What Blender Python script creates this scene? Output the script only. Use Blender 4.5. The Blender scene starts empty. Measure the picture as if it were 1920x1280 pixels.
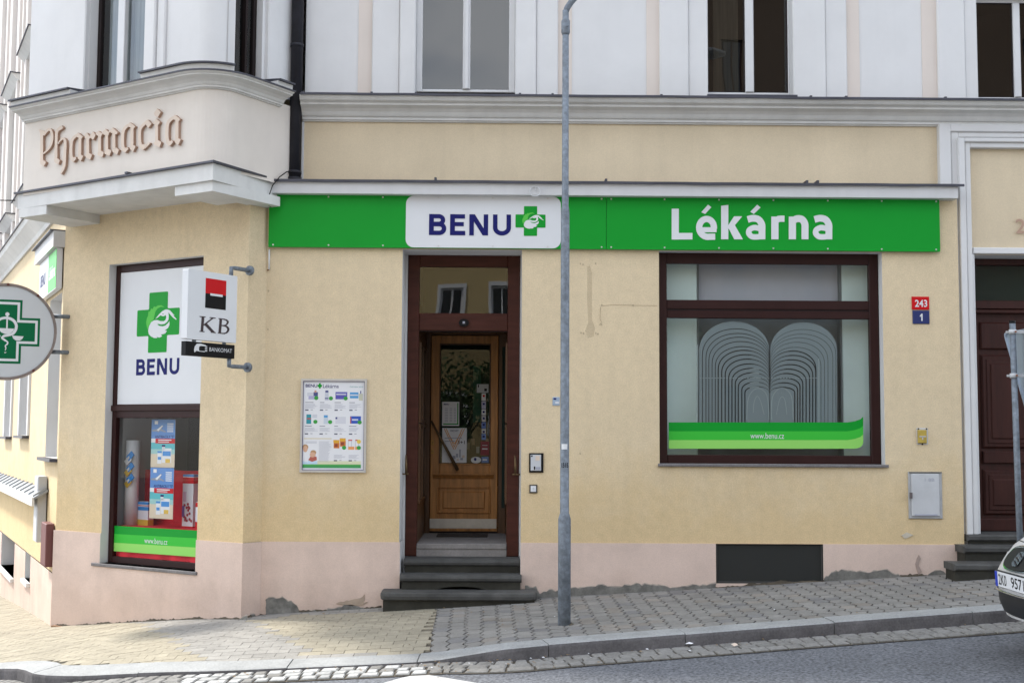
import bpy, bmesh, math, random
from mathutils import Vector, Matrix
random.seed(7)
R = math.radians
sc = bpy.context.scene
COL = sc.collection

# ------------------------------------------------------------------ camera
F_PX = 2300.0
CAM = Vector((0.0, -12.9, 1.7))
YAW, PITCH, ROLL = R(0.65), math.atan(171/2300), 0.0055
fw = Vector((math.sin(YAW)*math.cos(PITCH), math.cos(YAW)*math.cos(PITCH), math.sin(PITCH)))
r0 = Vector((math.cos(YAW), -math.sin(YAW), 0))
u0 = r0.cross(fw)
ri = r0*math.cos(ROLL) + u0*math.sin(ROLL)
ui = u0*math.cos(ROLL) - r0*math.sin(ROLL)
cd = bpy.data.cameras.new('camera'); cam = bpy.data.objects.new('camera', cd); COL.objects.link(cam)
M = Matrix((ri, ui, -fw)).transposed().to_4x4(); M.translation = CAM
cam.matrix_world = M
cd.sensor_width = 36; cd.lens = 36*F_PX/1920; cd.clip_end = 600; cd.clip_start = .05
sc.camera = cam

def ray(px, py):
    return (fw*F_PX + ri*(px-960) + ui*(640-py)).normalized()

# ------------------------------------------------------------------ ground height
def sp(t, k=4.0):
    return math.log1p(math.exp(max(-40, min(40, k*t))))/k
def sm(a, b, x):
    t = max(0, min(1, (x-a)/(b-a))); return t*t*(3-2*t)
def g0(x, y):
    xc = max(-14, min(14, x))
    return .062*(xc-.6) - .09*sp(-(max(x, -12)+2.9)) + .012*max(-14, min(4, y))
def dip(x, y):          # dropped kerb
    return .085*sm(.2, -.6, x)*sm(-4.6, -3.5, x)*sm(-1.5, -2.6, y)
def walk(x, y): return g0(x, y) - dip(x, y)
def road(x, y): return g0(x, y) - .115
def ground_px(px, py, fn=walk, dz=0):
    d = ray(px, py); t = 10
    for _ in range(40):
        p = CAM + d*t
        t += (fn(p.x, p.y)+dz - p.z)/d.z*.8
    return CAM + d*t

# ------------------------------------------------------------------ frames
class Frame:
    def __init__(s, o, r):
        s.o = Vector((o[0], o[1], o[2] if len(o) > 2 else 0)); s.r = Vector((r[0], r[1], 0)).normalized()
        s.n = Vector((s.r.y, -s.r.x, 0))
    def w(s, a, d, z): return s.o + s.r*a + s.n*d + Vector((0, 0, z))
    def px(s, x, y, d=0):
        k = ray(x, y); q = s.o + s.n*d
        t = (q-CAM).dot(s.n)/k.dot(s.n); p = CAM + k*t
        return ((p-s.o).dot(s.r), p.z - s.o.z)
    def S(s, x, y, d=0): return s.px(x, y, d)[0]
    def Z(s, x, y, d=0): return s.px(x, y, d)[1]
PHI = R(32.5)
A0 = (-2.60, -.20); uC = (math.cos(PHI), -math.sin(PHI))
LC = 2.925
B0 = (A0[0]-uC[0]*LC, A0[1]-uC[1]*LC)
FF = Frame((0, 0), (1, 0))
FC = Frame(A0, uC)
FS = Frame(B0, (.450, -.893))
K0 = (-2.81, -.98)
FU = Frame(K0, uC)
FR = Frame(K0, (math.sin(PHI), math.cos(PHI)))
FK = Frame((-3.02, -1.0), (math.sin(PHI), math.cos(PHI)))
FO = Frame((-5.57, 1.0), (.93, .36))
WORLD = Frame((0, 0), (1, 0))

# ------------------------------------------------------------------ materials
MATS = {}
def mat(name, col, rough=.6, var=0., scale=3., bump=0., bscale=120., metal=0., spec=.5, stain=0., fine=0., attr=False, coat=0., emis=0., stretch=None, streak=0., foot=None):
    if name in MATS: return MATS[name]
    m = bpy.data.materials.new(name); m.use_nodes = True; MATS[name] = m
    nt = m.node_tree; N = nt.nodes; L = nt.links
    b = N['Principled BSDF']
    c = (*col, 1)
    b.inputs['Base Color'].default_value = c; b.inputs['Roughness'].default_value = rough
    b.inputs['Metallic'].default_value = metal; b.inputs['Specular IOR Level'].default_value = spec
    if coat: b.inputs['Coat Weight'].default_value = coat; b.inputs['Coat Roughness'].default_value = .05
    if emis: b.inputs['Emission Color'].default_value = c; b.inputs['Emission Strength'].default_value = emis
    tc = N.new('ShaderNodeTexCoord'); co = tc.outputs['Object']
    if stretch:
        mp = N.new('ShaderNodeMapping'); mp.inputs['Scale'].default_value = stretch; L.new(co, mp.inputs[0]); co = mp.outputs[0]
    cur = None
    if attr:
        a = N.new('ShaderNodeAttribute'); a.attribute_name = 'Col'; cur = a.outputs['Color']
    def noise(s, det=5, rg=.6):
        n = N.new('ShaderNodeTexNoise'); n.inputs['Scale'].default_value = s; n.inputs['Detail'].default_value = det
        n.inputs['Roughness'].default_value = rg; L.new(co, n.inputs['Vector']); return n.outputs['Fac']
    def mul(fac, lo, hi, f0=.3, f1=.7, tint=None):
        nonlocal cur
        mr = N.new('ShaderNodeMapRange'); mr.inputs[1].default_value = f0; mr.inputs[2].default_value = f1
        mr.inputs[3].default_value = lo; mr.inputs[4].default_value = hi; L.new(fac, mr.inputs[0])
        mx = N.new('ShaderNodeMix'); mx.data_type = 'RGBA'; mx.blend_type = 'MULTIPLY'; mx.inputs[0].default_value = 1
        if cur is None: mx.inputs[6].default_value = c
        else: L.new(cur, mx.inputs[6])
        L.new(mr.outputs[0], mx.inputs[7]); cur = mx.outputs[2]
    if var: mul(noise(scale), 1-var, 1+var)
    if fine: mul(noise(bscale*.6, 2), 1-fine, 1+fine)
    if stain: mul(noise(.9, 8, .7), 1-stain, 1, .35, .55)
    if streak:      # rain streaks and large patches
        mp = N.new('ShaderNodeMapping'); mp.inputs['Scale'].default_value = (5, 5, .35); L.new(tc.outputs['Object'], mp.inputs[0])
        n = N.new('ShaderNodeTexNoise'); n.inputs['Scale'].default_value = 1.6; n.inputs['Detail'].default_value = 6; L.new(mp.outputs[0], n.inputs['Vector'])
        mul(n.outputs['Fac'], 1-streak, 1, .32, .52)
        n2 = N.new('ShaderNodeTexNoise'); n2.inputs['Scale'].default_value = .55; n2.inputs['Detail'].default_value = 3; L.new(tc.outputs['Object'], n2.inputs['Vector'])
        mul(n2.outputs['Fac'], 1-streak*.8, 1+streak*.6, .35, .65)
    if foot:        # weathered zone (z0 dirty .. z1 clean) with an uneven edge
        z0, z1, tint = foot
        sx = N.new('ShaderNodeSeparateXYZ'); L.new(tc.outputs['Object'], sx.inputs[0])
        n = N.new('ShaderNodeTexNoise'); n.inputs['Scale'].default_value = 2.5; n.inputs['Detail'].default_value = 8; n.inputs['Roughness'].default_value = .65; L.new(tc.outputs['Object'], n.inputs['Vector'])
        ma = N.new('ShaderNodeMath'); ma.operation = 'MULTIPLY_ADD'; ma.inputs[1].default_value = -1.6*abs(z1-z0)-.3; L.new(n.outputs['Fac'], ma.inputs[0])
        ad = N.new('ShaderNodeMath'); ad.operation = 'ADD'; ad.inputs[1].default_value = (1.6*abs(z1-z0)+.3)*.5; L.new(sx.outputs['Z'], ad.inputs[0]); L.new(ad.outputs[0], ma.inputs[2])
        mr = N.new('ShaderNodeMapRange'); mr.inputs[1].default_value = z0; mr.inputs[2].default_value = z1; L.new(ma.outputs[0], mr.inputs[0])
        mt = N.new('ShaderNodeMix'); mt.data_type = 'RGBA'; mt.inputs[6].default_value = (*tint, 1); mt.inputs[7].default_value = (1, 1, 1, 1); L.new(mr.outputs[0], mt.inputs[0])
        mx = N.new('ShaderNodeMix'); mx.data_type = 'RGBA'; mx.blend_type = 'MULTIPLY'; mx.inputs[0].default_value = 1
        if cur is None: mx.inputs[6].default_value = c
        else: L.new(cur, mx.inputs[6])
        L.new(mt.outputs[2], mx.inputs[7]); cur = mx.outputs[2]
    if cur is not None: L.new(cur, b.inputs['Base Color'])
    if bump:
        bp = N.new('ShaderNodeBump'); bp.inputs['Strength'].default_value = bump; bp.inputs['Distance'].default_value = .004
        L.new(noise(bscale, 4), bp.inputs['Height']); L.new(bp.outputs[0], b.inputs['Normal'])
    return m

def glass_mat(name, tint=(1, 1, 1), boost=1.4, base=.02, rough=.0):
    m = bpy.data.materials.new(name); m.use_nodes = True; nt = m.node_tree; N = nt.nodes; L = nt.links
    N.remove(N['Principled BSDF']); out = N['Material Output']
    t = N.new('ShaderNodeBsdfTransparent'); t.inputs[0].default_value = (*tint, 1)
    gl = N.new('ShaderNodeBsdfGlossy'); gl.inputs['Roughness'].default_value = rough
    ge = N.new('ShaderNodeNewGeometry'); dt = N.new('ShaderNodeVectorMath'); dt.operation = 'DOT_PRODUCT'
    L.new(ge.outputs['Normal'], dt.inputs[0]); L.new(ge.outputs['Incoming'], dt.inputs[1])
    def M_(op, a, b=None):
        q = N.new('ShaderNodeMath'); q.operation = op
        (L.new(a, q.inputs[0]) if not isinstance(a, float) else setattr(q.inputs[0], 'default_value', a))
        if b is not None: (L.new(b, q.inputs[1]) if not isinstance(b, float) else setattr(q.inputs[1], 'default_value', b))
        return q.outputs[0]
    sch = M_('ADD', M_('MULTIPLY', M_('POWER', M_('SUBTRACT', 1.0, M_('ABSOLUTE', dt.outputs['Value'])), 5.0), .96), .04)
    ma = N.new('ShaderNodeMath'); ma.operation = 'MULTIPLY_ADD'; ma.inputs[1].default_value = boost; ma.inputs[2].default_value = base
    ma.use_clamp = True
    nz = N.new('ShaderNodeTexNoise'); nz.inputs['Scale'].default_value = 1.1; nz.inputs['Detail'].default_value = 1
    tc = N.new('ShaderNodeTexCoord'); L.new(tc.outputs['Object'], nz.inputs[0])
    bp = N.new('ShaderNodeBump'); bp.inputs['Strength'].default_value = .25; bp.inputs['Distance'].default_value = .012
    L.new(nz.outputs[0], bp.inputs['Height']); L.new(bp.outputs[0], gl.inputs['Normal'])
    mx = N.new('ShaderNodeMixShader'); L.new(sch, ma.inputs[0]); L.new(ma.outputs[0], mx.inputs[0])
    L.new(t.outputs[0], mx.inputs[1]); L.new(gl.outputs[0], mx.inputs[2]); L.new(mx.outputs[0], out.inputs[0])
    MATS[name] = m; return m

def film_mat(name, col, alpha, rough=.5):
    m = mat(name, col, rough); b = m.node_tree.nodes['Principled BSDF']; b.inputs['Alpha'].default_value = alpha; return m

YEL = mat('ochre_render', (.66, .54, .36), .9, .05, 11.3, .8, 120, fine=.09, stain=.05, spec=.15, streak=.03, foot=(.75, 1.65, (.95, .895, .78)))
YEL2 = mat('ochre_render_upper', (.65, .545, .385), .9, .05, 1.2, .4, 160, fine=.05, stain=.06, spec=.15, streak=.035)
PINK = mat('pink_plinth_render', (.63, .495, .42), .9, .06, 1.8, .5, 140, fine=.06, stain=.08, spec=.15, streak=.03, foot=(-.25, .25, (.86, .84, .82)))
WHT = mat('white_render', (.665, .662, .655), .85, .03, 1.5, .25, 150, stain=.04, spec=.2, streak=.015)
CREAM = mat('cream_render', (.69, .635, .57), .85, .03, 1.5, .3, 150, stain=.05, spec=.2, streak=.02)
PEACH = mat('peach_strip', (.66, .59, .53), .85, .03, 1.5, .2, 150, spec=.2)
CORN = mat('cornice_paint', (.655, .652, .63), .8, .05, 2.5, .2, 90, stain=.10, spec=.2, streak=.05)
FASC = mat('fascia_paint', (.62, .62, .62), .75, .04, 2.5, .15, 90, stain=.05, spec=.2, streak=.04)
FLASH = mat('lead_flashing', (.060, .060, .075), .5, .25, 4, .3, 20, metal=.3)
PIPE = mat('downpipe_paint', (.022, .022, .028), .5, .3, 5, .15, 30, spec=.25)
BROWN = mat('brown_frame', (.030, .0105, .009), .45, .12, 6, .15, 60, spec=.2)
DBROWN = mat('dark_frame', (.014, .008, .0075), .45, .1, 6, spec=.2)
REDBR = mat('red_wood', (.058, .017, .011), .45, .25, 3, .25, 30, spec=.2, stretch=(1, 1, 6))
OAK = mat('oak_wood', (.42, .185, .052), .42, .3, 4, .2, 30, stretch=(6, 6, .6), spec=.45)
OAKD = mat('oak_dark', (.10, .045, .018), .45, .3, 4, .2, 30, stretch=(6, 6, .6))
DOORR = mat('portal_wood', (.040, .0115, .008), .45, .25, 4, .2, 30, spec=.25, stretch=(5, 5, .6))
WFR = mat('white_window_paint', (.62, .62, .62), .5, .04, 4)
GLASS = glass_mat('glass', (.93, .96, .95), 1.1, .0)
GLASSD = glass_mat('glass_door', (.75, .82, .78), 1.0, .0)
GLASSU = glass_mat('glass_upper', (.7, .75, .75), 2.4, .0)
GLASST = glass_mat('glass_transom', (.7, .75, .75), 2.3, .0)
GLASSX = glass_mat('glass_display', (.97, .98, .98), .6, .0)
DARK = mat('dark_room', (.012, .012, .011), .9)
DGREEN = mat('dark_room_green', (.018, .035, .028), .9)
GRN = mat('sign_green', (.006, .285, .026), .4, .03, 2, spec=.15)
GRNL = mat('sign_light_green', (.10, .50, .07), .4, spec=.15)
GRNM = mat('sign_mid_green', (.045, .46, .045), .4, spec=.15)
GRNP = mat('sign_pale_green', (.27, .62, .13), .4, spec=.15)
GRND = mat('cross_green', (.002, .12, .045), .4, spec=.15)
SWH = mat('sign_white', (.66, .67, .68), .4, .03, 2, spec=.2)
NAVY = mat('sign_navy', (.012, .014, .115), .4, spec=.12)
RED = mat('sign_red', (.52, .008, .012), .4, spec=.15)
BLK = mat('sign_black', (.006, .006, .007), .45, spec=.15)
LETT = mat('letter_plaster', (.63, .52, .425), .85, .05, 5, .2, 120)
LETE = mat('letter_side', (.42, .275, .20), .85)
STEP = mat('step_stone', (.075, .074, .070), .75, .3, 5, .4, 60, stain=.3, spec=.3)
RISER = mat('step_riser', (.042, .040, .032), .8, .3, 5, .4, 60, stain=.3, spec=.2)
STEPG = mat('step_granite', (.22, .205, .195), .75, .15, 8, .3, 90, fine=.1)
GALV = mat('galvanised', (.165, .19, .22), .6, .28, 14, .15, 50, metal=.2, fine=.2)
ALU = mat('aluminium', (.55, .56, .58), .35, .06, 6, metal=.7)
STEEL = mat('kick_steel', (.55, .53, .50), .42, .1, 9, .1, 40, metal=.45)
BRASS = mat('brass', (.32, .19, .06), .35, .2, 8, metal=.9)
BRASSD = mat('dark_brass', (.17, .11, .055), .45, .3, 9, metal=.7)
PLAS = mat('grey_plaster', (.17, .165, .15), .95, .35, 7, .9, 45, fine=.15, spec=.1)
CRACK = mat('crack', (.42, .34, .23), .95)
VENT = mat('vent_mesh', (.012, .013, .011), .7, bump=.6, bscale=300)
CAB = mat('cabinet_grey', (.50, .51, .52), .55, .07, 6, .1, 50, stain=.1)
YBOX = mat('yellow_box', (.42, .30, .05), .5, .15, 20)
PAPER = mat('paper', (.70, .70, .71), .6, .02, 5)
MIDGREY = mat('grey_ink', (.33, .34, .40), .7)  # mid grey of printed lines and small marks
REDCL = mat('red_cloth', (.62, .008, .02), .8, .12, 8, .3, 25)
PVAR = mat('paver_concrete', (.3, .3, .3), .9, .10, 6, .6, 110, attr=True, fine=.10, stain=.12, spec=.2)
JOINT = mat('joint_sand', (.075, .062, .045), .95, .3, 10, .6, 60)
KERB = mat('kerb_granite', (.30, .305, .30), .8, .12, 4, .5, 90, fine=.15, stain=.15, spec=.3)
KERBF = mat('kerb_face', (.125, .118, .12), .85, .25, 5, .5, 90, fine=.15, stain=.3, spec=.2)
ASPH = mat('asphalt', (.122, .127, .139), .85, .1, 1.2, .9, 70, fine=.6, stain=.12, spec=.3)
SETT = mat('sett_stone', (.3, .3, .3), .85, .15, 9, .6, 60, attr=True, fine=.12, spec=.25)
RPAINT = mat('road_paint', (.42, .42, .41), .8, .12, 7, .5, 90, fine=.1)
SILL = mat('sill_stone', (.16, .15, .15), .8, .15, 10, .4, 90, fine=.2)

# ------------------------------------------------------------------ mesh builder
class MB:
    def __init__(s, fr=WORLD): s.v = []; s.f = []; s.m = []; s.sm = []; s.c = []; s.fr = fr; s.mats = []
    def mi(s, m):
        if m is None: return 0
        if m not in s.mats: s.mats.append(m)
        return s.mats.index(m)
    def face(s, pts, m=None, fr=None, smooth=False, col=None):
        fr = fr or s.fr; n = len(s.v)
        s.v += [fr.w(*p) for p in pts]; s.f.append(tuple(range(n, n+len(pts)))); s.m.append(s.mi(m)); s.sm.append(smooth); s.c.append(col)
        return s
    def raw(s, verts, faces, m=None, smooth=False, fr=None, col=None):
        fr = fr or s.fr; n = len(s.v); k = s.mi(m)
        s.v += [fr.w(*p) for p in verts]
        for f in faces: s.f.append(tuple(n+i for i in f)); s.m.append(k); s.sm.append(smooth); s.c.append(col)
        return s
    def box(s, a0, a1, d0, d1, z0, z1, m=None, fr=None, bev=0):
        if a0 > a1: a0, a1 = a1, a0
        if d0 > d1: d0, d1 = d1, d0
        if z0 > z1: z0, z1 = z1, z0
        if m is not None and m.name.startswith('glass') and abs(d1-d0) < .02:      # one sheet of glass
            return s.face([(a0, d1, z0), (a1, d1, z0), (a1, d1, z1), (a0, d1, z1)], m, fr)
        if bev:   # chamfered front-face box
            b = bev
            P = [(a0, d0), (a1, d0), (a1, d1-b), (a1-b, d1), (a0+b, d1), (a0, d1-b)]
            v = [(p[0], p[1], z0) for p in P] + [(p[0], p[1], z1) for p in P]
            # taper top and bottom at the front
            n = 6; v[3] = (v[3][0], v[3][1], z0+b); v[4] = (v[4][0], v[4][1], z0+b); v[9] = (v[9][0], v[9][1], z1-b); v[10] = (v[10][0], v[10][1], z1-b)
            F = [(0, 1, 7, 6), (1, 2, 8, 7), (2, 3, 9, 8), (3, 4, 10, 9), (4, 5, 11, 10), (5, 0, 6, 11), (0, 1, 2, 5), (2, 3, 4, 5), (6, 7, 8, 11), (8, 9, 10, 11)]
            return s.raw(v, F, m, fr=fr)
        v = [(a, d, z) for z in (z0, z1) for d in (d0, d1) for a in (a0, a1)]
        return s.raw(v, [(0, 1, 3, 2), (4, 5, 7, 6), (0, 1, 5, 4), (2, 3, 7, 6), (0, 2, 6, 4), (1, 3, 7, 5)], m, fr=fr)
    def prism(s, P, d0, d1, m=None, fr=None, mside=None, smooth=False):
        n = len(P)
        v = [(p[0], d0, p[1]) for p in P] + [(p[0], d1, p[1]) for p in P]
        s.raw(v, [tuple(range(n, 2*n)), tuple(range(n-1, -1, -1))], m, fr=fr)
        s.raw(v, [(i, (i+1) % n, n+(i+1) % n, n+i) for i in range(n)], mside or m, fr=fr, smooth=smooth)
        return s
    def rib(s, L, Rr, d0, d1, m=None, fr=None, mside=None):
        n = len(L)
        v = [(p[0], d1, p[1]) for p in L] + [(p[0], d1, p[1]) for p in Rr] + [(p[0], d0, p[1]) for p in L] + [(p[0], d0, p[1]) for p in Rr]
        F = [(i, i+1, n+i+1, n+i) for i in range(n-1)]
        s.raw(v, F, m, fr=fr)
        G = [(i, i+1, 2*n+i+1, 2*n+i) for i in range(n-1)] + [(n+i, n+i+1, 3*n+i+1, 3*n+i) for i in range(n-1)]
        G += [(0, n, 3*n, 2*n), (n-1, 2*n-1, 4*n-1, 3*n-1)]
        s.raw(v, G, mside or m, fr=fr); return s
    def extr(s, prof, a0, a1, m=None, fr=None, cap=True, smooth=False):
        """profile of (d,z) pushed along s from a0 to a1"""
        n = len(prof); v = [(a0, p[0], p[1]) for p in prof] + [(a1, p[0], p[1]) for p in prof]
        s.raw(v, [(i, (i+1) % n, n+(i+1) % n, n+i) for i in range(n)], m, fr=fr, smooth=smooth)
        if cap: s.raw(v, [tuple(range(n)), tuple(range(n, 2*n))], m, fr=fr)
        return s
    def sweep(s, prof, path, m=None, smooth=False, cap=True, mats=None):
        """profile (out, z) swept along plan polyline with mitres; out is to the right of travel"""
        n = len(prof); rings = []
        for i, p in enumerate(path):
            p = Vector((p[0], p[1], p[2] if len(p) > 2 else 0))
            def dirn(a, b): return (Vector((path[b][0], path[b][1], 0))-Vector((path[a][0], path[a][1], 0))).normalized()
            if i == 0: t = dirn(0, 1); o = Vector((t.y, -t.x, 0)); k = 1
            elif i == len(path)-1: t = dirn(i-1, i); o = Vector((t.y, -t.x, 0)); k = 1
            else:
                t1, t2 = dirn(i-1, i), dirn(i, i+1); o1 = Vector((t1.y, -t1.x, 0)); o2 = Vector((t2.y, -t2.x, 0))
                o = (o1+o2).normalized(); k = 1/max(.3, o.dot(o1))
            rings.append([p + o*k*q[0] + Vector((0, 0, q[1])) for q in prof])
        base = len(s.v)
        for rg in rings: s.v += rg
        for i in range(len(path)-1):
            for j in range(n if n > 2 else 1):
                s.f.append((base+i*n+j, base+i*n+(j+1) % n, base+(i+1)*n+(j+1) % n, base+(i+1)*n+j))
                s.m.append(s.mi(mats[j] if mats else m)); s.sm.append(smooth); s.c.append(None)
        if cap:
            for b0 in (base, base+(len(path)-1)*n): s.f.append(tuple(range(b0, b0+n))); s.m.append(s.mi(m)); s.sm.append(False); s.c.append(None)
        return s
    def tube(s, pts, r, m=None, n=10, fr=None, cap=True, smooth=True):
        fr = fr or s.fr; P = [fr.w(*p) for p in pts]; rs = r if isinstance(r, (list, tuple)) else [r]*len(P)
        base = len(s.v); up = Vector((0.13, .21, 1)).normalized()
        for i, p in enumerate(P):
            t = (P[min(i+1, len(P)-1)]-P[max(i-1, 0)]).normalized()
            a = t.cross(up)
            if a.length < .2: a = t.cross(Vector((1, 0.1, 0)))
            a.normalize(); b = t.cross(a)
            if i and a.dot(pa) < 0: a, b = -a, -b
            pa = a
            s.v += [p + (a*math.cos(2*math.pi*j/n)+b*math.sin(2*math.pi*j/n))*rs[i] for j in range(n)]
        k = s.mi(m)
        for i in range(len(P)-1):
            for j in range(n):
                s.f.append((base+i*n+j, base+i*n+(j+1) % n, base+(i+1)*n+(j+1) % n, base+(i+1)*n+j)); s.m.append(k); s.sm.append(smooth); s.c.append(None)
        if cap:
            s.f.append(tuple(range(base, base+n))); s.f.append(tuple(range(base+(len(P)-1)*n, base+len(P)*n)))
            s.m += [k, k]; s.sm += [False, False]; s.c += [None, None]
        return s
    def build(s, name, m=None, parent=None, origin=None, bevel=0, keepn=False):
        me = bpy.data.meshes.new(name)
        o0 = Vector(origin) if origin is not None else Vector((0, 0, 0))
        me.from_pydata([v-o0 for v in s.v], [], s.f)
        if m is not None and None not in [m]:
            me.materials.append(m) if not s.mats else None
        for q in s.mats: me.materials.append(q)
        me.polygons.foreach_set('material_index', [k if s.mats else 0 for k in s.m])
        me.polygons.foreach_set('use_smooth', s.sm)
        if any(c is not None for c in s.c):
            ca = me.color_attributes.new('Col', 'FLOAT_COLOR', 'CORNER'); i = 0; arr = []
            for f, c in zip(s.f, s.c): arr += list((*(c or (.3, .3, .3)), 1))*len(f)
            ca.data.foreach_set('color', arr)
        if not keepn:
            bm = bmesh.new(); bm.from_mesh(me); bmesh.ops.recalc_face_normals(bm, faces=bm.faces); bm.to_mesh(me); bm.free()
        me.update()
        o = bpy.data.objects.new(name, me); COL.objects.link(o)
        if origin is not None: o.location = o0
        if bevel:
            b = o.modifiers.new('bevel', 'BEVEL'); b.width = bevel; b.segments = 2; b.limit_method = 'ANGLE'; b.angle_limit = R(40)
        if parent is not None: adopt(o, parent)
        return o

def adopt(o, parent):
    o.parent = parent
    o.matrix_parent_inverse = Matrix.Translation(-parent.location) if parent.type == 'EMPTY' else Matrix.Identity(4)
def tag(o, label=None, cat=None, group=None, kind=None):
    if label: o['label'] = label
    if cat: o['category'] = cat
    if group: o['group'] = group
    if kind: o['kind'] = kind
    return o
def empty(name, loc, label, cat, group=None):
    o = bpy.data.objects.new(name, None); COL.objects.link(o); o.location = loc; o.empty_display_size = .2
    return tag(o, label, cat, group)
def struct(o): o['kind'] = 'structure'; return o
def centroid_base(mb):
    xs = [v.x for v in mb.v]; ys = [v.y for v in mb.v]; zs = [v.z for v in mb.v]
    return ((min(xs)+max(xs))/2, (min(ys)+max(ys))/2, min(zs))
def thing(mb, name, label, cat, m=None, group=None, bevel=0):
    o = mb.build(name, m, None, centroid_base(mb), bevel); return tag(o, label, cat, group)
def part_of_thing(mb, name, m, parent, **k):
    """part under a mesh thing whose origin is moved"""
    o = mb.build(name, m, None, **k); o.parent = parent; o.matrix_parent_inverse = Matrix.Translation(-parent.location); return o

# curves in 2D
def cr(P, n=5):
    out = []
    for i in range(len(P)-1):
        p0 = P[max(i-1, 0)]; p1 = P[i]; p2 = P[i+1]; p3 = P[min(i+2, len(P)-1)]
        for k in range(n):
            t = k/n
            out.append(tuple(.5*((2*p1[j])+(-p0[j]+p2[j])*t+(2*p0[j]-5*p1[j]+4*p2[j]-p3[j])*t*t+(-p0[j]+3*p1[j]-3*p2[j]+p3[j])*t**3) for j in range(2)))
    out.append(tuple(P[-1])); return out
def offs(P, w):
    ws = w if isinstance(w, (list, tuple)) else [w]*len(P); L = []; Q = []
    for i, p in enumerate(P):
        def nrm(a, b):
            dx, dy = P[b][0]-P[a][0], P[b][1]-P[a][1]; l = math.hypot(dx, dy) or 1; return (-dy/l, dx/l)
        if i == 0: n = nrm(0, 1); k = 1
        elif i == len(P)-1: n = nrm(i-1, i); k = 1
        else:
            n1, n2 = nrm(i-1, i), nrm(i, i+1); nx, ny = n1[0]+n2[0], n1[1]+n2[1]; l = math.hypot(nx, ny) or 1
            n = (nx/l, ny/l); k = 1/max(.5, n[0]*n1[0]+n[1]*n1[1])
        L.append((p[0]+n[0]*k*ws[i]/2, p[1]+n[1]*k*ws[i]/2)); Q.append((p[0]-n[0]*k*ws[i]/2, p[1]-n[1]*k*ws[i]/2))
    return L, Q
def ell(cx, cy, rx, ry, a0=0, a1=360, n=32):
    return [(cx+rx*math.cos(R(a0+(a1-a0)*i/n)), cy+ry*math.sin(R(a0+(a1-a0)*i/n))) for i in range(n+(0 if abs(a1-a0) == 360 else 1))]
def rrect(x0, y0, x1, y1, r, n=6):
    return ell(x1-r, y1-r, r, r, 0, 90, n)+ell(x0+r, y1-r, r, r, 90, 180, n)+ell(x0+r, y0+r, r, r, 180, 270, n)+ell(x1-r, y0+r, r, r, 270, 360, n)[:]
def rpoly(P, r, n=4):
    out = []; N_ = len(P)
    for i in range(N_):
        a, b, c = P[i-1], P[i], P[(i+1) % N_]
        def un(p, q):
            l = math.hypot(q[0]-p[0], q[1]-p[1]); return ((q[0]-p[0])/l, (q[1]-p[1])/l)
        u, v = un(b, a), un(b, c)
        p0 = (b[0]+u[0]*r, b[1]+u[1]*r); p2 = (b[0]+v[0]*r, b[1]+v[1]*r)
        for k in range(n+1):
            t = k/n; out.append(tuple((1-t)**2*p0[j]+2*t*(1-t)*b[j]+t*t*p2[j] for j in range(2)))
    return out

class Glyph:
    """collects strokes/polygons of one piece of writing in its own 2D units and maps them to a frame"""
    def __init__(s, mp, fr, d, th, m=None, mside=None, step=.00025):
        s.mp = mp; s.fr = fr; s.d = d; s.th = th; s.mb = MB(fr); s.k = 0; s.m = m; s.ms = mside; s.step = step
    def st(s, P, w):
        L, Q = offs(P, w); s.k += 1
        s.mb.rib([s.mp(*p) for p in L], [s.mp(*p) for p in Q], s.d, s.d+s.th+s.step*(s.k % 9), s.m, mside=s.ms); return s
    def po(s, P, m=None):
        s.k += 1; s.mb.prism([s.mp(*p) for p in P], s.d, s.d+s.th+s.step*(s.k % 9), m or s.m, mside=s.ms); return s
def zmap(fr, ox, oy, k, d=0): return lambda x, y: fr.px(ox+x/k, oy+y/k, d)
def rmap(x0, y0, x1, y1, s0, z0, s1, z1):
    """(x0,y0) top-left of the glyph box -> (s0,z0), (x1,y1) bottom-right -> (s1,z1)"""
    return lambda x, y: (s0+(x-x0)/(x1-x0)*(s1-s0), z0+(y-y0)/(y1-y0)*(z1-z0))

def text(body, fr, s0, z0, s1, z1, d, th, m, name='lettering', parent=None, bold=0., shear=0.):
    c = bpy.data.curves.new('txt', 'FONT'); c.body = body; c.offset = bold; c.shear = shear; c.resolution_u = 3
    o = bpy.data.objects.new('txt', c); COL.objects.link(o)
    me = bpy.data.meshes.new_from_object(o)
    bpy.data.objects.remove(o); bpy.data.curves.remove(c)
    V = [v.co.copy() for v in me.vertices]; Fc = [tuple(p.vertices) for p in me.polygons]; bpy.data.meshes.remove(me)
    x0 = min(v.x for v in V); x1 = max(v.x for v in V); y0 = min(v.y for v in V); y1 = max(v.y for v in V)
    mb = MB(fr); mb.raw([(s0+(v.x-x0)/(x1-x0)*(s1-s0), d+th, z0+(v.y-y0)/(y1-y0)*(z1-z0)) for v in V], Fc, m)
    if name is None: return mb
    return mb.build(name, None, None, keepn=True) if parent is None else part_any(mb, name, parent)
def part_any(mb, name, parent, m=None, bevel=0, keepn=False):
    o = mb.build(name, m, None, bevel=bevel, keepn=keepn); o.parent = parent
    loc = Vector((0, 0, 0)); p = parent
    loc = world_loc(parent)
    o.matrix_parent_inverse = Matrix.Translation(-loc); return o
def world_loc(o):
    l = Vector(o.location)
    if o.parent is not None: l = l + o.matrix_parent_inverse.translation + world_loc(o.parent)
    return l

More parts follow.
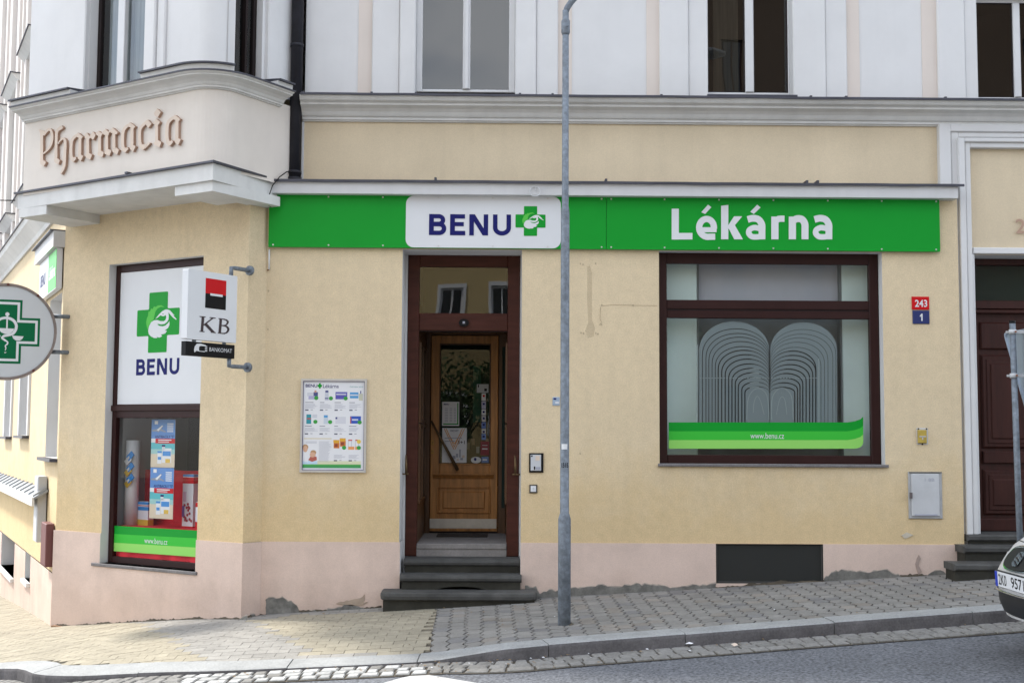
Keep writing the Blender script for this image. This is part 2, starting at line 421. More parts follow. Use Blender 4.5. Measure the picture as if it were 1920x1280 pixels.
def wall_grid(mb, s0, s1, z0, z1, d, holes, m, fr, mrev=None, rev=.12):
    """front sheet at depth d with rectangular holes (a0,a1,b0,b1,depth,mat)"""
    S = sorted(set([s0, s1]+[h[0] for h in holes]+[h[1] for h in holes])); Zs = sorted(set([z0, z1]+[h[2] for h in holes]+[h[3] for h in holes]))
    S = [a for a in S if s0 <= a <= s1]; Zs = [a for a in Zs if z0 <= a <= z1]
    for i in range(len(S)-1):
        for j in range(len(Zs)-1):
            cx, cz = (S[i]+S[i+1])/2, (Zs[j]+Zs[j+1])/2
            if any(h[0] < cx < h[1] and h[2] < cz < h[3] for h in holes): continue
            mb.face([(S[i], d, Zs[j]), (S[i+1], d, Zs[j]), (S[i+1], d, Zs[j+1]), (S[i], d, Zs[j+1])], m, fr)
    for h in holes:
        dd = d-(h[4] if len(h) > 4 else rev); mr = (h[5] if len(h) > 5 else mrev) or m
        a0, a1, b0, b1 = max(h[0], s0), min(h[1], s1), max(h[2], z0), min(h[3], z1)
        if h[0] >= s0: mb.face([(a0, d, b0), (a0, dd, b0), (a0, dd, b1), (a0, d, b1)], mr, fr)
        if h[1] <= s1: mb.face([(a1, d, b0), (a1, dd, b0), (a1, dd, b1), (a1, d, b1)], mr, fr)
        if h[3] <= z1: mb.face([(a0, d, b1), (a1, d, b1), (a1, dd, b1), (a0, dd, b1)], mr, fr)
        if h[2] >= z0: mb.face([(a0, d, b0), (a1, d, b0), (a1, dd, b0), (a0, dd, b0)], mr, fr)

def frame_rect(mb, s0, s1, z0, z1, w, d0, d1, m, fr, wt=None, wb=None):
    wt = w if wt is None else wt; wb = w if wb is None else wb
    mb.box(s0, s0+w, d0, d1, z0, z1, m, fr, bev=.006); mb.box(s1-w, s1, d0, d1, z0, z1, m, fr, bev=.006)
    mb.box(s0+w, s1-w, d0, d1-.003, z1-wt, z1, m, fr, bev=.006); mb.box(s0+w, s1-w, d0, d1-.003, z0, z0+wb, m, fr, bev=.006)

# ================================================================== THE CORNER BUILDING
BLD = empty('corner_building', (0, .5, 0), 'pale yellow and white corner house with the pharmacy on its ground floor', 'building')
def bpart(mb, name, m=None, bevel=0, parent=None, keepn=False): return part_any(mb, name, parent or BLD, m, bevel, keepn)
Z = FF.Z; S = FF.S
ZPL = .56                     # top of the pink plinth
zST = Z(1060, 340, .18)       # top of strip above the fascia sign
zSTb = Z(1060, 367, .12)
DU = -.12                     # plane of the wall above the strip
sL = -2.45                    # left end of front facade at the return
sR = S(1799, 600)             # right end of the thick shop wall
# --- shop front wall
dz = dict(s0=S(753, 640), s1=S(978, 640), z1=Z(866, 468))
wz = dict(s0=S(1236, 640), s1=S(1656, 640), z0=Z(1448, 870), z1=Z(1448, 472))
mb = MB(FF)
H_DOOR = (dz['s0'], dz['s1'], -2, dz['z1'], .42, WHT); H_WIN = (wz['s0'], wz['s1'], wz['z0'], wz['z1'], .125, WHT)
wall_grid(mb, sL, sR, ZPL, zSTb+.02, 0, [H_DOOR, H_WIN], YEL, FF)
mb.face([(sR, 0, ZPL), (sR, -.5, ZPL), (sR, -.5, zSTb), (sR, 0, zSTb)], YEL)
bpart(mb, 'shop_wall')
vz = dict(s0=S(1342, 1050), s1=S(1543, 1050), z0=Z(1440, 1093), z1=Z(1440, 1019)+.004)
mb = MB(FF); PD = .014
sPR = S(1812, 1040)
wall_grid(mb, sL+.008, sPR, -2, ZPL, PD, [(dz['s0']+.01, dz['s1'], -2, 9, .43, WHT), (vz['s0'], vz['s1'], vz['z0'], vz['z1'], .06, PLAS)], PINK, FF)
for a, b in ((sL-.02, dz['s0']+.01), (dz['s1'], vz['s0']), (vz['s0'], vz['s1']), (vz['s1'], sPR)):
    mb.face([(a, PD, ZPL), (b, PD, ZPL), (b, -.0, ZPL), (a, -.0, ZPL)], PINK)
mb.face([(sPR, PD, -1), (sPR, -.5, -1), (sPR, -.5, ZPL), (sPR, PD, ZPL)], PINK)
bpart(mb, 'plinth')
# --- return and chamfer wall
rt = Frame(A0, (sL-A0[0], -A0[1])); lrt = math.hypot(sL-A0[0], A0[1])
zSOF = 3.62
mb = MB(rt); wall_grid(mb, 0, lrt, ZPL, 4.4, 0, [], YEL, rt); wall_grid(mb, -PD*1.08, lrt+.01, -2, ZPL, PD, [], PINK, rt); bpart(mb, 'return_wall')
cw = dict(s0=FC.S(197, 770), s1=FC.S(375, 770), z0=FC.Z(280, 1063), z1=FC.Z(300, 487))
mb = MB(FC)
wall_grid(mb, -LC, 0, ZPL, 4.4, 0, [(cw['s0'], cw['s1'], cw['z0'], cw['z1'], .10, WHT)], YEL, FC)
bpart(mb, 'chamfer_wall')
mb = MB(FC)
wall_grid(mb, -LC-.02, PD*1.08, -2, ZPL, PD, [(cw['s0'], cw['s1'], cw['z0'], cw['z1']+9, .11, WHT)], PINK, FC)
mb.face([(-LC-.02, PD, ZPL), (cw['s0'], PD, ZPL), (cw['s0'], 0, ZPL), (-LC-.02, 0, ZPL)], PINK)
mb.face([(cw['s1'], PD, ZPL), (PD, PD, ZPL), (PD, 0, ZPL), (cw['s1'], 0, ZPL)], PINK)
bpart(mb, 'plinth')
mb = MB(FC); mb.box(cw['s0']-.12, cw['s1']+.03, -.10, .035, cw['z0']-.035, cw['z0'], SILL, bev=.006); bpart(mb, 'window_sill')

# --- white strip over the sign + lead flashing, front part
J = (-2.40, -.18)
def strip_prof(o): return [(o-.18, zSTb), (o, zSTb), (o, zST-.02), (o-.18, zST-.02)]
mb = MB(FF); sE = S(1797, 350, .16)
mb.extr([(0, zSTb), (.15, zSTb), (.16, zST-.03), (.16, zST-.015), (0, zST-.015)], -2.40, sE, FASC)
bpart(mb, 'shop_cornice')
def wavy_sheet(fr, s0, s1, d0, d1, z, th, seed, n=60, amp=.006):
    rnd = random.Random(seed); m = MB(fr); pr = []
    off = [rnd.uniform(-amp, amp) for _ in range(n+1)]
    for i in range(n+1):
        a = s0+(s1-s0)*i/n; o = (off[i]+off[max(0, i-1)]+off[min(n, i+1)])/3
        pr.append([(a, d0, z+.05), (a, d1+o*.6, z+o*.3), (a, d1+o*.6, z-th+o), (a, d1-.02, z-th+o), (a, d0, z+.04)])
    v = [p for q in pr for p in q]
    m.raw(v, [(i*5+j, i*5+j+1, (i+1)*5+j+1, (i+1)*5+j) for i in range(n) for j in range(4)], FLASH)
    return m
mb = wavy_sheet(FF, -2.42, S(1808, 346, .19), DU, .195, zST, .026, 3)
for x in (818, 1134, 1506, 1526): a = S(x, 336, 0); mb.box(a-.012, a+.012, -.06, .17, zST+.0, zST+.034, FLASH)
bpart(mb, 'flashing')

# --- upper band, white upper wall, portal wall
zC0 = FF.Z(1100, 223, .10)        # cornice bottom
zC1 = FF.Z(1100, 172, .28)        # cornice top edge
SRT = 9.0
pe = dict(s0=S(1763, 290, DU+.06), z1=Z(1860, 232, DU+.06))
mb = MB(FF); mb.face([(-2.35, DU, zST-.2), (pe['s0']+.02, DU, zST-.2), (pe['s0']+.02, DU, zC0+.3), (-2.35, DU, zC0+.3)], YEL2)
bpart(mb, 'upper_band_wall')
# portal
po = dict(s0=S(1829, 640, DU), z0=Z(1860, 1000, DU), z1=Z(1870, 478, DU), s1=S(1829, 640, DU)+1.62)
mb = MB(FF)
ps = po['s0']; pc = (po['s0']+po['s1'])/2
wall_grid(mb, pe['s0'], SRT, -2, zC0+.3, DU, [(po['s0'], po['s1'], -2, po['z1'], .30, WHT)], YEL2, FF)
bpart(mb, 'portal_wall')
# portal moulding: nested steps (outer edge px at mid height, depth)
def portal_step(x0, x1, y0, y1, d, mm=WHT):
    a0, a1 = S(x0, 400, DU+d), S(x1, 400, DU+d); zt, zb = Z(1870, y0, DU+d), Z(1870, y1, DU+d)
    m = MB(FF); b0, b1 = 2*pc-a1, 2*pc-a0
    m.box(a0, a1, DU+.001, DU+d, .42, zt, mm, bev=.008); m.box(b0, b1, DU+.001, DU+d, .42, zt, mm, bev=.008)
    m.box(a1-.0, b0, DU+.001, DU+d-.002, zb, zt, mm, bev=.008); return m
for i, (x0, x1, y0, y1, d) in enumerate([(1764, 1786, 233, 247, .075), (1786, 1800, 247.5, 258, .05), (1800, 1812, 258.5, 266, .10), (1812, 1822, 266.5, 277, .07)]):
    bpart(portal_step(x0, x1, y0, y1, d), 'portal_moulding')
mb = MB(FF); mb.box(S(1822, 470, DU), 2*pc-S(1822, 470, DU), DU+.001, DU+.05, Z(1870, 475.5, DU+.05), Z(1870, 464, DU+.05), WHT, bev=.006)
mb.box(S(1822, 700, DU), po['s0'], DU+.001, DU+.035, .42, Z(1870, 476, DU), WHT, bev=.01); mb.box(po['s1'], 2*pc-S(1822, 700, DU), DU+.001, DU+.035, .42, Z(1870, 476, DU), WHT, bev=.01)
bpart(mb, 'portal_lintel')
bpart(text('2', FF, S(1903, 425, DU), Z(1910, 438, DU), S(1921, 425, DU), Z(1910, 411, DU), DU+.002, .02, LETE, None, bold=.01), 'house_number', keepn=True)

# portal door
D2 = DU-.30
pdoor = MB(FF); a, b = po['s0'], po['s1']; z0, z1 = po['z0'], po['z1']
zt = Z(1860, 564, D2)
pdoor.box(a, a+.07, D2-.05, D2+.02, z0, z1, DOORR, bev=.006); pdoor.box(b-.07, b, D2-.05, D2+.02, z0, z1, DOORR, bev=.006)
pdoor.box(a+.07, b-.07, D2-.05, D2+.02, z1-.07, z1, DOORR, bev=.006); pdoor.box(a+.07, b-.07, D2-.05, D2+.03, zt-.09, zt, DOORR, bev=.006)
pdoor.box(a+.07, b-.07, D2-.04, D2+.045, zt-.14, zt-.10, DOORR, bev=.008)
pd = bpart(pdoor, 'entrance_door_frame')
mb = MB(FF); mb.box(a+.07, b-.07, D2-.03, D2-.02, zt, z1-.07, GLASS); bpart(mb, 'pane', parent=pd)
mb = MB(FF); mb.box(a+.02, b-.02, D2-.25, D2-.2, zt-.1, z1, DGREEN); bpart(mb, 'room', parent=pd)
for k in range(2):
    m = MB(FF); x0 = a+.07 if k == 0 else (a+b)/2+.004; x1 = (a+b)/2-.004 if k == 0 else b-.07; zb = z0+.005; ztp = zt-.14
    m.box(x0, x1, D2-.06, D2-.02, zb, ztp, DOORR)
    def raised(q0, q1, w0, w1):
        m.box(q0, q1, D2-.022, D2+.012, w0, w1, DOORR, bev=.02); m.box(q0+.05, q1-.05, D2+.010, D2+.022, w0+.05, w1-.05, DOORR, bev=.008)
        m.box(q0+.09, q1-.09, D2+.020, D2+.034, w0+.10, w1-.10, DOORR, bev=.012)
    c0, c1 = x0+.1, x1-.1
    za, zb_ = Z(1860, 604, D2), Z(1860, 655, D2)
    m.box(c0, c1, D2-.022, D2+.01, zb_, za, DOORR, bev=.015)
    raised(c0, c1, Z(1860, 840, D2), Z(1860, 665, D2))
    m.box(c0, c1, D2-.022, D2+.02, Z(1860, 868, D2), Z(1860, 846, D2), DOORR, bev=.008)
    raised(c0, c1, Z(1860, 965, D2), Z(1860, 880, D2))
    m.box(x0, x1, D2-.022, D2+.02, zb, Z(1860, 972, D2), DOORR, bev=.008)
    bpart(m, 'door_leaf', parent=pd)
# portal steps
for k, (ya, yb, xs, dd) in enumerate([(998, 1020, 1801, .04), (1020, 1052, 1808, .27), (1053, 1082, 1789, .55)]):
    m = MB(FF); zt_ = Z(1860, ya+4, dd); zb_ = zt_-.26; x0 = max(S(xs, 1030, dd), (sPR+.002 if dd < .1 else -99)); x1 = 2*pc-x0
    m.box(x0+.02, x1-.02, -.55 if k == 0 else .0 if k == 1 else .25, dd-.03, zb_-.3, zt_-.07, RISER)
    m.box(x0, x1, -.55 if k == 0 else .0 if k == 1 else .25, dd, zt_-.07, zt_, STEP, bev=.018)
    bpart(m, 'entrance_step')

# --- upper white wall with window surrounds
ZTOP = 12.0
def Su(x, d=DU): return FF.S(x, 90, d)
wins = [(780, 966), (1327, 1484), (1832, 1990)]
zwb = FF.Z(1100, 172, DU)-.05
mb = MB(FF)
holes = [(Su(a), Su(b), zwb-.2, 7.25, .14, WHT) for a, b in wins]
wall_grid(mb, -2.1, SRT, zC0+.2, ZTOP, DU, holes, WHT, FF); bpart(mb, 'upper_wall')
for a, b in ((672, 698), (1046, 1072), (1212, 1236), (1586, 1611), (1728, 1756)):
    m = MB(FF); m.box(Su(a), Su(b), DU+.0, DU+.008, zC1-.05, ZTOP-.3, PEACH); bpart(m, 'peach_strip')
surr = [((698, 750, .045), (750, 780, .07), (966, 1005, .07), (1005, 1046, .045)),
        ((1236, 1290, .045), (1290, 1327, .015), (1484, 1545, .07), (1545, 1586, .045)),
        ((1756, 1807, .045), (1807, 1832, .015))]
for gsr in surr:
    m = MB(FF)
    for a, b, d in gsr: m.box(Su(a), Su(b), DU+.001, DU+d, zC1-.05, ZTOP-.4, WHT, bev=.012)
    bpart(m, 'window_surround')
for k, (a, b) in enumerate(wins):
    D = DU-.11 if k else DU-.05
    s0, s1 = Su(a), Su(b); z0 = FF.Z(1100, (170, 171, 176)[k], D)-.03; z1 = 7.25 if k < 2 else FF.Z(1870, 2, D)+.02
    if k == 0: m1, m2 = FF.S(792, 90, D), FF.S(955, 90, D)
    else: m1, m2 = s0+.005, s1-.005
    m = MB(FF); wv = .035
    frame_rect(m, s0, s1, z0, z1, max(.012, (m1-s0)) if k == 0 else .012, D-.04, D, WFR, FF, wt=.04, wb=.03)
    if k == 2: m.box(s0, s1, DU-.12, DU-.02, z1, 7.3, WHT)
    mm = {0: (868, 882), 1: (1397, 1413), 2: (1900, 1913)}[k]
    c0, c1 = FF.S(mm[0], 90, D), FF.S(mm[1], 90, D)
    m.box(c0, c1, D-.04, D+.012, z0+.03, z1-.04, WFR, bev=.008)
    if k == 0: m.box(c0+.02, c1-.02, D+.012, D+.03, z0+.03, z1-.04, WFR, bev=.006)
    fo = bpart(m, 'window')
    iw = (m1-s0) if k == 0 else .012
    for q0, q1 in ((s0+iw, c0), (c1, s1-iw)):
        m = MB(FF)
        if k: frame_rect(m, q0, q1, z0+.03, z1-.04, .012, D-.035, D-.01, DBROWN, FF)
        m.box(q0, q1, D-.03, D-.024, z0+.03, z1-.04, GLASSU if k == 0 else GLASST); bpart(m, 'pane', parent=fo)
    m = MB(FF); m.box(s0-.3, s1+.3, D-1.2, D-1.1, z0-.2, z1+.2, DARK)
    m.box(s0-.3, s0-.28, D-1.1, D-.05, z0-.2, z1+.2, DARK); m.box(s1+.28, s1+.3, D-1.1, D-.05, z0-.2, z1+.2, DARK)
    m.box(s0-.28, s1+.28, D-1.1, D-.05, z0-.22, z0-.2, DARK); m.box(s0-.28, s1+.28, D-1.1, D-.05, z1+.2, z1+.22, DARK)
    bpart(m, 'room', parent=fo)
    if k == 1:
        m = MB(FF); CURT = mat('brown_curtain', (.075, .055, .035), .9, .3, 5, stretch=(9, 1, .3))
        m.box(s0+.13, c0-.02, D-.3, D-.28, z0, z1, CURT); bpart(m, 'curtain', parent=fo)

# --- main cornice along the front
CP = [(-.02, 0), (.028, 0), (.028, .016), (.05, .020), (.05, .058), (.07, .062), (.085, .085), (.10, .12), (.13, .155), (.175, .18), (.19, .185), (.19, .215), (.235, .235), (.25, .262), (.26, .30), (-.02, .30)]
kz = (zC1-zC0)/.318
CPf = [(p[0], p[1]*kz) for p in CP]
pathF = [(S(565, 200, .0), -DU), (SRT, -DU)]
mb = MB(); mb.sweep([(p[0], zC0+p[1]) for p in CPf], pathF, CORN, mats=None); bpart(mb, 'cornice')
mb = wavy_sheet(FF, S(563, 175, .15), SRT, DU, DU+.285, zC1, .022, 5, 90, .005)
for x in (568, 697, 780, 975, 1036, 1240, 1520, 1586, 1772): a = S(x, 172, .1); mb.box(a-.012, a+.012, DU+.02, DU+.24, zC1, zC1+.025, FLASH)
a, b = S(1325, 172, .1), S(1493, 172, .1); mb.box(a, b, DU, DU+.28, zC1, zC1+.02, FLASH, bev=.004)
bpart(mb, 'flashing')
# thin white strip at pipe
mb = MB(FF); mb.box(S(566, 280, DU), S(570, 280, DU), DU+.001, DU+.02, zST+.04, zC0-.005, WHT); bpart(mb, 'corner_bead')

# ================================================================== BAY (Pharmacia)
def plan(fr, s): p = fr.w(s, 0, 0); return (p.x, p.y)
L0 = (-5.38, .72)
# canopy slab
Kc, Lc, Jc = K0, L0, J
aw = Vector((FS.r.x*-1, FS.r.y*-1, 0))
Lb = (Lc[0]+.8*.5, Lc[1]+.8*.86)
def slab(mb, P, z0, z1, m):
    v = [(p[0], -p[1], z0) for p in P]+[(p[0], -p[1], z1) for p in P]; n = len(P)
    mb.raw(v, [tuple(range(n)), tuple(range(n, 2*n))]+[(i, (i+1) % n, n+(i+1) % n, n+i) for i in range(n)], m)
def inset(P, d):
    out = []
    for i in range(len(P)):
        a, b, c = Vector((*P[i-1], 0)), Vector((*P[i], 0)), Vector((*P[(i+1) % len(P)], 0))
        t1, t2 = (b-a).normalized(), (c-b).normalized(); n1 = Vector((-t1.y, t1.x, 0)); n2 = Vector((-t2.y, t2.x, 0))
        n = (n1+n2).normalized(); k = d/max(.3, n.dot(n1)); q = b+n*k; out.append((q.x, q.y))
    return out
Pc = [Lc, Kc, Jc, (Jc[0]+.3, .5), (Lb[0]+.6, 2.2), (Lb[0]-.1, Lb[1]+.1)]   # ccw
zK = CAM.z + FU.px(392, 303)[1] - CAM.z            # flashing top at the corner
zK1 = FU.px(392, 338)[1]; zK2 = FU.px(392, 357)[1]
mb = MB(); slab(mb, Pc, zK1, zK-.02, CORN); bpart(mb, 'bay_canopy')
mb = MB(); Po = inset(Pc, -.035); slab(mb, Po, zK-.02, zK, FLASH)
q = FU.S(240, 331); mb.box(q-.02, q+.02, -.03, .03, zK, zK+.02, FLASH, fr=FU); bpart(mb, 'flashing')
# soffit recess is the slab's underside; corbel blocks
ins = .035
def block(sa, sb, name='canopy_block'):
    m = MB(FU); m.box(sa, sb, -.95, -ins, zK2, zK1, CORN, bev=0); bpart(m, name)
m = MB(FU); sA = FU.S(328, 352, -ins); m.box(sA, -.0-ins, -.62, -ins, zK2, zK1-.001, CORN)
m.box(-ins-.25, -ins, -1.0, -.62, zK2+.001, zK1-.001, CORN); bpart(m, 'canopy_block')
m = MB(FU); sl = -math.hypot(L0[0]-K0[0], L0[1]-K0[1]); sB = FU.S(85, 388, -ins)
m.box(sl+ins, sB, -.85, -ins-.015, zK2-.0, zK1-.001, CORN); bpart(m, 'canopy_block')
# bay wall with rounded corner
zB0 = zK; zB1 = FU.px(385, 162)[1]
def arc_path(rad, off=0.0, extend=1.35, n=10):
    """plan path: left end -> rounded corner -> facade, offset outward"""
    Pl = []
    ub = Vector((math.cos(PHI), -math.sin(PHI), 0)); rb = Vector((math.sin(PHI), math.cos(PHI), 0))
    kc = Vector((K0[0], K0[1], 0)) + (-FU.n - FR.n)*.04
    left = kc - ub*(-slw)
    c = kc - ub*rad + rb*rad      # centre of the fillet
    Pl.append(tuple((kc-ub*slw+FU.n*off)[:2]))
    for i in range(n+1):
        a = i/n*math.pi/2; dirv = FU.n*math.cos(a)+FR.n*math.sin(a)
        Pl.append(tuple((c+dirv*(rad+off))[:2]))
    Pl.append(tuple((kc+rb*extend+FR.n*off)[:2])); return Pl
slw = 0; slw = -FU.S(50, 290, -.04)-.0
BR = .28
path = arc_path(BR)
backL = Vector((*path[0], 0)) - FU.n*.02
_e = FR.S(541, 190, .12); pcor = arc_path(BR, 0.0, _e)
path = [(path[0][0]+.55*math.sin(PHI)*1.6, path[0][1]+.55*math.cos(PHI)*1.6)]+path
mb = MB(); mb.sweep([(0, zB0-.05), (0, zB1+.05)], path, CREAM, cap=False); bpart(mb, 'bay_wall')
# bay cornice
zc = zB1; zct = FU.px(370, 120, .2)[1]; kb = (zct-zc)/.30
CPb = [(-.05, 0), (.022, 0), (.022, .02), (.045, .024), (.045, .055), (.06, .075), (.075, .12), (.11, .165), (.16, .19), (.18, .20), (.18, .225), (.20, .24), (.21, .262), (-.05, .262)]
mb = MB(); kb2 = .87
mb.sweep([(p[0], zc+p[1]*kb*.93) for p in CPb], pcor, CORN)
bpart(mb, 'cornice')
zcl = zc+.262*kb*.93      # low flashing level under windows
mb = MB(); mb.sweep([(-.1, zcl), (.225, zcl), (.225, zcl+.014), (-.1, zcl+.05)], pcor, FLASH)
# raised pieces: over corner and at both ends
def sub_path(p, t0, t1, off=0):
    """portion of a path by length fraction"""
    P = [Vector((*q, 0)) for q in p]; Ls = [0]
    for i in range(1, len(P)): Ls.append(Ls[-1]+(P[i]-P[i-1]).length)
    def at(l):
        for i in range(1, len(P)):
            if l <= Ls[i]+1e-9: k = (l-Ls[i-1])/(Ls[i]-Ls[i-1]); return P[i-1].lerp(P[i], k)
        return P[-1]
    out = [at(t0)]+[P[i] for i in range(len(P)) if t0+.01 < Ls[i] < t1-.01]+[at(t1)]
    return [tuple(q[:2]) for q in out], Ls[-1]
pth = pcor
Lf = slw-BR                                         # length of straight front part
sw0, sw1 = FU.S(130, 160, .2), FU.S(262, 146, .2)    # window sill gap on front (negative s)
tl0 = slw+sw0; tl1 = slw+sw1
arcL = math.pi/2*BR
tcr = Lf+arcL + (FR.S(454, 140, .2)-BR)              # right end of raised piece
tr1 = Lf+arcL + (FR.S(522, 160, .2)-BR)
_, tot = sub_path(pth, 0, 1)
for t0, t1 in ((0.0, tl0), (tl1, tcr), (tr1, tot-.02)):
    sp_, _ = sub_path(pth, max(t0, 0), min(t1, tot))
    m2 = MB(); m2.sweep([(-.1, zcl+.01), (.19, zcl+.01), (.20, zcl+.07), (-.1, zcl+.07)], sp_, CORN); bpart(m2, 'cornice_riser')
    mb.sweep([(-.1, zcl+.070), (.235, zcl+.070), (.235, zcl+.086), (-.1, zcl+.12)], sp_, FLASH)
bpart(mb, 'flashing')
# bay upper wall (white), windows on the front and right side
wf = dict(a=FU.S(168, 90, -.08), b=FU.S(276, 90, -.08))
wr = dict(a=FR.S(443, 90, -.06), b=FR.S(494, 90, -.06))
zu0, zu1 = zcl, ZTOP
OFU = -.08
mb = MB()
# front straight part
kcs = -.04
wall_grid(mb, -slw+kcs-.02, kcs-BR, zu0, zu1, OFU, [(wf['a'], wf['b'], zu0-1, 7.2, .12, WHT)], WHT, FU)
wall_grid(mb, BR+kcs, 1.35, zu0, zu1, OFU, [(wr['a'], wr['b'], zu0-1, 7.2, .10, WHT)], WHT, FR)
ap = arc_path(BR, -.04)[1:-1]
mb.sweep([(0, zu0), (0, zu1)], ap, WHT, cap=False, smooth=True)
bpart(mb, 'bay_upper_wall')
def upright(fr, x0, x1, d, m=WHT, base=OFU):
    q = MB(fr); q.box(fr.S(x0, 90, base), fr.S(x1, 90, base), base+.001, base+d, zu0, ZTOP-.4, m, bev=.012); return q
m = upright(FU, 122, 146, .03); m2 = upright(FU, 146, 168, .055); m.v += m2.v  # merged below
m = MB(FU)
for x0, x1, d in ((124, 146, .03), (146, 167, .06), (277, 297, .06), (297, 312, .03)): m.box(FU.S(x0, 90, OFU), FU.S(x1, 90, OFU), OFU+.001, OFU+d, zu0, ZTOP-.4, WHT, bev=.012)
bpart(m, 'window_surround')
m = MB(FR)
for x0, x1, d in ((497, 516, .05), (516, 530, .025)): m.box(FR.S(x0, 90, OFU), FR.S(x1, 90, OFU), OFU+.001, OFU+d, zu0, ZTOP-.4, WHT, bev=.012)
bpart(m, 'window_surround')
# front bay window
def bay_window(fr, a, b, D, parts, z0, z1):
    m = MB(fr); frame_rect(m, a, b, z0, z1, .045, D-.05, D, DBROWN, fr, wb=.03)
    for x0, x1, mt, pr in parts: m.box(x0, x1, D-.04, D+pr, z0+.03, z1-.05, mt, bev=.006)
    fo = bpart(m, 'window')
    m = MB(fr); m.box(a+.045, b-.045, D-.035, D-.028, z0+.03, z1-.05, GLASSU); bpart(m, 'pane', parent=fo)
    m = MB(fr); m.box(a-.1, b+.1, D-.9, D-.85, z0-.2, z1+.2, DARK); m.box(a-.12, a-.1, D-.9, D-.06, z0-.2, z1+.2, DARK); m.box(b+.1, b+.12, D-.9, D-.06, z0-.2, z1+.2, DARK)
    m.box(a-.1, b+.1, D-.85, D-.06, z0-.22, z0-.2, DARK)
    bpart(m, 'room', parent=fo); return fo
Df = OFU-.10
fo = bay_window(FU, wf['a'], wf['b'], Df, [(FU.S(222, 90, Df), FU.S(235, 90, Df), WFR, .02)], zu0, 7.2)
CUR = mat('white_curtain', (.36, .37, .38), .9, .25, 5, stretch=(14, 14, .2))
m = MB(FU); n = 26; a, b = wf['a']+.05, wf['b']-.05
m.raw([(a+(b-a)*i/n, Df-.12+.02*math.sin(i*1.9), z) for z in (zu0, 7.2) for i in range(n+1)], [(i, i+1, n+2+i, n+1+i) for i in range(n)], CUR, smooth=True); bpart(m, 'curtain', parent=fo)
Dr = OFU-.08
bay_window(FR, wr['a'], wr['b'], Dr, [((wr['a']*.45+wr['b']*.55), (wr['a']*.42+wr['b']*.58)+.02, DBROWN, .015)], zu0, 7.2)

# ---- blackletter "Pharmacia"
ZA = zmap(FU, 70, 190, 8.533, -.04); ZBm = zmap(FU, 210, 190, 8.533, -.04)
def ZB(x, y): return ZBm(x, y)
PD0 = -.042
def letter(mp, strokes, polys):
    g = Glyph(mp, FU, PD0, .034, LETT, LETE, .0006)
    for P, w in strokes: g.st(P, w)
    for P in polys: g.po(P)
    return g
letters = []
W = 44
letters.append(letter(ZA, [([(110, 500), (108, 975)], W), (cr([(140, 555), (185, 490), (238, 462), (272, 520), (278, 610), (255, 710), (200, 790), (135, 850)]), [26, 30, 34, 36, 38, 38, 38, 38, 38, 38, 38, 38, 38, 38, 38, 38, 38, 38, 38, 38, 38, 38, 36, 36, 36, 34, 34, 34, 32, 30, 28, 26, 24, 22, 20, 16])],
    [[(60, 458), (150, 485), (165, 520), (132, 560), (95, 545)], [(86, 955), (130, 945), (180, 985), (145, 1052), (90, 1015)]]))
letters.append(letter(ZA, [(cr([(440, 415), (395, 445), (350, 500), (342, 600), (338, 800), (336, 950)]), W), (cr([(372, 690), (415, 630), (455, 605), (485, 660), (482, 820), (472, 1000), (455, 1090), (412, 1175)]), [20]*6+[34]*8+[42]*14+[34]*4+[26]*3+[14])],
    [[(400, 425), (435, 400), (452, 440), (400, 480)], [(310, 940), (365, 925), (402, 955), (378, 1022), (315, 982)]]))
def A_(mp):
    return letter(mp, [(cr([(690, 550), (640, 575), (592, 640), (578, 760), (582, 880), (610, 945)]), W), ([(722, 570), (718, 890)], W), ([(598, 935), (660, 915)], 38)],
        [[(640, 562), (692, 514), (770, 578), (748, 612), (690, 590)], [(690, 905), (735, 860), (775, 888), (738, 970), (692, 930)], [(565, 915), (640, 905), (668, 925), (620, 985), (575, 950)]])
letters.append(A_(ZA))
letters.append(letter(ZA, [([(842, 560), (848, 870)], W), ([(872, 600), (930, 535)], 26)], [[(800, 545), (830, 514), (885, 580), (868, 625), (800, 600)], [(812, 870), (865, 835), (916, 868), (885, 945), (815, 905)], [(885, 560), (932, 498), (974, 550), (935, 632), (905, 605)]]))
letters.append(letter(ZA, [([(1035, 520), (1035, 840)], W), ([(1148, 500), (1150, 800)], W), ([(1262, 480), (1268, 770)], W), ([(1050, 560), (1100, 500)], 24), ([(1165, 530), (1225, 465)], 24)],
    [[(975, 525), (1020, 485), (1078, 535), (1060, 590), (1000, 560)], [(1085, 520), (1130, 453), (1190, 510), (1180, 560), (1110, 550)], [(1200, 490), (1250, 434), (1330, 510), (1310, 545), (1230, 520)],
     [(1003, 830), (1060, 800), (1104, 830), (1075, 906), (1005, 872)], [(1115, 815), (1180, 775), (1224, 803), (1190, 885), (1115, 850)], [(1240, 790), (1300, 750), (1345, 790), (1315, 865), (1245, 825)]]))
def shift(dx):
    return lambda x, y: (ZA(x, y)[0]+dx, ZA(x, y)[1])
a2 = ZB(180, 600)[0]-ZA(552, 760)[0]; a3 = ZB(888, 480)[0]-ZA(552, 760)[0]
zz2 = ZB(300, 828)[1]-ZA(620, 985)[1]; zz3 = ZB(985, 728)[1]-ZA(620, 985)[1]
letters.append(A_(lambda x, y: (ZA(x, y)[0]+a2, ZA(x, y)[1]+zz2)))
letters.append(letter(ZB, [(cr([(620, 345), (560, 370), (492, 450), (480, 570), (492, 690), (545, 755), (640, 675)]), [W]*22+[38]*5+[30]*3+[22])], [[(565, 335), (606, 303), (672, 372), (622, 440), (590, 400)], [(485, 700), (600, 700), (540, 792), (480, 750)]]))
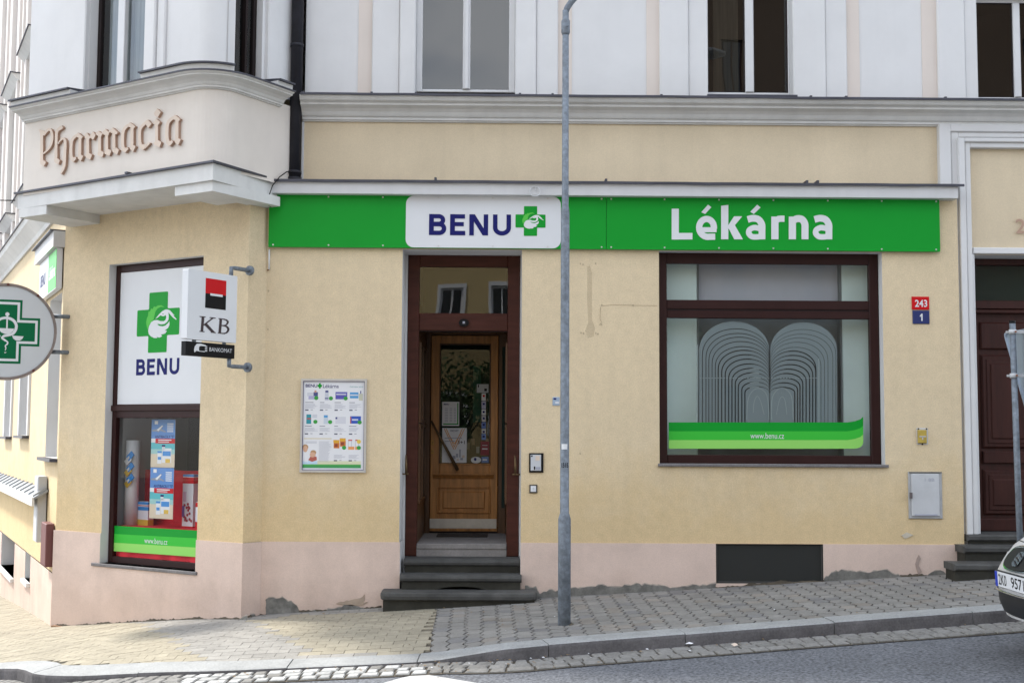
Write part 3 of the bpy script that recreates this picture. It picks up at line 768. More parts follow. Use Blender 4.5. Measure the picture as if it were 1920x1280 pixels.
letters.append(letter(ZB, [([(752, 330), (752, 690)], W)], [[(712, 200), (760, 130), (820, 185), (770, 272), (722, 242)], [(695, 370), (745, 290), (808, 345), (780, 390)], [(710, 670), (775, 630), (830, 670), (800, 748), (712, 702)]]))
letters.append(A_(lambda x, y: (ZA(x, y)[0]+a3, ZA(x, y)[1]+zz3)))
for g in letters: bpart(g.mb, 'raised_letter')

# ================================================================== chamfer display window
D = -.10
s0, s1, z0, z1 = cw['s0'], cw['s1'], cw['z0'], cw['z1']
xf = FC.S(210, 770, D); 
m = MB(FC)
wd = FC.S(219.5, 700, D)-xf
zbt, zbb = FC.Z(300, 757, D), FC.Z(300, 783, D)
m.box(xf, xf+wd, D-.06, D, z0, z1, BROWN, bev=.006); m.box(s1-.0, s1+wd, D-.06, D, z0, z1, BROWN, bev=.006)
m.box(xf+wd, s1, D-.06, D-.002, z1-.085, z1, BROWN, bev=.006); m.box(xf+wd, s1, D-.06, D-.002, z0, z0+.07, BROWN, bev=.006)
m.box(xf+wd, s1, D-.06, D-.002, zbb, zbt, BROWN, bev=.006); m.box(xf-.005, s1, D-.002, D+.02, (zbb+zbt)/2-.0, zbt-.012, BROWN, bev=.006)
dwin = bpart(m, 'display_window')
m = MB(FC); m.box(s0-.02, xf, D-.05, D-.001, z0, z1, WHT); bpart(m, 'reveal', parent=dwin)
m = MB(FC); m.box(xf+wd, s1, D-.035, D-.03, z0+.07, zbb, GLASSX); bpart(m, 'pane', parent=dwin)
m = MB(FC); m.box(xf+wd, s1, D-.035, D-.015, zbt, z1-.085, SWH); pan = bpart(m, 'sign_panel', parent=dwin)
# interior of the display
ROOMG = mat('display_back', (.03, .034, .03), .9); LWALL = mat('display_side', (.24, .25, .25), .9)
m = MB(FC)
m.box(s0-.05, s1+.4, -1.35, -1.3, -.3, 3.4, ROOMG); m.box(s0-.07, s0-.05, -1.35, D-.06, -.3, 3.4, LWALL); m.box(s1+.35, s1+.4, -1.35, D-.06, -.3, 3.4, ROOMG)
m.box(s0-.05, s1+.35, -1.3, D-.06, zbb+.12, zbb+.14, LWALL)
fl = FC.Z(260, 984, -.45)
m.box(s0-.05, s1+.35, -1.3, D-.07, fl-.6, fl-.55, ROOMG)
bpart(m, 'display_room', parent=dwin)
# films on the window
dg = D-.012+.0
def film_strip(fr, quads, d, name, parent):
    for (P, mt) in quads:
        m = MB(fr); m.prism([fr.px(x, y, d) for x, y in P], d-.0015, d, mt); bpart(m, name, parent=parent)
Fz = lambda x, y: (190+x/4, 760+y/4)
DF = D-.026
film_strip(FC, [([Fz(75, 898), Fz(735, 937), Fz(735, 995), Fz(72, 960)], GRN), ([Fz(72, 960), Fz(735, 995), Fz(735, 1065), Fz(68, 1025)], GRNM), ([Fz(68, 1025), Fz(735, 1065), Fz(735, 1136), Fz(64, 1088)], GRNP)], DF, 'window_film', dwin)
bpart(text('www.benu.cz', FC, FC.S(271, 1014, DF), FC.Z(290, 1019, DF), FC.S(314, 1014, DF), FC.Z(290, 1008.5, DF), DF, .002, SWH, None, bold=.0), 'lettering', parent=dwin, keepn=True)

# ---------------- logo glyphs
def benu(mp, fr, d, th, m):
    g = Glyph(mp, fr, d, th, m); A = lambda P, w: g.st(P, w)
    A([(388, 218), (388, 362)], 32)
    A([(404, 233), (436, 233)]+ell(436, 259, 29, 26, -90, 90, 12)[1:]+[(404, 285)], 29)
    A([(404, 287), (440, 287)]+ell(440, 317, 32, 30, -90, 90, 12)[1:]+[(404, 347)], 30)
    A([(528, 218), (528, 362)], 32); A([(544, 233), (611, 233)], 29); A([(544, 286), (603, 286)], 28); A([(544, 347), (613, 347)], 30)
    A([(655, 218), (655, 362)], 30); A([(750, 218), (750, 362)], 30); g.po([(640, 218), (676, 218), (765, 362), (729, 362)])
    A([(812, 218), (812, 308)]+ell(857, 308, 45, 39, 180, 0, 16)[1:]+[(902, 218)], 30)
    return g.mb
BIRD = [(425, 572), (500, 480), (560, 425), (610, 398), (650, 395), (690, 410), (730, 450), (752, 480), (782, 498), (756, 500), (772, 525), (820, 580), (800, 583), (740, 535), (700, 490), (665, 450), (672, 520), (668, 580), (640, 630), (590, 665), (530, 673), (470, 660), (462, 675), (500, 700), (560, 708), (610, 695), (655, 655), (684, 612), (685, 680), (660, 735), (600, 783), (640, 790), (605, 840), (525, 862), (550, 885), (505, 915), (445, 905), (460, 925), (400, 922), (345, 895), (305, 850), (293, 790), (308, 705), (350, 630), (400, 597), (460, 590), (520, 612), (580, 613), (612, 590), (627, 545), (622, 497), (600, 510), (570, 522), (540, 512), (520, 503), (470, 545)]
WING = [(285, 770), (262, 690), (256, 630), (268, 560), (290, 510), (300, 430), (322, 440), (348, 378), (372, 390), (402, 340), (430, 352), (470, 325), (530, 318), (595, 355), (525, 348), (465, 378), (428, 430), (408, 500), (395, 575), (340, 640), (302, 700)]
CROSS = [(322, 90), (655, 55), (648, 360), (872, 352), (860, 852), (632, 868), (615, 1180), (290, 1198), (292, 888), (75, 898), (95, 412), (306, 402)]
zb = zmap(FC, 250, 540, 9.85, DF)
cpl = [zb(x, y) for x, y in CROSS]
cs0 = (zb(85, 650)[0]); cs1 = zb(866, 600)[0]; cz0 = (zb(300, 1197)[1]+zb(610, 1182)[1])/2; cz1 = (zb(330, 92)[1]+zb(650, 60)[1])/2
def unit(p):
    s, z = zb(*p); return ((s-cs0)/(cs1-cs0), (z-cz0)/(cz1-cz0))
UB = [unit(p) for p in BIRD]; UW = [unit(p) for p in WING]
def logo(fr, s0, s1, z0, z1, d, th, parent):
    h = s1-s0; v = z1-z0; bw = .22
    cx, cz = (s0+s1)/2, (z0+z1)/2; a, b, e, f = h/2, v/2, h*bw, v*bw
    P = [(cx-e, cz+b), (cx-e, cz+f), (cx-a, cz+f), (cx-a, cz-f), (cx-e, cz-f), (cx-e, cz-b), (cx+e, cz-b), (cx+e, cz-f), (cx+a, cz-f), (cx+a, cz+f), (cx+e, cz+f), (cx+e, cz+b)]
    m = MB(fr); m.prism(rpoly(P, h*.025), d, d+th, GRN); cr_ = part_any(m, 'cross_emblem', parent)
    mp = lambda p: (s0+p[0]*h, z0+p[1]*v)
    m = MB(fr); m.prism([mp(p) for p in UW], d+th, d+th+.001, GRNL); part_any(m, 'wing', cr_)
    m = MB(fr); m.prism([mp(p) for p in UB], d+th, d+th+.0018, SWH); m.prism([mp(unit(p)) for p in ell(567, 480, 9, 11, n=10)], d+th+.001, d+th+.0024, GRN); part_any(m, 'bird', cr_)
logo(FC, cs0, cs1, cz0, cz1, D-.0145, .0015, pan)
dB = D-.0145
cv = lambda x, y: FC.px(x, y, dB)
xa, xb = cv(255.5, 690)[0], cv(336, 690)[0]; za = (cv(258, 673)[1]+cv(330, 671)[1])/2; zb_ = (cv(258, 703)[1]+cv(330, 702)[1])/2
bpart(benu(rmap(372, 218, 917, 362, xa, za, xb, zb_), FC, dB, .0015, NAVY), 'lettering', parent=pan)

# ================================================================== main shop window (arched etched glass)
D = -.125
s0, s1, z0, z1 = wz['s0'], wz['s1'], wz['z0'], wz['z1']
fx = lambda x: FF.S(x, 700, D)
fz = lambda y: FF.Z(1440, y, D)
m = MB(FF); e = s1
m.box(s0, fx(1251), D-.06, D, z0, z1, BROWN, bev=.007); m.box(fx(1632), fx(1650), D-.06, D, z0, z1, BROWN, bev=.007); m.box(fx(1650), s1, D-.05, D-.01, z0, z1, WHT)
for a, b in ((495, 470), (580, 563), (597, 583), (876, 853)): m.box(fx(1251), fx(1632), D-.06, D-.003, fz(a), fz(b), BROWN, bev=.006)
m.box(fx(1251), fx(1632), D-.05, D-.012, fz(584), fz(579), DBROWN)
m.box(fx(1251), fx(1632), D-.06, D-.001, z1-.004-.02, z1, BROWN)
swin = bpart(m, 'shop_window')
m = MB(FF); m.box(S(1234, 870, .02), S(1666, 870, .02), D, .035, z0-.028, z0+.002, SILL, bev=.005); bpart(m, 'sill', parent=swin)
for a, b in ((563, 495), (853, 597)):
    m = MB(FF); m.box(fx(1251), fx(1632), D-.034, D-.028, fz(a), fz(b), GLASS); bpart(m, 'pane', parent=swin)
PALEW = mat('pale_room', (.72, .83, .79), .9, .04, 2)
GREYW = mat('grey_panel', (.48, .48, .53), .7, .05, 2)
ROOMD = mat('room_dark', (.17, .185, .185), .9, .15, 2)
m = MB(FF); a, b = S(1252, 700, D-.30), S(1640, 700, D-.30)
bk = D-.26; xa, xb = FF.S(1308, 700, bk), FF.S(1580, 700, bk)
m.box(s0-.1, xa, bk-.02, bk, z0-.2, z1+.1, PALEW, bev=.01); m.box(xb, s1+.3, bk-.02, bk, z0-.2, z1+.1, PALEW, bev=.01)
m.box(s0-.12, s0-.1, bk, D-.07, z0-.2, z1+.1, PALEW); m.box(s1+.3, s1+.32, bk, D-.07, z0-.2, z1+.1, PALEW)
m.box(s0-.1, s1+.3, bk, D-.07, z0-.22, z0-.2, PALEW); m.box(s0-.1, s1+.3, bk, D-.07, z1+.1, z1+.12, PALEW)
m.box(xa, xb, bk-.14, bk-.12, z0-.2, z1+.1, ROOMD)
m.box(xa, xa+.02, bk-.12, bk, z0-.2, z1+.1, ROOMD); m.box(xb-.02, xb, bk-.12, bk, z0-.2, z1+.1, ROOMD)
m.box(xa+.02, xb-.02, bk-.10, bk-.08, FF.Z(1440, 590, bk), z1+.1, GREYW)
bpart(m, 'room', parent=swin)
# frosted film with nested arches
FROST = film_mat('frosted_film', (.225, .265, .275), .66, .6)
FROSTL = film_mat('frosted_light', (.40, .46, .46), .5, .6)
LINE2 = film_mat('clear_line_pale', (.03, .035, .04), .30, .3)
LINE = film_mat('clear_line', (.012, .014, .016), .88, .3)
DFm = D-.038
za_ = zmap(FF, 1290, 590, 6.097, DFm)
def arch(k, side):
    """k 0..14 nested arch; returns zoom points"""
    xl = [128, 165, 205, 238, 275, 312, 345, 385, 425, 465, 502, 540, 575, 615, 650][k]
    pk = [78, 160, 212, 255, 305, 362, 405, 455, 505, 560, 612, 662, 715, 768, 820][k]
    spy = 430+k*33 if k else 430
    x0, x1 = xl, 930
    if side: 
        x0 = [1705, 1690, 1655, 1600, 1560, 1520, 1462, 1460, 1425, 1390, 1350, 1312, 1280, 1252, 1220][k]; x1 = 938
        pk += 8
    c = (x0+x1)/2; rx = abs(x1-x0)/2
    P = [(x0, 1232)]
    for i in range(0, 25):
        t = math.pi*i/24; xx = c-(x1-x0)/2*math.cos(t); P.append((xx, spy-(spy-pk)*math.sin(t)**.9))
    return P
m = MB(FF)
for side in (0, 1):
    P = arch(0, side); P = P+[(930+8*side, 1232)]
    m.prism([za_(x, y) for x, y in P], DFm-.001, DFm, FROST)
film = bpart(m, 'frosted_film', parent=swin)
m = MB(FF)
for side in (0, 1):
    for k in range(1, 15):
        P = arch(k, side)
        ws = [(8 if k < 6 else 12) if (i < 15) else max(3, 8-(i-15)*.6) for i in range(len(P))]
        L, Q = offs(P, ws)
        m.rib([za_(*p) for p in L], [za_(*p) for p in Q], DFm, DFm+.0012+.0001*k, LINE2 if side and k < 6 else LINE)
bpart(m, 'clear_lines', parent=swin)
m = MB(FF)
def thin(P, w, mt=FROSTL):
    L, Q = offs(P, w); m.rib([za_(*p) for p in L], [za_(*p) for p in Q], DFm+.003, DFm+.004, mt)
for i in range(40):
    x = 130+i*34
    if x < 1460: thin([(x, 722), (x+22, 722)], 9)
thin([(105, 340), (105, 1232)], 16); thin([(1495, 500), (1495, 1232)], 12); thin(arch(0, 0)[1:14], 5)
thin(cr([(745, 1120), (755, 1000), (790, 930), (830, 990), (870, 1140)]), 8); thin(cr([(1010, 1140), (1040, 990), (1075, 935), (1110, 990), (1130, 1140)]), 8)
for yy in (615, 665, 715, 770, 822): thin(cr([(705, yy+12), (760, yy), (812, yy+4)], 3), 10)
thin(cr([(672, 1200), (690, 950), (790, 840), (900, 920), (925, 1200)]), 10); thin(cr([(952, 1200), (965, 940), (1070, 835), (1180, 930), (1200, 1200)]), 10)
bpart(m, 'etched_lines', parent=swin)
# green film strip
D5 = D-.026; z6 = lambda x, y: (1060+x/2.2326, 340+y/2.2326)
def strip(yt, yb, mt, r):
    P = [z6(433, yt), z6(1180, yt), z6(1212, yt-5), z6(1235, yt-13), z6(1247, yt-24), z6(1247, yb-24), z6(1235, yb-13), z6(1212, yb-5), z6(1180, yb), z6(433, yb)]
    if r: P = [z6(433, yt), z6(1180, yt), z6(1212, yt-5), z6(1235, yt-13), z6(1247, yt-24), z6(1247, yb-24), z6(1240, yb-10), z6(1228, yb-3), z6(1210, yb), z6(433, yb)]
    q = MB(FF); q.prism([FF.px(x, y, D5) for x, y in P], D5-.0015, D5, mt); bpart(q, 'window_film', parent=swin)
strip(1008, 1045, GRN, 0); strip(1045, 1082, GRNM, 0); strip(1082, 1118, GRNP, 1)
bpart(text('www.benu.cz', FF, FF.S(1407, 815, D5), FF.Z(1438, 822, D5), FF.S(1470, 815, D5), FF.Z(1438, 811, D5), D5, .002, SWH, None, bold=.0), 'lettering', parent=swin, keepn=True)

# vent grille in the plinth
m = MB(FF); m.box(vz['s0'], vz['s1'], -.05, -.01, vz['z0'], vz['z1'], VENT)
vg = bpart(m, 'cellar_vent')
m = MB(FF); frame_rect(m, vz['s0'], vz['s1'], vz['z0'], vz['z1'], .018, -.012, .002, mat('vent_frame', (.03, .028, .025), .6), FF); bpart(m, 'vent_frame', parent=vg)

# ================================================================== entrance
DJ = -.42; DD = -1.85
zf = lambda y, d=DJ: FF.Z(868, y, d); xf_ = lambda x, d=DJ, y=760: FF.S(x, y, d)
E1, E2, E3, E4 = xf_(762), xf_(784), xf_(951), xf_(974)
zs1 = .375; zland = .507
m = MB(FF)
m.box(E1, E2, DJ-.09, DJ, zs1, zf(478), REDBR, bev=.008); m.box(E3, E4, DJ-.09, DJ, zs1, zf(478), REDBR, bev=.008)
m.box(dz['s0']-.03, E1, DJ-.05, DJ-.01, -.2, dz['z1']+.1, WHT); m.box(E4, dz['s1']+.03, DJ-.05, DJ-.01, -.2, dz['z1']+.1, WHT)
m.box(E2, E3, DJ-.09, DJ-.003, zf(500), zf(478), REDBR, bev=.008); m.box(E2, E3, DJ-.09, DJ-.003, zf(620), zf(587), REDBR, bev=.008)
m.box(E2, E3, DJ-.1, DJ-.02, zf(621.5), zf(619), DBROWN)
m.box(dz['s0']-.03, dz['s1']+.03, DJ-.06, DJ-.02, zf(478), dz['z1']+.1, WHT)
ent = bpart(m, 'entrance_frame')
m = MB(FF); m.box(E2, E3, DJ-.05, DJ-.044, zf(587), zf(500), GLASST); bpart(m, 'transom_pane', parent=ent)
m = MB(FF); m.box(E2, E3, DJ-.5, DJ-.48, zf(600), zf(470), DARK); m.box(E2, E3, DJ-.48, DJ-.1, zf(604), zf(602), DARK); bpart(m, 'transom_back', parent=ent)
m = MB(FF)
c = (xf_(868.5), zf(605)); m.prism(ell(c[0], c[1], .055, .042, n=20), DJ, DJ+.03, BLK, smooth=True); m.box(c[0]-.012, c[0]+.012, DJ+.03, DJ+.034, c[1]-.006, c[1]+.012, MIDGREY)
m.box(c[0]-.015, c[0]+.015, DJ+.03, DJ+.033, c[1]-.013, c[1]-.009, MIDGREY)
bpart(m, 'door_sensor', parent=ent)
# vestibule shell
zl2 = zland
m = MB(FF); cz = zf(618)
m.box(E2-.09, E2-.0, DD-.1, DJ-.09, 0, cz+.3, OAKD); m.box(E3, E3+.09, DD-.1, DJ-.09, 0, cz+.3, OAKD)
m.box(E2, E3, DD-.1, DJ-.09, cz+.07, cz+.12, OAKD); m.box(E2, E3, DD-.02, DJ-.1, -.1, zland-.06, STEPG)
bpart(m, 'vestibule')
for a, b in ((E2, .006), (E3, -.006)):
    for q0, q1 in ((-1.05, -.62), (-1.62, -1.15)):
        for w0, w1 in ((zland+.45, zland+1.25), (zland+1.33, zland+2.15)):
            m = MB(FF); m.box(a, a+b, q0, q1, w0, w1, GLASSD); m.box(a-.0, a+b*.5, q0, q1, w0, w1, DGREEN)
            frame_x = MB(FF)
            bpart(m, 'side_pane')
            for r0_, r1_, t0, t1 in ((q0-.03, q0, w0, w1), (q1, q1+.03, w0, w1), (q0-.03, q1+.03, w0-.03, w0), (q0-.03, q1+.03, w1, w1+.03)):
                frame_x.box(a, a+b*3, r0_, r1_, t0, t1, OAKD)
            bpart(frame_x, 'side_pane_frame')
# door wall with strips
xd = lambda x, y=800: FF.S(x, y, DD); zd = lambda y: FF.Z(870, y, DD)
m = MB(FF); a, b = xd(807), xd(934)
zdb = zland
m.box(E2, a, DD-.06, DD+.03, zdb-.05, cz+.1, OAKD, bev=.008); m.box(b, E3, DD-.06, DD+.03, zdb-.05, cz+.1, OAKD, bev=.008)
m.box(a, b, DD-.06, DD+.027, zd(628), cz+.1, OAKD, bev=.008)
m.box(b+.045, E3-.015, DD+.028, DD+.034, zdb+.3, zd(650), DGREEN)
bpart(m, 'door_frame')
leaf = MB(FF); g0_, g1_ = xd(825), xd(918); gz0, gz1 = zd(869), zd(646)
zk0, zk1 = zd(990), zd(972)
leaf.box(a+.003, g0_, DD-.05, DD, zdb+.02, zd(629), OAK, bev=.006); leaf.box(g1_, b-.003, DD-.05, DD, zdb+.02, zd(629), OAK, bev=.006)
leaf.box(g0_, g1_, DD-.05, DD-.001, gz1, zd(629), OAK, bev=.006); leaf.box(g0_, g1_, DD-.05, DD-.001, zdb+.02, gz0, OAK, bev=.006)
for x0, x1, y0, y1 in ((g0_-.012, g0_+.004, gz0-.01, gz1+.01), (g1_-.004, g1_+.012, gz0-.01, gz1+.01)): leaf.box(x0, x1, DD, DD+.012, y0, y1, OAKD, bev=.004)
leaf.box(g0_-.01, g1_+.01, DD, DD+.014, gz0-.012, gz0+.004, OAK, bev=.004); leaf.box(g0_-.01, g1_+.01, DD, DD+.012, gz1-.004, gz1+.012, OAKD, bev=.004)
dl = bpart(leaf, 'shop_door')
m = MB(FF); m.extr([(DD, zd(897)), (DD+.02, zd(896)), (DD+.035, zd(892)), (DD+.06, zd(889.5)), (DD+.06, zd(887.5)), (DD, zd(887.5))], xd(813), xd(926), OAK); bpart(m, 'ledge', parent=dl)
m = MB(FF); q0, q1, w0, w1 = xd(820), xd(921), zd(962), zd(912)
for x0, x1, y0, y1 in ((q0, q0+.022, w0, w1), (q1-.022, q1, w0, w1), (q0+.022, q1-.022, w1-.022, w1), (q0+.022, q1-.022, w0, w0+.022)): m.box(x0, x1, DD, DD+.018, y0, y1, OAK, bev=.007)
m.box(q0+.07, q1-.07, DD, DD+.014, w0+.055, w1-.055, OAK, bev=.012)
bpart(m, 'door_panel', parent=dl)
m = MB(FF); m.box(xd(807.5), xd(932), DD+.001, DD+.008, zk0, zk1, STEEL); bpart(m, 'kick_plate', parent=dl)
m = MB(FF); m.box(g0_, g1_, DD-.03, DD-.024, gz0, gz1, GLASSD); bpart(m, 'pane', parent=dl)
m = MB(FF); m.box(g0_-.3, g1_+.3, DD-.9, DD-.88, gz0-.3, gz1+.2, DGREEN)
m.box(xd(840), xd(868), DD-.6, DD-.5, gz0-.1, gz0+.35, mat('shelf_dark', (.10, .08, .05), .8)); m.box(xd(885), xd(900), DD-.6, DD-.5, gz0+.5, gz0+1.2, mat('shelf_green', (.02, .10, .07), .8))
for k in range(9): m.box(xd(838+k*9), xd(844+k*9), DD-.48, DD-.45, gz0+.12+.05*(k % 3), gz0+.2+.05*(k % 3), (MIDGREY, ROOMD, LETE)[k % 3])
bpart(m, 'room', parent=dl)
m = MB(FF); p0 = (xd(809), DD+.06, zd(789)); p1 = (xd(859.5), DD+.07, zd(881))
m.tube([p0, ((p0[0]+p1[0])/2, DD+.066, (p0[2]+p1[2])/2), p1], [.011, .016, .021], BRASSD, 10)
m.tube([(p0[0]+.02, DD, p0[2]-.03), (p0[0]+.02, DD+.06, p0[2]-.03)], .009, BRASSD, 8); m.tube([(p1[0]-.015, DD, p1[2]+.03), (p1[0]-.015, DD+.07, p1[2]+.03)], .011, BRASSD, 8)
bpart(m, 'door_handle', parent=dl)
for y in (830, 847):
    m = MB(FF); m.prism(rrect(xd(811.5)-.016, zd(y)-.028, xd(811.5)+.016, zd(y)+.028, .012), DD, DD+.012, BRASS); m.prism(ell(xd(811.5), zd(y)+.004, .009, .009, n=12), DD+.012, DD+.02, BRASSD); bpart(m, 'door_lock', parent=dl)
# pull handles on the frame
for sx, sgn in ((762, -1), (967, 1)):
    m = MB(FF); x = xf_(sx if sgn < 0 else 966); d0 = DJ
    xx = x+(.008 if sgn < 0 else .0)
    zt, zb2 = zf(853), zf(888)
    m.tube([(xx, d0+.08, zt), (xx+.004, d0+.10, (zt+zb2)/2), (xx+.004, d0+.08, zb2)], [.008, .013, .015], BRASSD, 8)
    m.tube([(xx, d0, zt-.03), (xx, d0+.08, zt-.03)], .007, BRASSD, 8); m.tube([(xx-.01, d0, zb2), (xx, d0+.085, zb2)], .009, BRASSD, 8)
    m.tube([(xx+.03*-sgn, d0+.08, zb2), (xx+sgn*.055, d0+.09, zb2)], .009, BRASSD, 8); m.tube([(xx+sgn*.055, d0+.09, zb2), (xx+sgn*.078, d0+.09, zb2)], .017, BRASSD, 8)
    bpart(m, 'pull_handle', parent=ent)

# steps
m = MB(FF); m.box(E2-.0, E3+.0, DD+.0, DJ+.01, zland-.055, zland, STEPG, bev=.006); m.box(E2, E3, DD, DJ+.0, zs1-.3, zland-.055, STEPG); m.box(a, b, DD-.05, DD+.02, zland, zland+.02, DBROWN)
bpart(m, 'threshold_step')
def nosing(mb, x0, x1, d0, d1, zt, th, m, curve=0., n=16):
    """rounded stone tread; front edge d1, optional curved ends"""
    pr = [(d0, zt-th), (d1-.03, zt-th), (d1-.005, zt-th*.75), (d1, zt-th*.45), (d1-.008, zt-th*.15), (d1-.03, zt), (d0, zt)]
    mb.extr(pr, x0, x1, m)
m = MB(FF); x0, x1 = S(757, 1045, -.1), S(975, 1045, -.1)
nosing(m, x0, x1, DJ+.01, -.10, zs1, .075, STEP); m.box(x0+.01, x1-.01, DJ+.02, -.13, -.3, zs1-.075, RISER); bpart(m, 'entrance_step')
m = MB(FF); x0, x1 = S(750, 1080, .1), S(978, 1080, .1)
nosing(m, x0, x1, -.13, .12, .235, .075, STEP)
ax0, ax1 = S(814, 1095, .09), S(913, 1095, .09)
P = [(x0+.015, -.4), (x0+.015, .16), (x1-.015, .16), (x1-.015, -.4), (ax1, -.4), (ax1, .065)] + [((ax0+ax1)/2+(ax1-ax0)/2*math.cos(t), .065+.052*math.sin(t)) for t in [math.pi*i/16 for i in range(1, 16)]] + [(ax0, .065), (ax0, -.4)]
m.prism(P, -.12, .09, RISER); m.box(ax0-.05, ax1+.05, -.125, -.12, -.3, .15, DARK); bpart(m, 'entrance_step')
m = MB(FF); x0, x1 = S(714, 1115, .32), S(1006, 1110, .32)
P = [(x0, .02), (x0, .25), (x0+.03, .30), (x0+.09, .325), (x1-.09, .325), (x1-.03, .30), (x1, .25), (x1, .02)]
v = []; 
for sc_, zz in ((.0, .085), (.012, .072), (.016, .045), (.010, .015), (-.015, -.002)):
    v.append([((p[0]-((x0+x1)/2))*(1+sc_*.8)+(x0+x1)/2, p[1]+sc_, zz) for p in P])
vv = [p for rg in v for p in rg]; n = len(P)
m.raw(vv, [tuple(range(n)), tuple(range(4*n, 5*n))]+[(k*n+i, k*n+(i+1) % n, (k+1)*n+(i+1) % n, (k+1)*n+i) for k in range(4) for i in range(n)], STEP)
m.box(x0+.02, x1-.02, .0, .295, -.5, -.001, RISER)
bpart(m, 'entrance_step')
m = MB(FF); m.box(FF.S(819, 1003, -1.35), FF.S(914, 1003, -1.35), -1.62, -1.25, zland+.001, zland+.014, mat('door_mat', (.035, .028, .024), .95, .3, 30))
thing(m, 'door_mat', 'thin dark door mat on the stone threshold before the wooden shop door', 'mat')

# papers and stickers on the door glass (things hanging there)
dgl = DD-.022
def sheet(x0, x1, y0, y1, d=dgl, m=PAPER, fr=FF):
    q = MB(fr); q.box(fr.S(x0, (y0+y1)/2, d), fr.S(x1, (y0+y1)/2, d), d, d+.002, fr.Z((x0+x1)/2, y1, d), fr.Z((x0+x1)/2, y0, d), m); return q
def addrect(q, x0, x1, y0, y1, m, k=1, fr=FF, d=dgl):
    q.box(fr.S(x0, y0, d), fr.S(x1, y0, d), d+.002, d+.002+.0006*k, fr.Z(x0, y1, d), fr.Z(x0, y0, d), m)
q = sheet(829, 861, 753, 798)
o = thing(q, 'notice', 'white opening hours notice with green edge on the shop door glass', 'notice')
q = MB(FF); addrect(q, 857.5, 859.5, 755, 795, GRN); addrect(q, 831, 859.5, 793.5, 795.5, GRN, 2)
part_any(q, 'green_border', o)
q = MB(FF)
for i in range(9): addrect(q, 834, 840, 765+i*3, 766+i*3, MIDGREY); addrect(q, 843, 848, 765+i*3, 766+i*3, MIDGREY); addrect(q, 851, 855, 765+i*3, 766+i*3, MIDGREY)
part_any(q, 'printed_lines', o)
part_any(text('BENU', FF, FF.S(832, 757, dgl), zd(759), FF.S(842, 757, dgl), zd(756), dgl+.002, .0006, NAVY, None, bold=.03), 'lettering', o, keepn=True)
q = sheet(829, 875, 802, 867); o = thing(q, 'offer_poster', 'white poster with a gold letter V and the offer 3+1 on the door glass', 'poster')
GOLD = mat('print_gold', (.62, .30, .10), .5)
q = MB(FF); zv = lambda x, y: FF.px(x, y, dgl)
for P in ([(833, 803), (851, 842)], [(836.5, 803), (852, 838)], [(871, 803), (853, 842)], [(867, 803), (851.5, 838)], [(840, 812), (852, 832)], [(864, 812), (852, 832)]):
    L, Qr = offs(P, 1.6); q.rib([zv(*p) for p in L], [zv(*p) for p in Qr], dgl+.002, dgl+.0028+random.random()*.0005, GOLD)
part_any(q, 'gold_v', o)
part_any(text('VICHY', FF, FF.S(844, 807, dgl), zd(809), FF.S(860, 807, dgl), zd(805.5), dgl+.0035, .0006, NAVY, None, bold=.01), 'lettering', o, keepn=True)
part_any(text('3+1', FF, FF.S(858, 830, dgl), zd(832), FF.S(871.5, 830, dgl), zd(825.5), dgl+.0035, .0006, BLK, None, bold=.01), 'lettering', o, keepn=True)
q = MB(FF)
for x0, x1, y0, y1, mt in ((861, 864, 842, 857, MIDGREY), (855, 859, 850, 857, MIDGREY), (866, 871, 853, 858, LETT), (849, 854, 854, 860, MIDGREY), (857, 860, 860, 863, LETT), (863, 868, 858, 862, MIDGREY)): addrect(q, x0, x1, y0, y1, mt, 3)
addrect(q, 834, 853, 826, 827.5, MIDGREY, 3); addrect(q, 834, 866, 820, 821.5, MIDGREY, 3)
part_any(q, 'printed_artwork', o)
q = sheet(894, 916, 720, 736, m=mat('sticker_grey', (.42, .45, .47), .6)); addrect(q, 908, 913, 728, 733, BLK); addrect(q, 896, 898, 721, 726, BLK)
thing(q, 'sticker', 'small grey card sticker at the top right of the door glass', 'sticker')
for i, (y0, y1, mt, lb) in enumerate([(737, 751, SWH, 'white and red'), (752, 766, mat('st_lilac', (.42, .42, .55), .5), 'pale lilac'), (767, 778, SWH, 'plain white'), (779, 790, mat('st_pale', (.5, .5, .52), .5), 'pale grey'), (791, 803, mat('st_blue', (.10, .18, .45), .5), 'mid blue'), (804, 812, SWH, 'small white'), (813, 824, mat('st_blue2', (.16, .28, .6), .5), 'light blue')]):
    q = sheet(903, 911, y0, y1, m=mt); addrect(q, 905, 909, y0+3, y0+7, RED if i == 0 else NAVY)
    thing(q, 'sticker', ['white sticker with red mark, topmost of the payment sticker column on the door', 'pale lilac sticker second from the top of the door sticker column', 'plain white sticker third from the top of the door sticker column', 'pale grey sticker in the middle of the door sticker column', 'mid blue sticker fifth from the top of the door sticker column', 'small white sticker between two blue ones in the door column', 'light blue sticker just above the red one on the door glass'][i], 'sticker', group='payment stickers on the door glass')
q = sheet(901, 917, 827, 853, m=mat('st_red', (.20, .01, .02), .5)); addrect(q, 904, 914, 840, 842, SWH); addrect(q, 904, 914, 834, 835, SWH)
thing(q, 'sticker', 'dark red sticker low on the right of the door glass', 'sticker')
q = sheet(903, 916, 856, 867, m=mat('st_blue3', (.12, .2, .42), .5)); addrect(q, 905, 913, 860, 863, SWH); thing(q, 'sticker', 'square blue sticker at the bottom right corner of the door glass', 'sticker')
q = MB(FF); q.prism([zv(x, y) for x, y in ell(892.5, 862, 9.5, 6.2, n=24)], dgl, dgl+.002, SWH); q.prism([zv(x, y) for x, y in ell(891, 860.5, 2.5, 3, n=10)], dgl+.002, dgl+.003, NAVY)
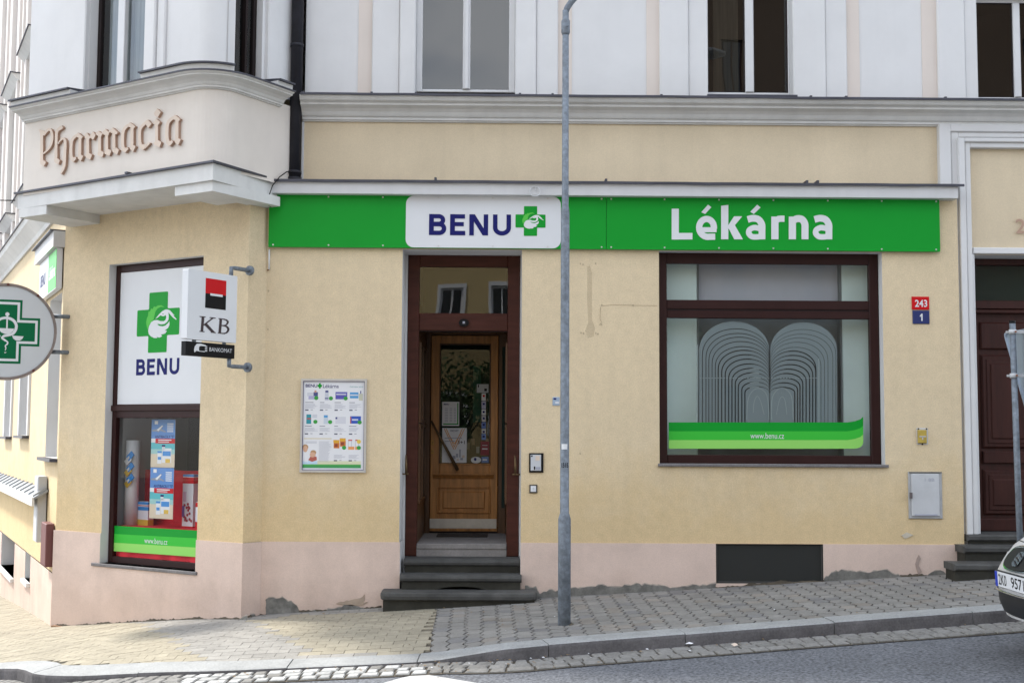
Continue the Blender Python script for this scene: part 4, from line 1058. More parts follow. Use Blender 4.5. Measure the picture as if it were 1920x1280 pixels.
thing(q, 'sticker', 'white oval sticker at the bottom of the door glass', 'sticker')

# ================================================================== FASCIA SIGN
DSg = .055; sgx0, sgx1 = S(504, 415, DSg), S(1762, 420, DSg); sgz1 = FF.Z(1100, 369, DSg); sgz0 = FF.Z(1100, 467, DSg)
m = MB(FF); xm = FF.S(1137, 420, DSg)
m.box(sgx0, xm-.002, .02, DSg, sgz0, sgz1, GRN); m.box(xm+.002, sgx1, .02, DSg, sgz0, sgz1, GRN); m.box(sgx0+.05, sgx1-.05, .002, .02, sgz0+.04, sgz1-.04, BLK)
fas = thing(m, 'fascia_sign', 'long green fascia sign with white pharmacy lettering above the door and window', 'sign')
m = MB(FF); a, b = FF.S(761, 415, DSg), FF.S(1051.5, 415, DSg); m.prism(rrect(a, sgz0+.004, b, sgz1-.003, .085), DSg, DSg+.004, SWH); pn = part_any(m, 'white_panel', fas)
dS = DSg+.004
V = lambda x, y: FF.px(x, y, dS)
def z5(x, y): return (700+x/3.5548, 340+y/3.5548)
p0 = V(*z5(372, 218)); p1 = V(*z5(917, 362))
part_any(benu(rmap(372, 218, 917, 362, p0[0], p0[1], p1[0], p1[1]), FF, dS, .003, NAVY), 'lettering', pn)
p0 = V(*z5(947, 363)); p1 = V(*z5(1148, 167)); logo(FF, p0[0], p1[0], p0[1], p1[1], dS, .003, pn)
g = Glyph(zmap(FF, 1060, 340, 2.2326, DSg), FF, DSg, .004, SWH)
g.st([(460, 115), (460, 244)], 30); g.st([(445, 230), (532, 230)], 27)
g.st([(566, 203), (633, 203)], 21); g.st(ell(591, 194, 31, 36, 8, -180, 18)+ell(597, 194, 37, 39, -180, -280, 10)[1:]+[(627, 232)], 26); g.po([(569, 130), (597, 98), (611, 109), (585, 137)])
g.po([(652, 103), (682, 99), (682, 243), (652, 243)]); g.po([(682, 184), (706, 147), (740, 147), (708, 186), (682, 200)]); g.po([(680, 190), (708, 182), (743, 243), (707, 243)])
def glyph_a(dx, acc):
    g.st(cr([(763+dx, 160), (785+dx, 155), (808+dx, 160), (822+dx, 180), (823+dx, 205)])+[(823+dx, 243)], 28)
    g.st(cr([(815+dx, 198), (790+dx, 194), (771+dx, 203), (768+dx, 218), (780+dx, 231), (800+dx, 233), (815+dx, 231)]), 23)
    if acc: g.po([(774+dx, 128), (803+dx, 98), (817+dx, 110), (789+dx, 137)])
glyph_a(0, True); glyph_a(280, False)
g.st([(877, 148), (877, 243)], 30); g.st(cr([(880, 168), (892, 158), (917, 157)]), 26)
g.st([(950, 148), (950, 243)], 30); g.st(cr([(952, 165), (970, 157), (990, 160), (1002, 178), (1003, 200)])+[(1003, 243)], 29)
part_any(g.mb, 'lettering', fas)
scr = None
SCRM = mat('screw_zinc', (.6, .6, .6), .4, metal=.5)
for i in range(13):
    for y in (371, 464):
        px = (512, 616, 718, 816+6, 924, 1027, 1128, 1146, 1246, 1348, 1450, 1552, 1653)[i] if True else 0
        s_, z_ = FF.px(px, y, DSg); dd_ = DSg+(.004 if 765 < px < 1048 else 0); zz_ = sgz1-.022 if y < 400 else sgz0+.022
        q = MB(FF); q.prism(ell(s_, zz_, .009, .009, n=8), dd_, dd_+.006, SCRM); part_any(q, 'screw', fas)
for y in (371, 464):
    q = MB(FF); s_ = FF.S(1755, y, DSg); zz_ = sgz1-.022 if y < 400 else sgz0+.022; q.prism(ell(s_, zz_, .009, .009, n=8), DSg, DSg+.006, SCRM); part_any(q, 'screw', fas)

# ================================================================== KB SIGN
dK = 0; zk = zmap(FK, 300, 460, 4.925, 0)
W_ = .665; zt_k = zk(265, 207)[1]; zb_k = (zk(228, 857)[1]+zk(690, 903)[1])/2; zt_k = (zk(228, 207)[1]+zk(705, 285)[1])/2
m = MB(FK); m.prism(rrect(.0, zb_k, W_, zt_k, .012), -.08, 0, SWH)
kb_ = thing(m, 'bank_sign', 'white box sign with a red and black square and the letters KB', 'sign', bevel=.006)
zc0 = (zk(228, 1008)[1]+zk(688, 1050)[1])/2; zc1 = (zk(228, 878)[1]+zk(690, 920)[1])/2
def qpoly(P, mt, d=.001, name='emblem', par=None):
    q = MB(FK); q.prism([zk(x, y) for x, y in P], 0, d, mt); return part_any(q, name, par or kb_)
cx0, cx1 = zk(421, 370)[0], zk(611, 380)[0]; ty, my, by = (zk(422, 300)[1]+zk(612, 328)[1])/2, (zk(419, 440)[1]+zk(609, 465)[1])/2, (zk(417, 573)[1]+zk(606, 600)[1])/2
q = MB(FK); q.box(cx0, cx1, 0, .002, my, ty, RED); part_any(q, 'red_square', kb_)
q = MB(FK); q.box(cx0, cx1, 0, .002, by, my, BLK); q.box(zk(463, 450)[0], zk(577, 465)[0], .002, .0035, my-.018, my+.004, SWH); part_any(q, 'black_square', kb_)
g = Glyph(zk, FK, 0, .002, mat('kb_ink', (.03, .015, .02), .4))
g.st([(397, 655), (386, 795)], 24); g.st([(366, 656), (420, 661)], 8); g.st([(364, 792), (410, 797)], 8); g.st([(404, 735), (488, 670)], 11); g.st([(458, 666), (512, 671)], 8); g.po([(404, 728), (424, 712), (508, 803), (474, 801)]); g.st([(468, 801), (514, 806)], 7)
g.st([(561, 674), (550, 810)], 22); g.st([(540, 675), (598, 681)], 8); g.st([(533, 807), (600, 815)], 8)
g.st(cr([(570, 679), (610, 688), (625, 708), (608, 734), (566, 738)]), [7, 8, 9, 10, 11, 12, 14, 16, 17, 18, 18, 17, 16, 14, 12, 10, 9, 8, 7, 7, 7]); g.st(cr([(566, 739), (612, 748), (630, 776), (608, 808), (560, 810)]), [7, 8, 9, 11, 13, 15, 17, 18, 19, 20, 20, 19, 18, 16, 14, 11, 9, 8, 7, 7, 7])
part_any(g.mb, 'lettering', kb_)
m = MB(FK); m.box(0, W_-.005, -.075, -.01, zc0, zc1, BLK); lb = part_any(m, 'cash_machine_box', kb_, bevel=.004)
zk2 = zmap(FK, 300, 460, 4.925, -.01)
part_any(text('BANKOMAT', FK, zk2(455, 960)[0], zk2(560, 985)[1], zk2(663, 975)[0], zk2(560, 948)[1], -.01, .002, SWH, None, bold=.0), 'lettering', lb, keepn=True)
g = Glyph(zk2, FK, -.01, .002, SWH)
g.po([(317, 987), (313, 965), (320, 932), (340, 908), (372, 906), (400, 914), (421, 921), (420, 931), (375, 927), (360, 935), (358, 968), (372, 974), (420, 978), (408, 984), (350, 976), (338, 970), (328, 980)])
for y in (926, 941, 956, 970): g.st([(415, y+4), (434, y+6)], 7)
part_any(g.mb, 'hand_symbol', lb)
m = MB(FK)
for s_ in (.12, W_-.14): m.box(s_, s_+.03, -.055, -.03, zc1, zb_k, GALV)
part_any(m, 'spacer', kb_)
for zz, zq in ((zt_k+.085, zt_k), (zc0-.075, zc0)):
    m = MB(FK); m.tube([(W_-.05, -.04, zq), (W_-.05, -.04, zz), (W_+.0, -.04, zz), (W_+.235, -.04, zz)], .022, GALV, 10); m.tube([(W_+.20, -.04, zz), (W_+.232, -.04, zz)], .05, GALV, 14); part_any(m, 'wall_bracket', kb_)

# ================================================================== PHARMACY CROSS SIGN (oval)
zo = zmap(FO, 0, 520, 6.4, 0); sc0, zc_ = zo(78, 648)
sR_ = zo(682, 660)[0]-sc0; zR_ = (zo(60, 70)[1]-zo(60, 1228)[1])/2
m = MB(FO); RIM = mat('rim_metal', (.23, .19, .17), .5, .2, 8, metal=.4)
m.prism(ell(sc0, zc_, sR_-.03, zR_-.03, n=64), -.16, 0, mat('panel_white', (.53, .55, .56), .4, .03, 2), smooth=True)
cs_ = thing(m, 'pharmacy_cross_sign', 'oval white lightbox with a green cross, serpent and bowl at the left edge', 'sign')
m = MB(FO); P0, P1 = ell(sc0, zc_, sR_-.028, zR_-.028, n=64), ell(sc0, zc_, sR_, zR_, n=64)
v = [(p[0], d, p[1]) for d in (-.165, .012) for pp in (P0, P1) for p in pp]; n = 64
m.raw(v, [(b_+i, b_+(i+1) % n, c_+(i+1) % n, c_+i) for b_, c_ in ((0, n), (2*n, 3*n), (0, 2*n), (n, 3*n)) for i in range(n)], RIM, smooth=False)
part_any(m, 'rim', cs_)
for ang in (52, 68+22, -55, 130, 230):
    q = MB(FO); q.prism(ell(sc0+math.cos(R(ang))*(sR_-.014), zc_+math.sin(R(ang))*(zR_-.014), .016, .016, n=8), .012, .024, mat('rust', (.12, .04, .03), .8)); part_any(q, 'bolt', cs_)
ux = lambda v_: zo(80+v_, 650)[0]-sc0; kx = (zo(480, 650)[0]-sc0)/402; kz_ = (zo(80, 262)[1]-zo(80, 1028)[1])/766
def crossP(i):
    w1, w2, h1, h2 = (180-i)*kx, (400-i)*kx, (383-i)*kz_, (170-i)*kz_
    return [(sc0+a_, zc_+b_) for a_, b_ in ((w1, h1), (-w1, h1), (-w1, h2), (-w2, h2), (-w2, -h2), (-w1, -h2), (-w1, -h1), (w1, -h1), (w1, -h2), (w2, -h2), (w2, h2), (w1, h2))]
m = MB(FO); m.prism(crossP(0), 0, .002, GRND); m.prism(crossP(28), .002, .003, SWH); m.prism(crossP(58), .003, .004, GRND); ce = part_any(m, 'cross', cs_)
g = Glyph(lambda x, y: (sc0+(x-80)*kx, zc_-(y-650)*kz_), FO, .004, .0015, SWH)
g.po(ell(83, 443, 25, 24, n=16)); g.st([(83, 460), (83, 612)], 18)
g.po([(-22, 612), (170, 614), (160, 640), (135, 665), (105, 680), (60, 680), (20, 665), (-5, 640)])
g.st(cr([(-75, 700), (-40, 640), (-38, 560), (0, 505), (75, 487), (150, 510), (190, 560), (192, 615), (160, 670), (110, 692), (55, 705), (30, 728), (60, 752), (95, 775), (95, 800), (72, 822), (80, 850), (72, 878)], 4), [14]*8+[30]*10+[34]*16+[30]*8+[24]*8+[18]*8+[14]*6+[10]*5)
g.po([(148, 698), (287, 703), (270, 735), (240, 755), (195, 755), (162, 732)]); g.po([(60, 900), (90, 896), (80, 908), (65, 910)])
g.po([(-127, 703), (12, 698), (0, 732), (-35, 755), (-80, 755), (-110, 735)])
part_any(g.mb, 'serpent_and_bowl', ce)
for y in (593, 660):
    m = MB(FO); zz = FO.Z(110, y, -.08); s_a = sc0+math.sqrt(max(0, 1-((zz-zc_)/zR_)**2))*sR_-.02; s_b = FO.S(126, y, -.08)+.03
    m.tube([(s_a, -.08, zz), (s_b, -.08, zz)], .024, GALV, 10); part_any(m, 'wall_arm', cs_)

# ================================================================== WALL ITEMS
# poster frame
zp_ = zmap(FF, 540, 690, 6.094, .02)
C4 = [zp_(150, 122), zp_(902, 122), zp_(888, 1190), zp_(133, 1190)]
cxp = sum(p[0] for p in C4)/4; czp = sum(p[1] for p in C4)/4
wp = ((C4[1][0]-C4[0][0])+(C4[2][0]-C4[3][0]))/2; hp = ((C4[0][1]-C4[3][1])+(C4[1][1]-C4[2][1]))/2
tl = -math.atan2(C4[0][0]-C4[3][0], hp)
def PP(x, y):     # poster zoom units -> plane (tilted a little)
    a = (x-518)/755*wp; b = (656-y)/1068*hp; return (cxp+a*math.cos(tl)-b*math.sin(tl), czp+a*math.sin(tl)*.0+b*math.cos(tl)) 
def prc(mb, x0, y0, x1, y1, d0, d1, mt): mb.prism([PP(x0, y0), PP(x0, y1), PP(x1, y1), PP(x1, y0)], d0, d1, mt)
m = MB(FF); prc(m, 150, 135, 880, 1180, .002, .015, PAPER); pf = thing(m, 'poster_case', 'white pharmacy price poster in a silver snap frame left of the door', 'poster')
m = MB(FF)
for a in ((141, 122, 895, 148), (141, 1164, 895, 1190), (141, 148, 166, 1164), (870, 148, 895, 1164)): prc(m, *a, .0, .03, ALU)
for a in ((166, 148, 870, 153), (166, 1159, 870, 1164), (166, 153, 170, 1159), (866, 153, 870, 1159)): prc(m, *a, .015, .028, NAVY)
part_any(m, 'snap_frame', pf, bevel=.004)
def ptxt(body, x0, y0, x1, y1, mt, par=pf, b=.0):
    q = text(body, FF, *PP(x0, y1), *PP(x1, y0), .0165, .0006, mt, None, bold=b); part_any(q, 'lettering', par, keepn=True)
ptxt('BENU', 194, 184, 326, 220, NAVY, b=.01); ptxt('Lékárna', 392, 184, 573, 226, NAVY, b=.0); ptxt('ČERVEN 2018', 700, 200, 852, 220, mat('print_teal', (.14, .36, .36), .6))
m = MB(FF); prc(m, 345, 172, 366, 232, .015, .0165, GRN); prc(m, 331, 190, 345, 214, .015, .0165, GRN); prc(m, 366, 190, 380, 214, .015, .0165, GRN); part_any(m, 'cross_emblem', pf)
c_ = lambda n, a: mat(n, a, .6)
m = MB(FF)
cells = [(195, 260, 340, 370), (360, 255, 505, 370), (530, 262, 678, 365), (700, 262, 850, 370), (190, 530, 330, 640), (360, 530, 500, 640), (530, 545, 668, 640), (705, 545, 835, 640)]
IT = [((212, 280, 285, 322, 'p_white', (.55, .56, .6)), (285, 275, 335, 330, 'p_navy', (.06, .07, .2)), (228, 318, 300, 358, 'p_lil', (.4, .38, .55)), (295, 255, 318, 280, 'p_skin', (.55, .28, .2))),
      ((415, 275, 458, 370, 'p_lgrey', (.50, .52, .58)), (420, 255, 455, 278, 'p_navy', 0), (415, 340, 455, 352, 'p_navy', 0)),
      ((537, 272, 672, 355, 'p_purp', (.09, .08, .36)), (545, 290, 660, 306, 'p_lgrey', 0), (560, 318, 640, 328, 'p_pink', (.5, .2, .4))),
      ((702, 275, 800, 343, 'p_blue', (.06, .28, .55)), (705, 298, 795, 315, 'p_white', 0), (806, 290, 850, 368, 'p_cream', (.5, .5, .38)), (820, 258, 832, 290, 'p_navy', 0)),
      ((207, 530, 262, 638, 'p_teal', (.02, .25, .30)), (215, 570, 258, 588, 'p_redd', (.4, .08, .08)), (275, 530, 330, 570, 'p_white', 0)),
      ((405, 535, 456, 638, 'p_pale', (.50, .56, .62)), (408, 540, 450, 565, 'p_blue', 0)),
      ((540, 555, 660, 635, 'p_vw', (.58, .58, .62)), (540, 560, 562, 582, 'p_navy', 0)),
      ((708, 548, 832, 632, 'p_blu2', (.02, .08, .42)), (708, 555, 722, 632, 'p_redd', 0), (730, 580, 800, 598, 'p_white', 0))]
MC = {}
k = 0
for it in IT:
    for x0, y0, x1, y1, nm, colr in it:
        if colr: MC[nm] = mat(nm, colr, .55)
        k += 1; prc(m, x0, y0, x1, y1, .0149, .0156+.0001*(k % 5), MC.get(nm) or mat(nm, (.5, .5, .5)))
    part_any(m, 'product_picture', pf); m = MB(FF)
m = MB(FF); mt = mat('p_badge', (.03, .30, .04), .55)
for x, y in ((317, 342), (485, 345), (654, 345), (311, 614), (480, 616), (818, 618), (643, 908), (812, 908)): m = MB(FF); m.prism([PP(*p) for p in ell(x, y, 24, 23, n=16)], .0149, .0168, mt); part_any(m, 'price_badge', pf)
m = MB(FF); m.prism([PP(*p) for p in ell(812, 838, 24, 24, n=16)], .0149, .0168, mat('p_yel', (.70, .50, .08), .6)); part_any(m, 'price_badge', pf)
m = MB(FF); INK = mat('ink_grey', (.36, .37, .42), .7); INKD = mat('ink_dark', (.10, .10, .14), .7)
rnd = random.Random(3)
for cx_, x1_ in ((192, 340), (360, 508), (528, 665), (697, 838)):
    for y0_, ny in ((390, 1), (412, 6), (660, 1), (684, 5), (990, 5)):
        if y0_ == 990 and cx_ < 400: continue
        for i in range(ny): prc(m, cx_, y0_+i*9, x1_-rnd.randint(0, 60)-(40 if ny == 1 else 0), y0_+i*9+(6 if ny == 1 else 3), .0149, .0158, INKD if ny == 1 else INK)
    for y0_ in (473, 745, 1048):
        if y0_ == 1048 and cx_ < 400: continue
        prc(m, cx_, y0_, cx_+38, y0_+14, .0149, .0158, INKD); prc(m, cx_+62, y0_+2, cx_+88, y0_+7, .0149, .0158, INKD)
for i in range(24): prc(m, 355, 838+i*10, 500-rnd.randint(0, 40), 841+i*10, .0149, .0158, INK)
for i in range(3): prc(m, 200+rnd.randint(0, 20), 838+i*9, 330, 841+i*9, .0149, .0158, INK)
part_any(m, 'printed_lines', pf)
m = MB(FF); prc(m, 172, 1098, 838, 1140, .0149, .0155, mat('p_green', (.07, .36, .06), .6)); prc(m, 172, 1112, 838, 1140, .0149, .0158, mat('p_green2', (.04, .28, .08), .6))
prc(m, 172, 1060, 505, 1098, .0149, .0153, mat('p_sky', (.45, .60, .72), .6)); prc(m, 340, 1060, 838, 1098, .0149, .0154, mat('p_lemon', (.62, .62, .42), .6))
prc(m, 182, 800, 500, 812, .0149, .0153, mat('p_lemon2', (.62, .55, .38), .6))
part_any(m, 'colour_bands', pf)
m = MB(FF)
SKN = mat('p_skin2', (.60, .36, .24), .6); HR = mat('p_hair', (.42, .25, .12), .6)
m.prism([PP(*p) for p in ell(200, 905, 34, 34, n=16)], .0149, .0155, HR); m.prism([PP(*p) for p in ell(200, 925, 27, 36, n=16)], .0149, .0158, SKN)
m.prism([PP(*p) for p in [(170, 1060), (178, 965), (225, 960), (240, 1010), (230, 1075)]], .0149, .0154, PAPER)
m.prism([PP(*p) for p in ell(292, 965, 34, 28, n=16)], .0149, .0156, HR); m.prism([PP(*p) for p in ell(285, 990, 34, 30, n=16)], .0149, .0159, SKN)
m.prism([PP(*p) for p in [(235, 1050), (260, 1010), (330, 1010), (335, 1050), (280, 1070)]], .0149, .0157, mat('p_red3', (.40, .10, .07), .6))
part_any(m, 'family_photo', pf)
m = MB(FF); OR = mat('p_orange', (.55, .16, .03), .6); OY = mat('p_or2', (.65, .35, .03), .6)
for x, y in ((520, 820), (592, 800)):
    m = MB(FF); prc(m, x, y, x+68, y+35, .0149, .0157, OY); prc(m, x+4, y+30, x+70, y+95, .0149, .0156, OR); prc(m, x+14, y+45, x+50, y+80, .0149, .0160, mat('p_choc', (.25, .05, .02), .6)); part_any(m, 'product_picture', pf)
for x in (690, 770):
    m = MB(FF); prc(m, x, 815, x+45-(x > 700)*15, 830, .0149, .0157, mat('p_redd2', (.5, .10, .08), .6)); prc(m, x, 895, x+70-(x > 700)*30, 930, .0149, .0156, mat('p_orl', (.72, .30, .10), .6)); prc(m, x, 830, x+4, 900, .0149, .0156, INK); prc(m, x+36, 830, x+40, 900, .0149, .0156, INK); part_any(m, 'product_picture', pf)

def wallbox(x0, x1, y0, y1, d0, d1, mt, bev=.004, fr=FF):
    q = MB(fr); xm_, ym_ = (x0+x1)/2, (y0+y1)/2; q.box(fr.S(x0, ym_, d1), fr.S(x1, ym_, d1), d0, d1, fr.Z(xm_, y1, d1), fr.Z(xm_, y0, d1), mt, bev=bev); return q
def wbadd(q, x0, x1, y0, y1, d0, d1, mt, bev=0, fr=FF):
    xm_, ym_ = (x0+x1)/2, (y0+y1)/2; q.box(fr.S(x0, ym_, d1), fr.S(x1, ym_, d1), d0, d1, fr.Z(xm_, y1, d1), fr.Z(xm_, y0, d1), mt, bev=bev); return q
# intercom, bell
o = thing(wallbox(992, 1019, 849, 885.5, .0, .018, BLK), 'intercom', 'door intercom with a light face in a black surround right of the entrance', 'intercom')
q = MB(FF); wbadd(q, 995, 1014.5, 852, 882, .018, .024, mat('icom', (.50, .51, .53), .5), .003); o2 = part_any(q, 'face_plate', o)
q = MB(FF); wbadd(q, 1004, 1012, 854, 863, .024, .026, LETT); part_any(q, 'speaker', o2); q = MB(FF); wbadd(q, 1001, 1003.5, 874, 880, .024, .026, BLK); wbadd(q, 1005, 1013, 875, 880, .024, .026, MIDGREY); part_any(q, 'printed_text', o2); q = MB(FF); wbadd(q, 996, 998.5, 853, 856, .024, .026, BLK); part_any(q, 'button', o2)
o = thing(wallbox(992.5, 1007.5, 908, 924, .0, .016, mat('bell_dark', (.06, .05, .04), .5)), 'door_bell', 'small square door bell with a white button under the intercom', 'bell')
q = MB(FF); wbadd(q, 995, 1005, 910.5, 921.5, .016, .022, SWH, .003); wbadd(q, 998.5, 1002, 913, 918, .022, .024, CAB); part_any(q, 'button', o)
o = thing(wallbox(1036, 1049.5, 744, 760, .0, .01, mat('bluegrey', (.30, .38, .48), .5)), 'address_plate', 'small pale blue plate on the yellow wall beside the lamp post', 'sign')
q = MB(FF); wbadd(q, 1038, 1043, 746, 749, .01, .012, NAVY); part_any(q, 'blue_mark', o); q = MB(FF); wbadd(q, 1041, 1048, 753, 756, .01, .012, SWH); part_any(q, 'white_mark', o)
# house numbers
o = thing(wallbox(1710, 1742.5, 556, 580.5, .0, .012, RED, .004), 'house_number_plate', 'red enamel house number plate reading 243', 'sign')
tx = lambda b_, x0, x1, y0, y1, d, mt, par, bold=.02, fr=FF: part_any(text(b_, fr, fr.S(x0, (y0+y1)/2, d), fr.Z((x0+x1)/2, y1, d), fr.S(x1, (y0+y1)/2, d), fr.Z((x0+x1)/2, y0, d), d, .0015, mt, None, bold=bold), 'lettering', par, keepn=True)
tx('243', 1715.5, 1738.5, 562, 575.5, .012, SWH, o)
o = thing(wallbox(1711.5, 1743, 582, 607, .0, .012, mat('enamel_blue', (.015, .025, .12), .35), .004), 'house_number_plate', 'dark blue enamel plate with the number 1 under the red one', 'sign')
g = Glyph(lambda x, y: FF.px(x, y, .012), FF, .012, .0015, SWH); g.st([(1728.6, 588), (1728.6, 601.5)], 2.5); g.po([(1724.4, 592.3), (1727.4, 588), (1728.4, 588), (1728.4, 590.6), (1725.2, 594.2)]); part_any(g.mb, 'lettering', o)
# yellow box and gas cabinet
o = thing(wallbox(1719, 1740, 802, 833, .0, .006, CAB, .002), 'gas_sign_box', 'small weathered yellow box above the grey meter cabinet', 'box')
q = MB(FF); wbadd(q, 1721.5, 1738, 805.5, 830.5, .006, .03, YBOX, .006); o2 = part_any(q, 'cover', o)
q = MB(FF); wbadd(q, 1724, 1736, 817, 819, .03, .033, CAB); wbadd(q, 1729, 1731, 818, 824, .03, .033, CAB); part_any(q, 'marking', o2)
q = MB(FF)
for x, y in ((1722, 803.5), (1737, 803.5), (1729.5, 832)): c = FF.px(x, y, .006); q.prism(ell(c[0], c[1], .008, .008, n=8), .006, .012, BLK)
part_any(q, 'screw', o)
o = thing(wallbox(1704, 1767, 884, 972, .0, .02, mat('cab_frame', (.36, .365, .37), .6, .15, 8), .006), 'meter_cabinet', 'light grey meter cabinet with chipped corners low on the yellow wall', 'cabinet')
q = MB(FF); wbadd(q, 1709.5, 1762, 888, 967, .02, .032, CAB, .006); o2 = part_any(q, 'cabinet_door', o)
q = MB(FF); wbadd(q, 1706, 1711, 923, 934, .032, .045, mat('latch', (.12, .10, .10), .5)); part_any(q, 'latch', o2)
tx('1 8B', 1734, 1752, 896, 902, .032, MIDGREY, o2, .0)
q = MB(FF); wbadd(q, 1716, 1758, 963.5, 966.5, .032, .036, MIDGREY); wbadd(q, 1705, 1766, 884, 886.5, .02, .03, PLAS); part_any(q, 'trim', o)
# wall plugs, crack, ghost mark
q = MB(FF)
for x, y in ((1088, 494), (1093, 496), (1117, 494), (1089, 624), (1094, 625), (1117, 624), (1121, 626), (1088, 850), (1128, 572), (1187, 572), (1128, 608), (503, 545), (502, 617)):
    c = FF.px(x, y, 0); q.prism([(c[0]+.009*math.cos(t)*random.uniform(.6, 1.4), c[1]+.011*math.sin(t)*random.uniform(.6, 1.4)) for t in [i*.9 for i in range(7)]], 0, .003, CRACK)
L, Qr = offs([(1127, 573), (1150, 571.5), (1187, 572), (1232, 573)], .6); q.rib([FF.px(*p) for p in L], [FF.px(*p) for p in Qr], 0, .003, CRACK)
L, Qr = offs([(1126, 575), (1125, 598), (1128, 604), (1123, 610)], .8); q.rib([FF.px(*p) for p in L], [FF.px(*p) for p in Qr], 0, .003, CRACK)
bpart(q, 'wall_scars')
SMR = film_mat('smear', (.40, .33, .23), .10, .9); q = MB(FF)
P = [(1101, 500), (1106, 498), (1110, 512), (1110, 600), (1116, 615), (1113, 630), (1103, 634), (1097, 620), (1103, 605), (1101, 560)]
q.prism([FF.px(x, y, 0) for x, y in P], .0005, .0012, SMR); bpart(q, 'patched_mark')

# broken plaster at the foot of the wall
LIP = mat('plaster_lip', (.36, .31, .265), .95, .25, 12, .6, 60)
DIRT = mat('wall_foot_dirt', (.085, .07, .05), .95, .4, 9, .6, 50)
def foot_line(fr, a, b, d, seed):
    rd = random.Random(seed); n = int(abs(b-a)/.025); q = MB(fr); T, Bm = [], []; h0 = [max(.003, rd.gauss(.012, .014)) for _ in range(n+9)]; hh = [sum(h0[i:i+5])/5+.4*(h0[i+2]-.012) for i in range(n+1)]; hh = [max(.002, v) for v in hh]
    for i in range(n+1):
        s_ = a+(b-a)*i/n; p = fr.w(s_, d, 0); z = walk(p.x, p.y); h = hh[i]; T.append((s_, d+.002, z+h)); Bm.append((s_, d+.012, z-.03))
    q.raw(T+Bm, [(i, i+1, n+2+i, n+1+i) for i in range(n)], DIRT); bpart(q, 'foot_dirt')
foot_line(FF, sL, S(716, 1120), PD, 1); foot_line(FF, S(1003, 1110), sPR, PD, 2); foot_line(FC, -LC, 0, PD, 3); foot_line(rt, 0, lrt, PD, 4)
def patch(pts, fr, name='broken_plaster', d=PD, mt=PLAS, jit=2.0, seed=1):
    rnd = random.Random(seed); out = []
    for i in range(len(pts)-1):
        a, b = pts[i], pts[i+1]; n = max(1, int(math.hypot(b[0]-a[0], b[1]-a[1])/5))
        for k in range(n): t = k/n; out.append((a[0]+(b[0]-a[0])*t+rnd.uniform(-jit, jit)*.6, a[1]+(b[1]-a[1])*t+rnd.uniform(-jit, jit)))
    out.append(pts[-1])
    q = MB(fr)
    if mt is PLAS:
        big = [(x+rnd.uniform(-1, 1), y-rnd.uniform(.5, 2.6)) for x, y in out]; q.prism([fr.px(x, y, d) for x, y in big], d-.002, d+.003, LIP)
    q.prism([fr.px(x, y, d) for x, y in out], d-.002, d+.007, mt); bpart(q, name)
patch([(499, 1170), (498, 1124), (512, 1120), (530, 1121), (545, 1127), (556, 1133), (562, 1146), (560, 1170)], FF, seed=2)
patch([(572, 1170), (575, 1147), (590, 1144), (606, 1147), (625, 1139), (655, 1133), (680, 1137), (690, 1146), (712, 1141), (716, 1165)], FF, seed=3)
patch([(660, 1134), (640, 1133), (630, 1130), (655, 1124), (676, 1120), (684, 1114), (682, 1128), (690, 1127), (680, 1134)], FF, mt=mat('bare_render', (.37, .29, .22), .95, .15, 9, .6, 60), seed=8, jit=1)
patch([(984, 1125), (984, 1098), (1004, 1100), (1012, 1112), (1030, 1106), (1050, 1108), (1060, 1104), (1084, 1102), (1110, 1100), (1122, 1096), (1150, 1100), (1188, 1094), (1230, 1098), (1268, 1101), (1300, 1096), (1318, 1098), (1342, 1092), (1342, 1125)], FF, seed=4)
patch([(1544, 1120), (1545, 1084), (1558, 1075), (1578, 1068), (1600, 1069), (1622, 1074), (1650, 1069), (1668, 1070), (1680, 1077), (1706, 1082), (1706, 1110)], FF, seed=5)
patch([(1732, 1100), (1740, 1076), (1752, 1069), (1768, 1070), (1772, 1076), (1790, 1080), (1790, 1100)], FF, seed=6)
patch([(1716, 1056), (1722, 1040), (1726, 1046), (1722, 1060), (1728, 1072), (1722, 1076), (1718, 1066)], FF, seed=9, jit=1, mt=mat('scuffed', (.36, .28, .24), .95, .1, 20))
patch([(1806, 1048), (1800, 1042), (1802, 1053), (1810, 1054)], FF, seed=10, jit=.5)
patch([(1690, 1003), (1700, 997), (1712, 1002), (1706, 1006), (1696, 1009)], FF, d=.001, seed=11, jit=1, mt=mat('scuff2', (.50, .45, .36), .95, .1, 20))
patch([(476, 1162), (470, 1152), (478, 1150), (470, 1166)], rt, seed=12, jit=1)
patch([(440, 1176), (446, 1163), (458, 1156), (464, 1154), (466, 1176)], FC, seed=13, jit=1)
patch([(160, 1180), (185, 1172), (220, 1170), (250, 1170), (300, 1172), (350, 1171), (400, 1170), (430, 1172), (430, 1180)], FC, seed=14, jit=1.2)
q = MB(FC); a = FC.px(97, 1174, .05); b_ = FC.px(172, 1171, .05); q.box(a[0], b_[0], PD, .06, a[1]-.02, a[1]+.015, mat('plank', (.22, .12, .06), .8)); thing(q, 'wood_strip', 'thin brown wooden strip lying at the foot of the corner wall', 'plank')

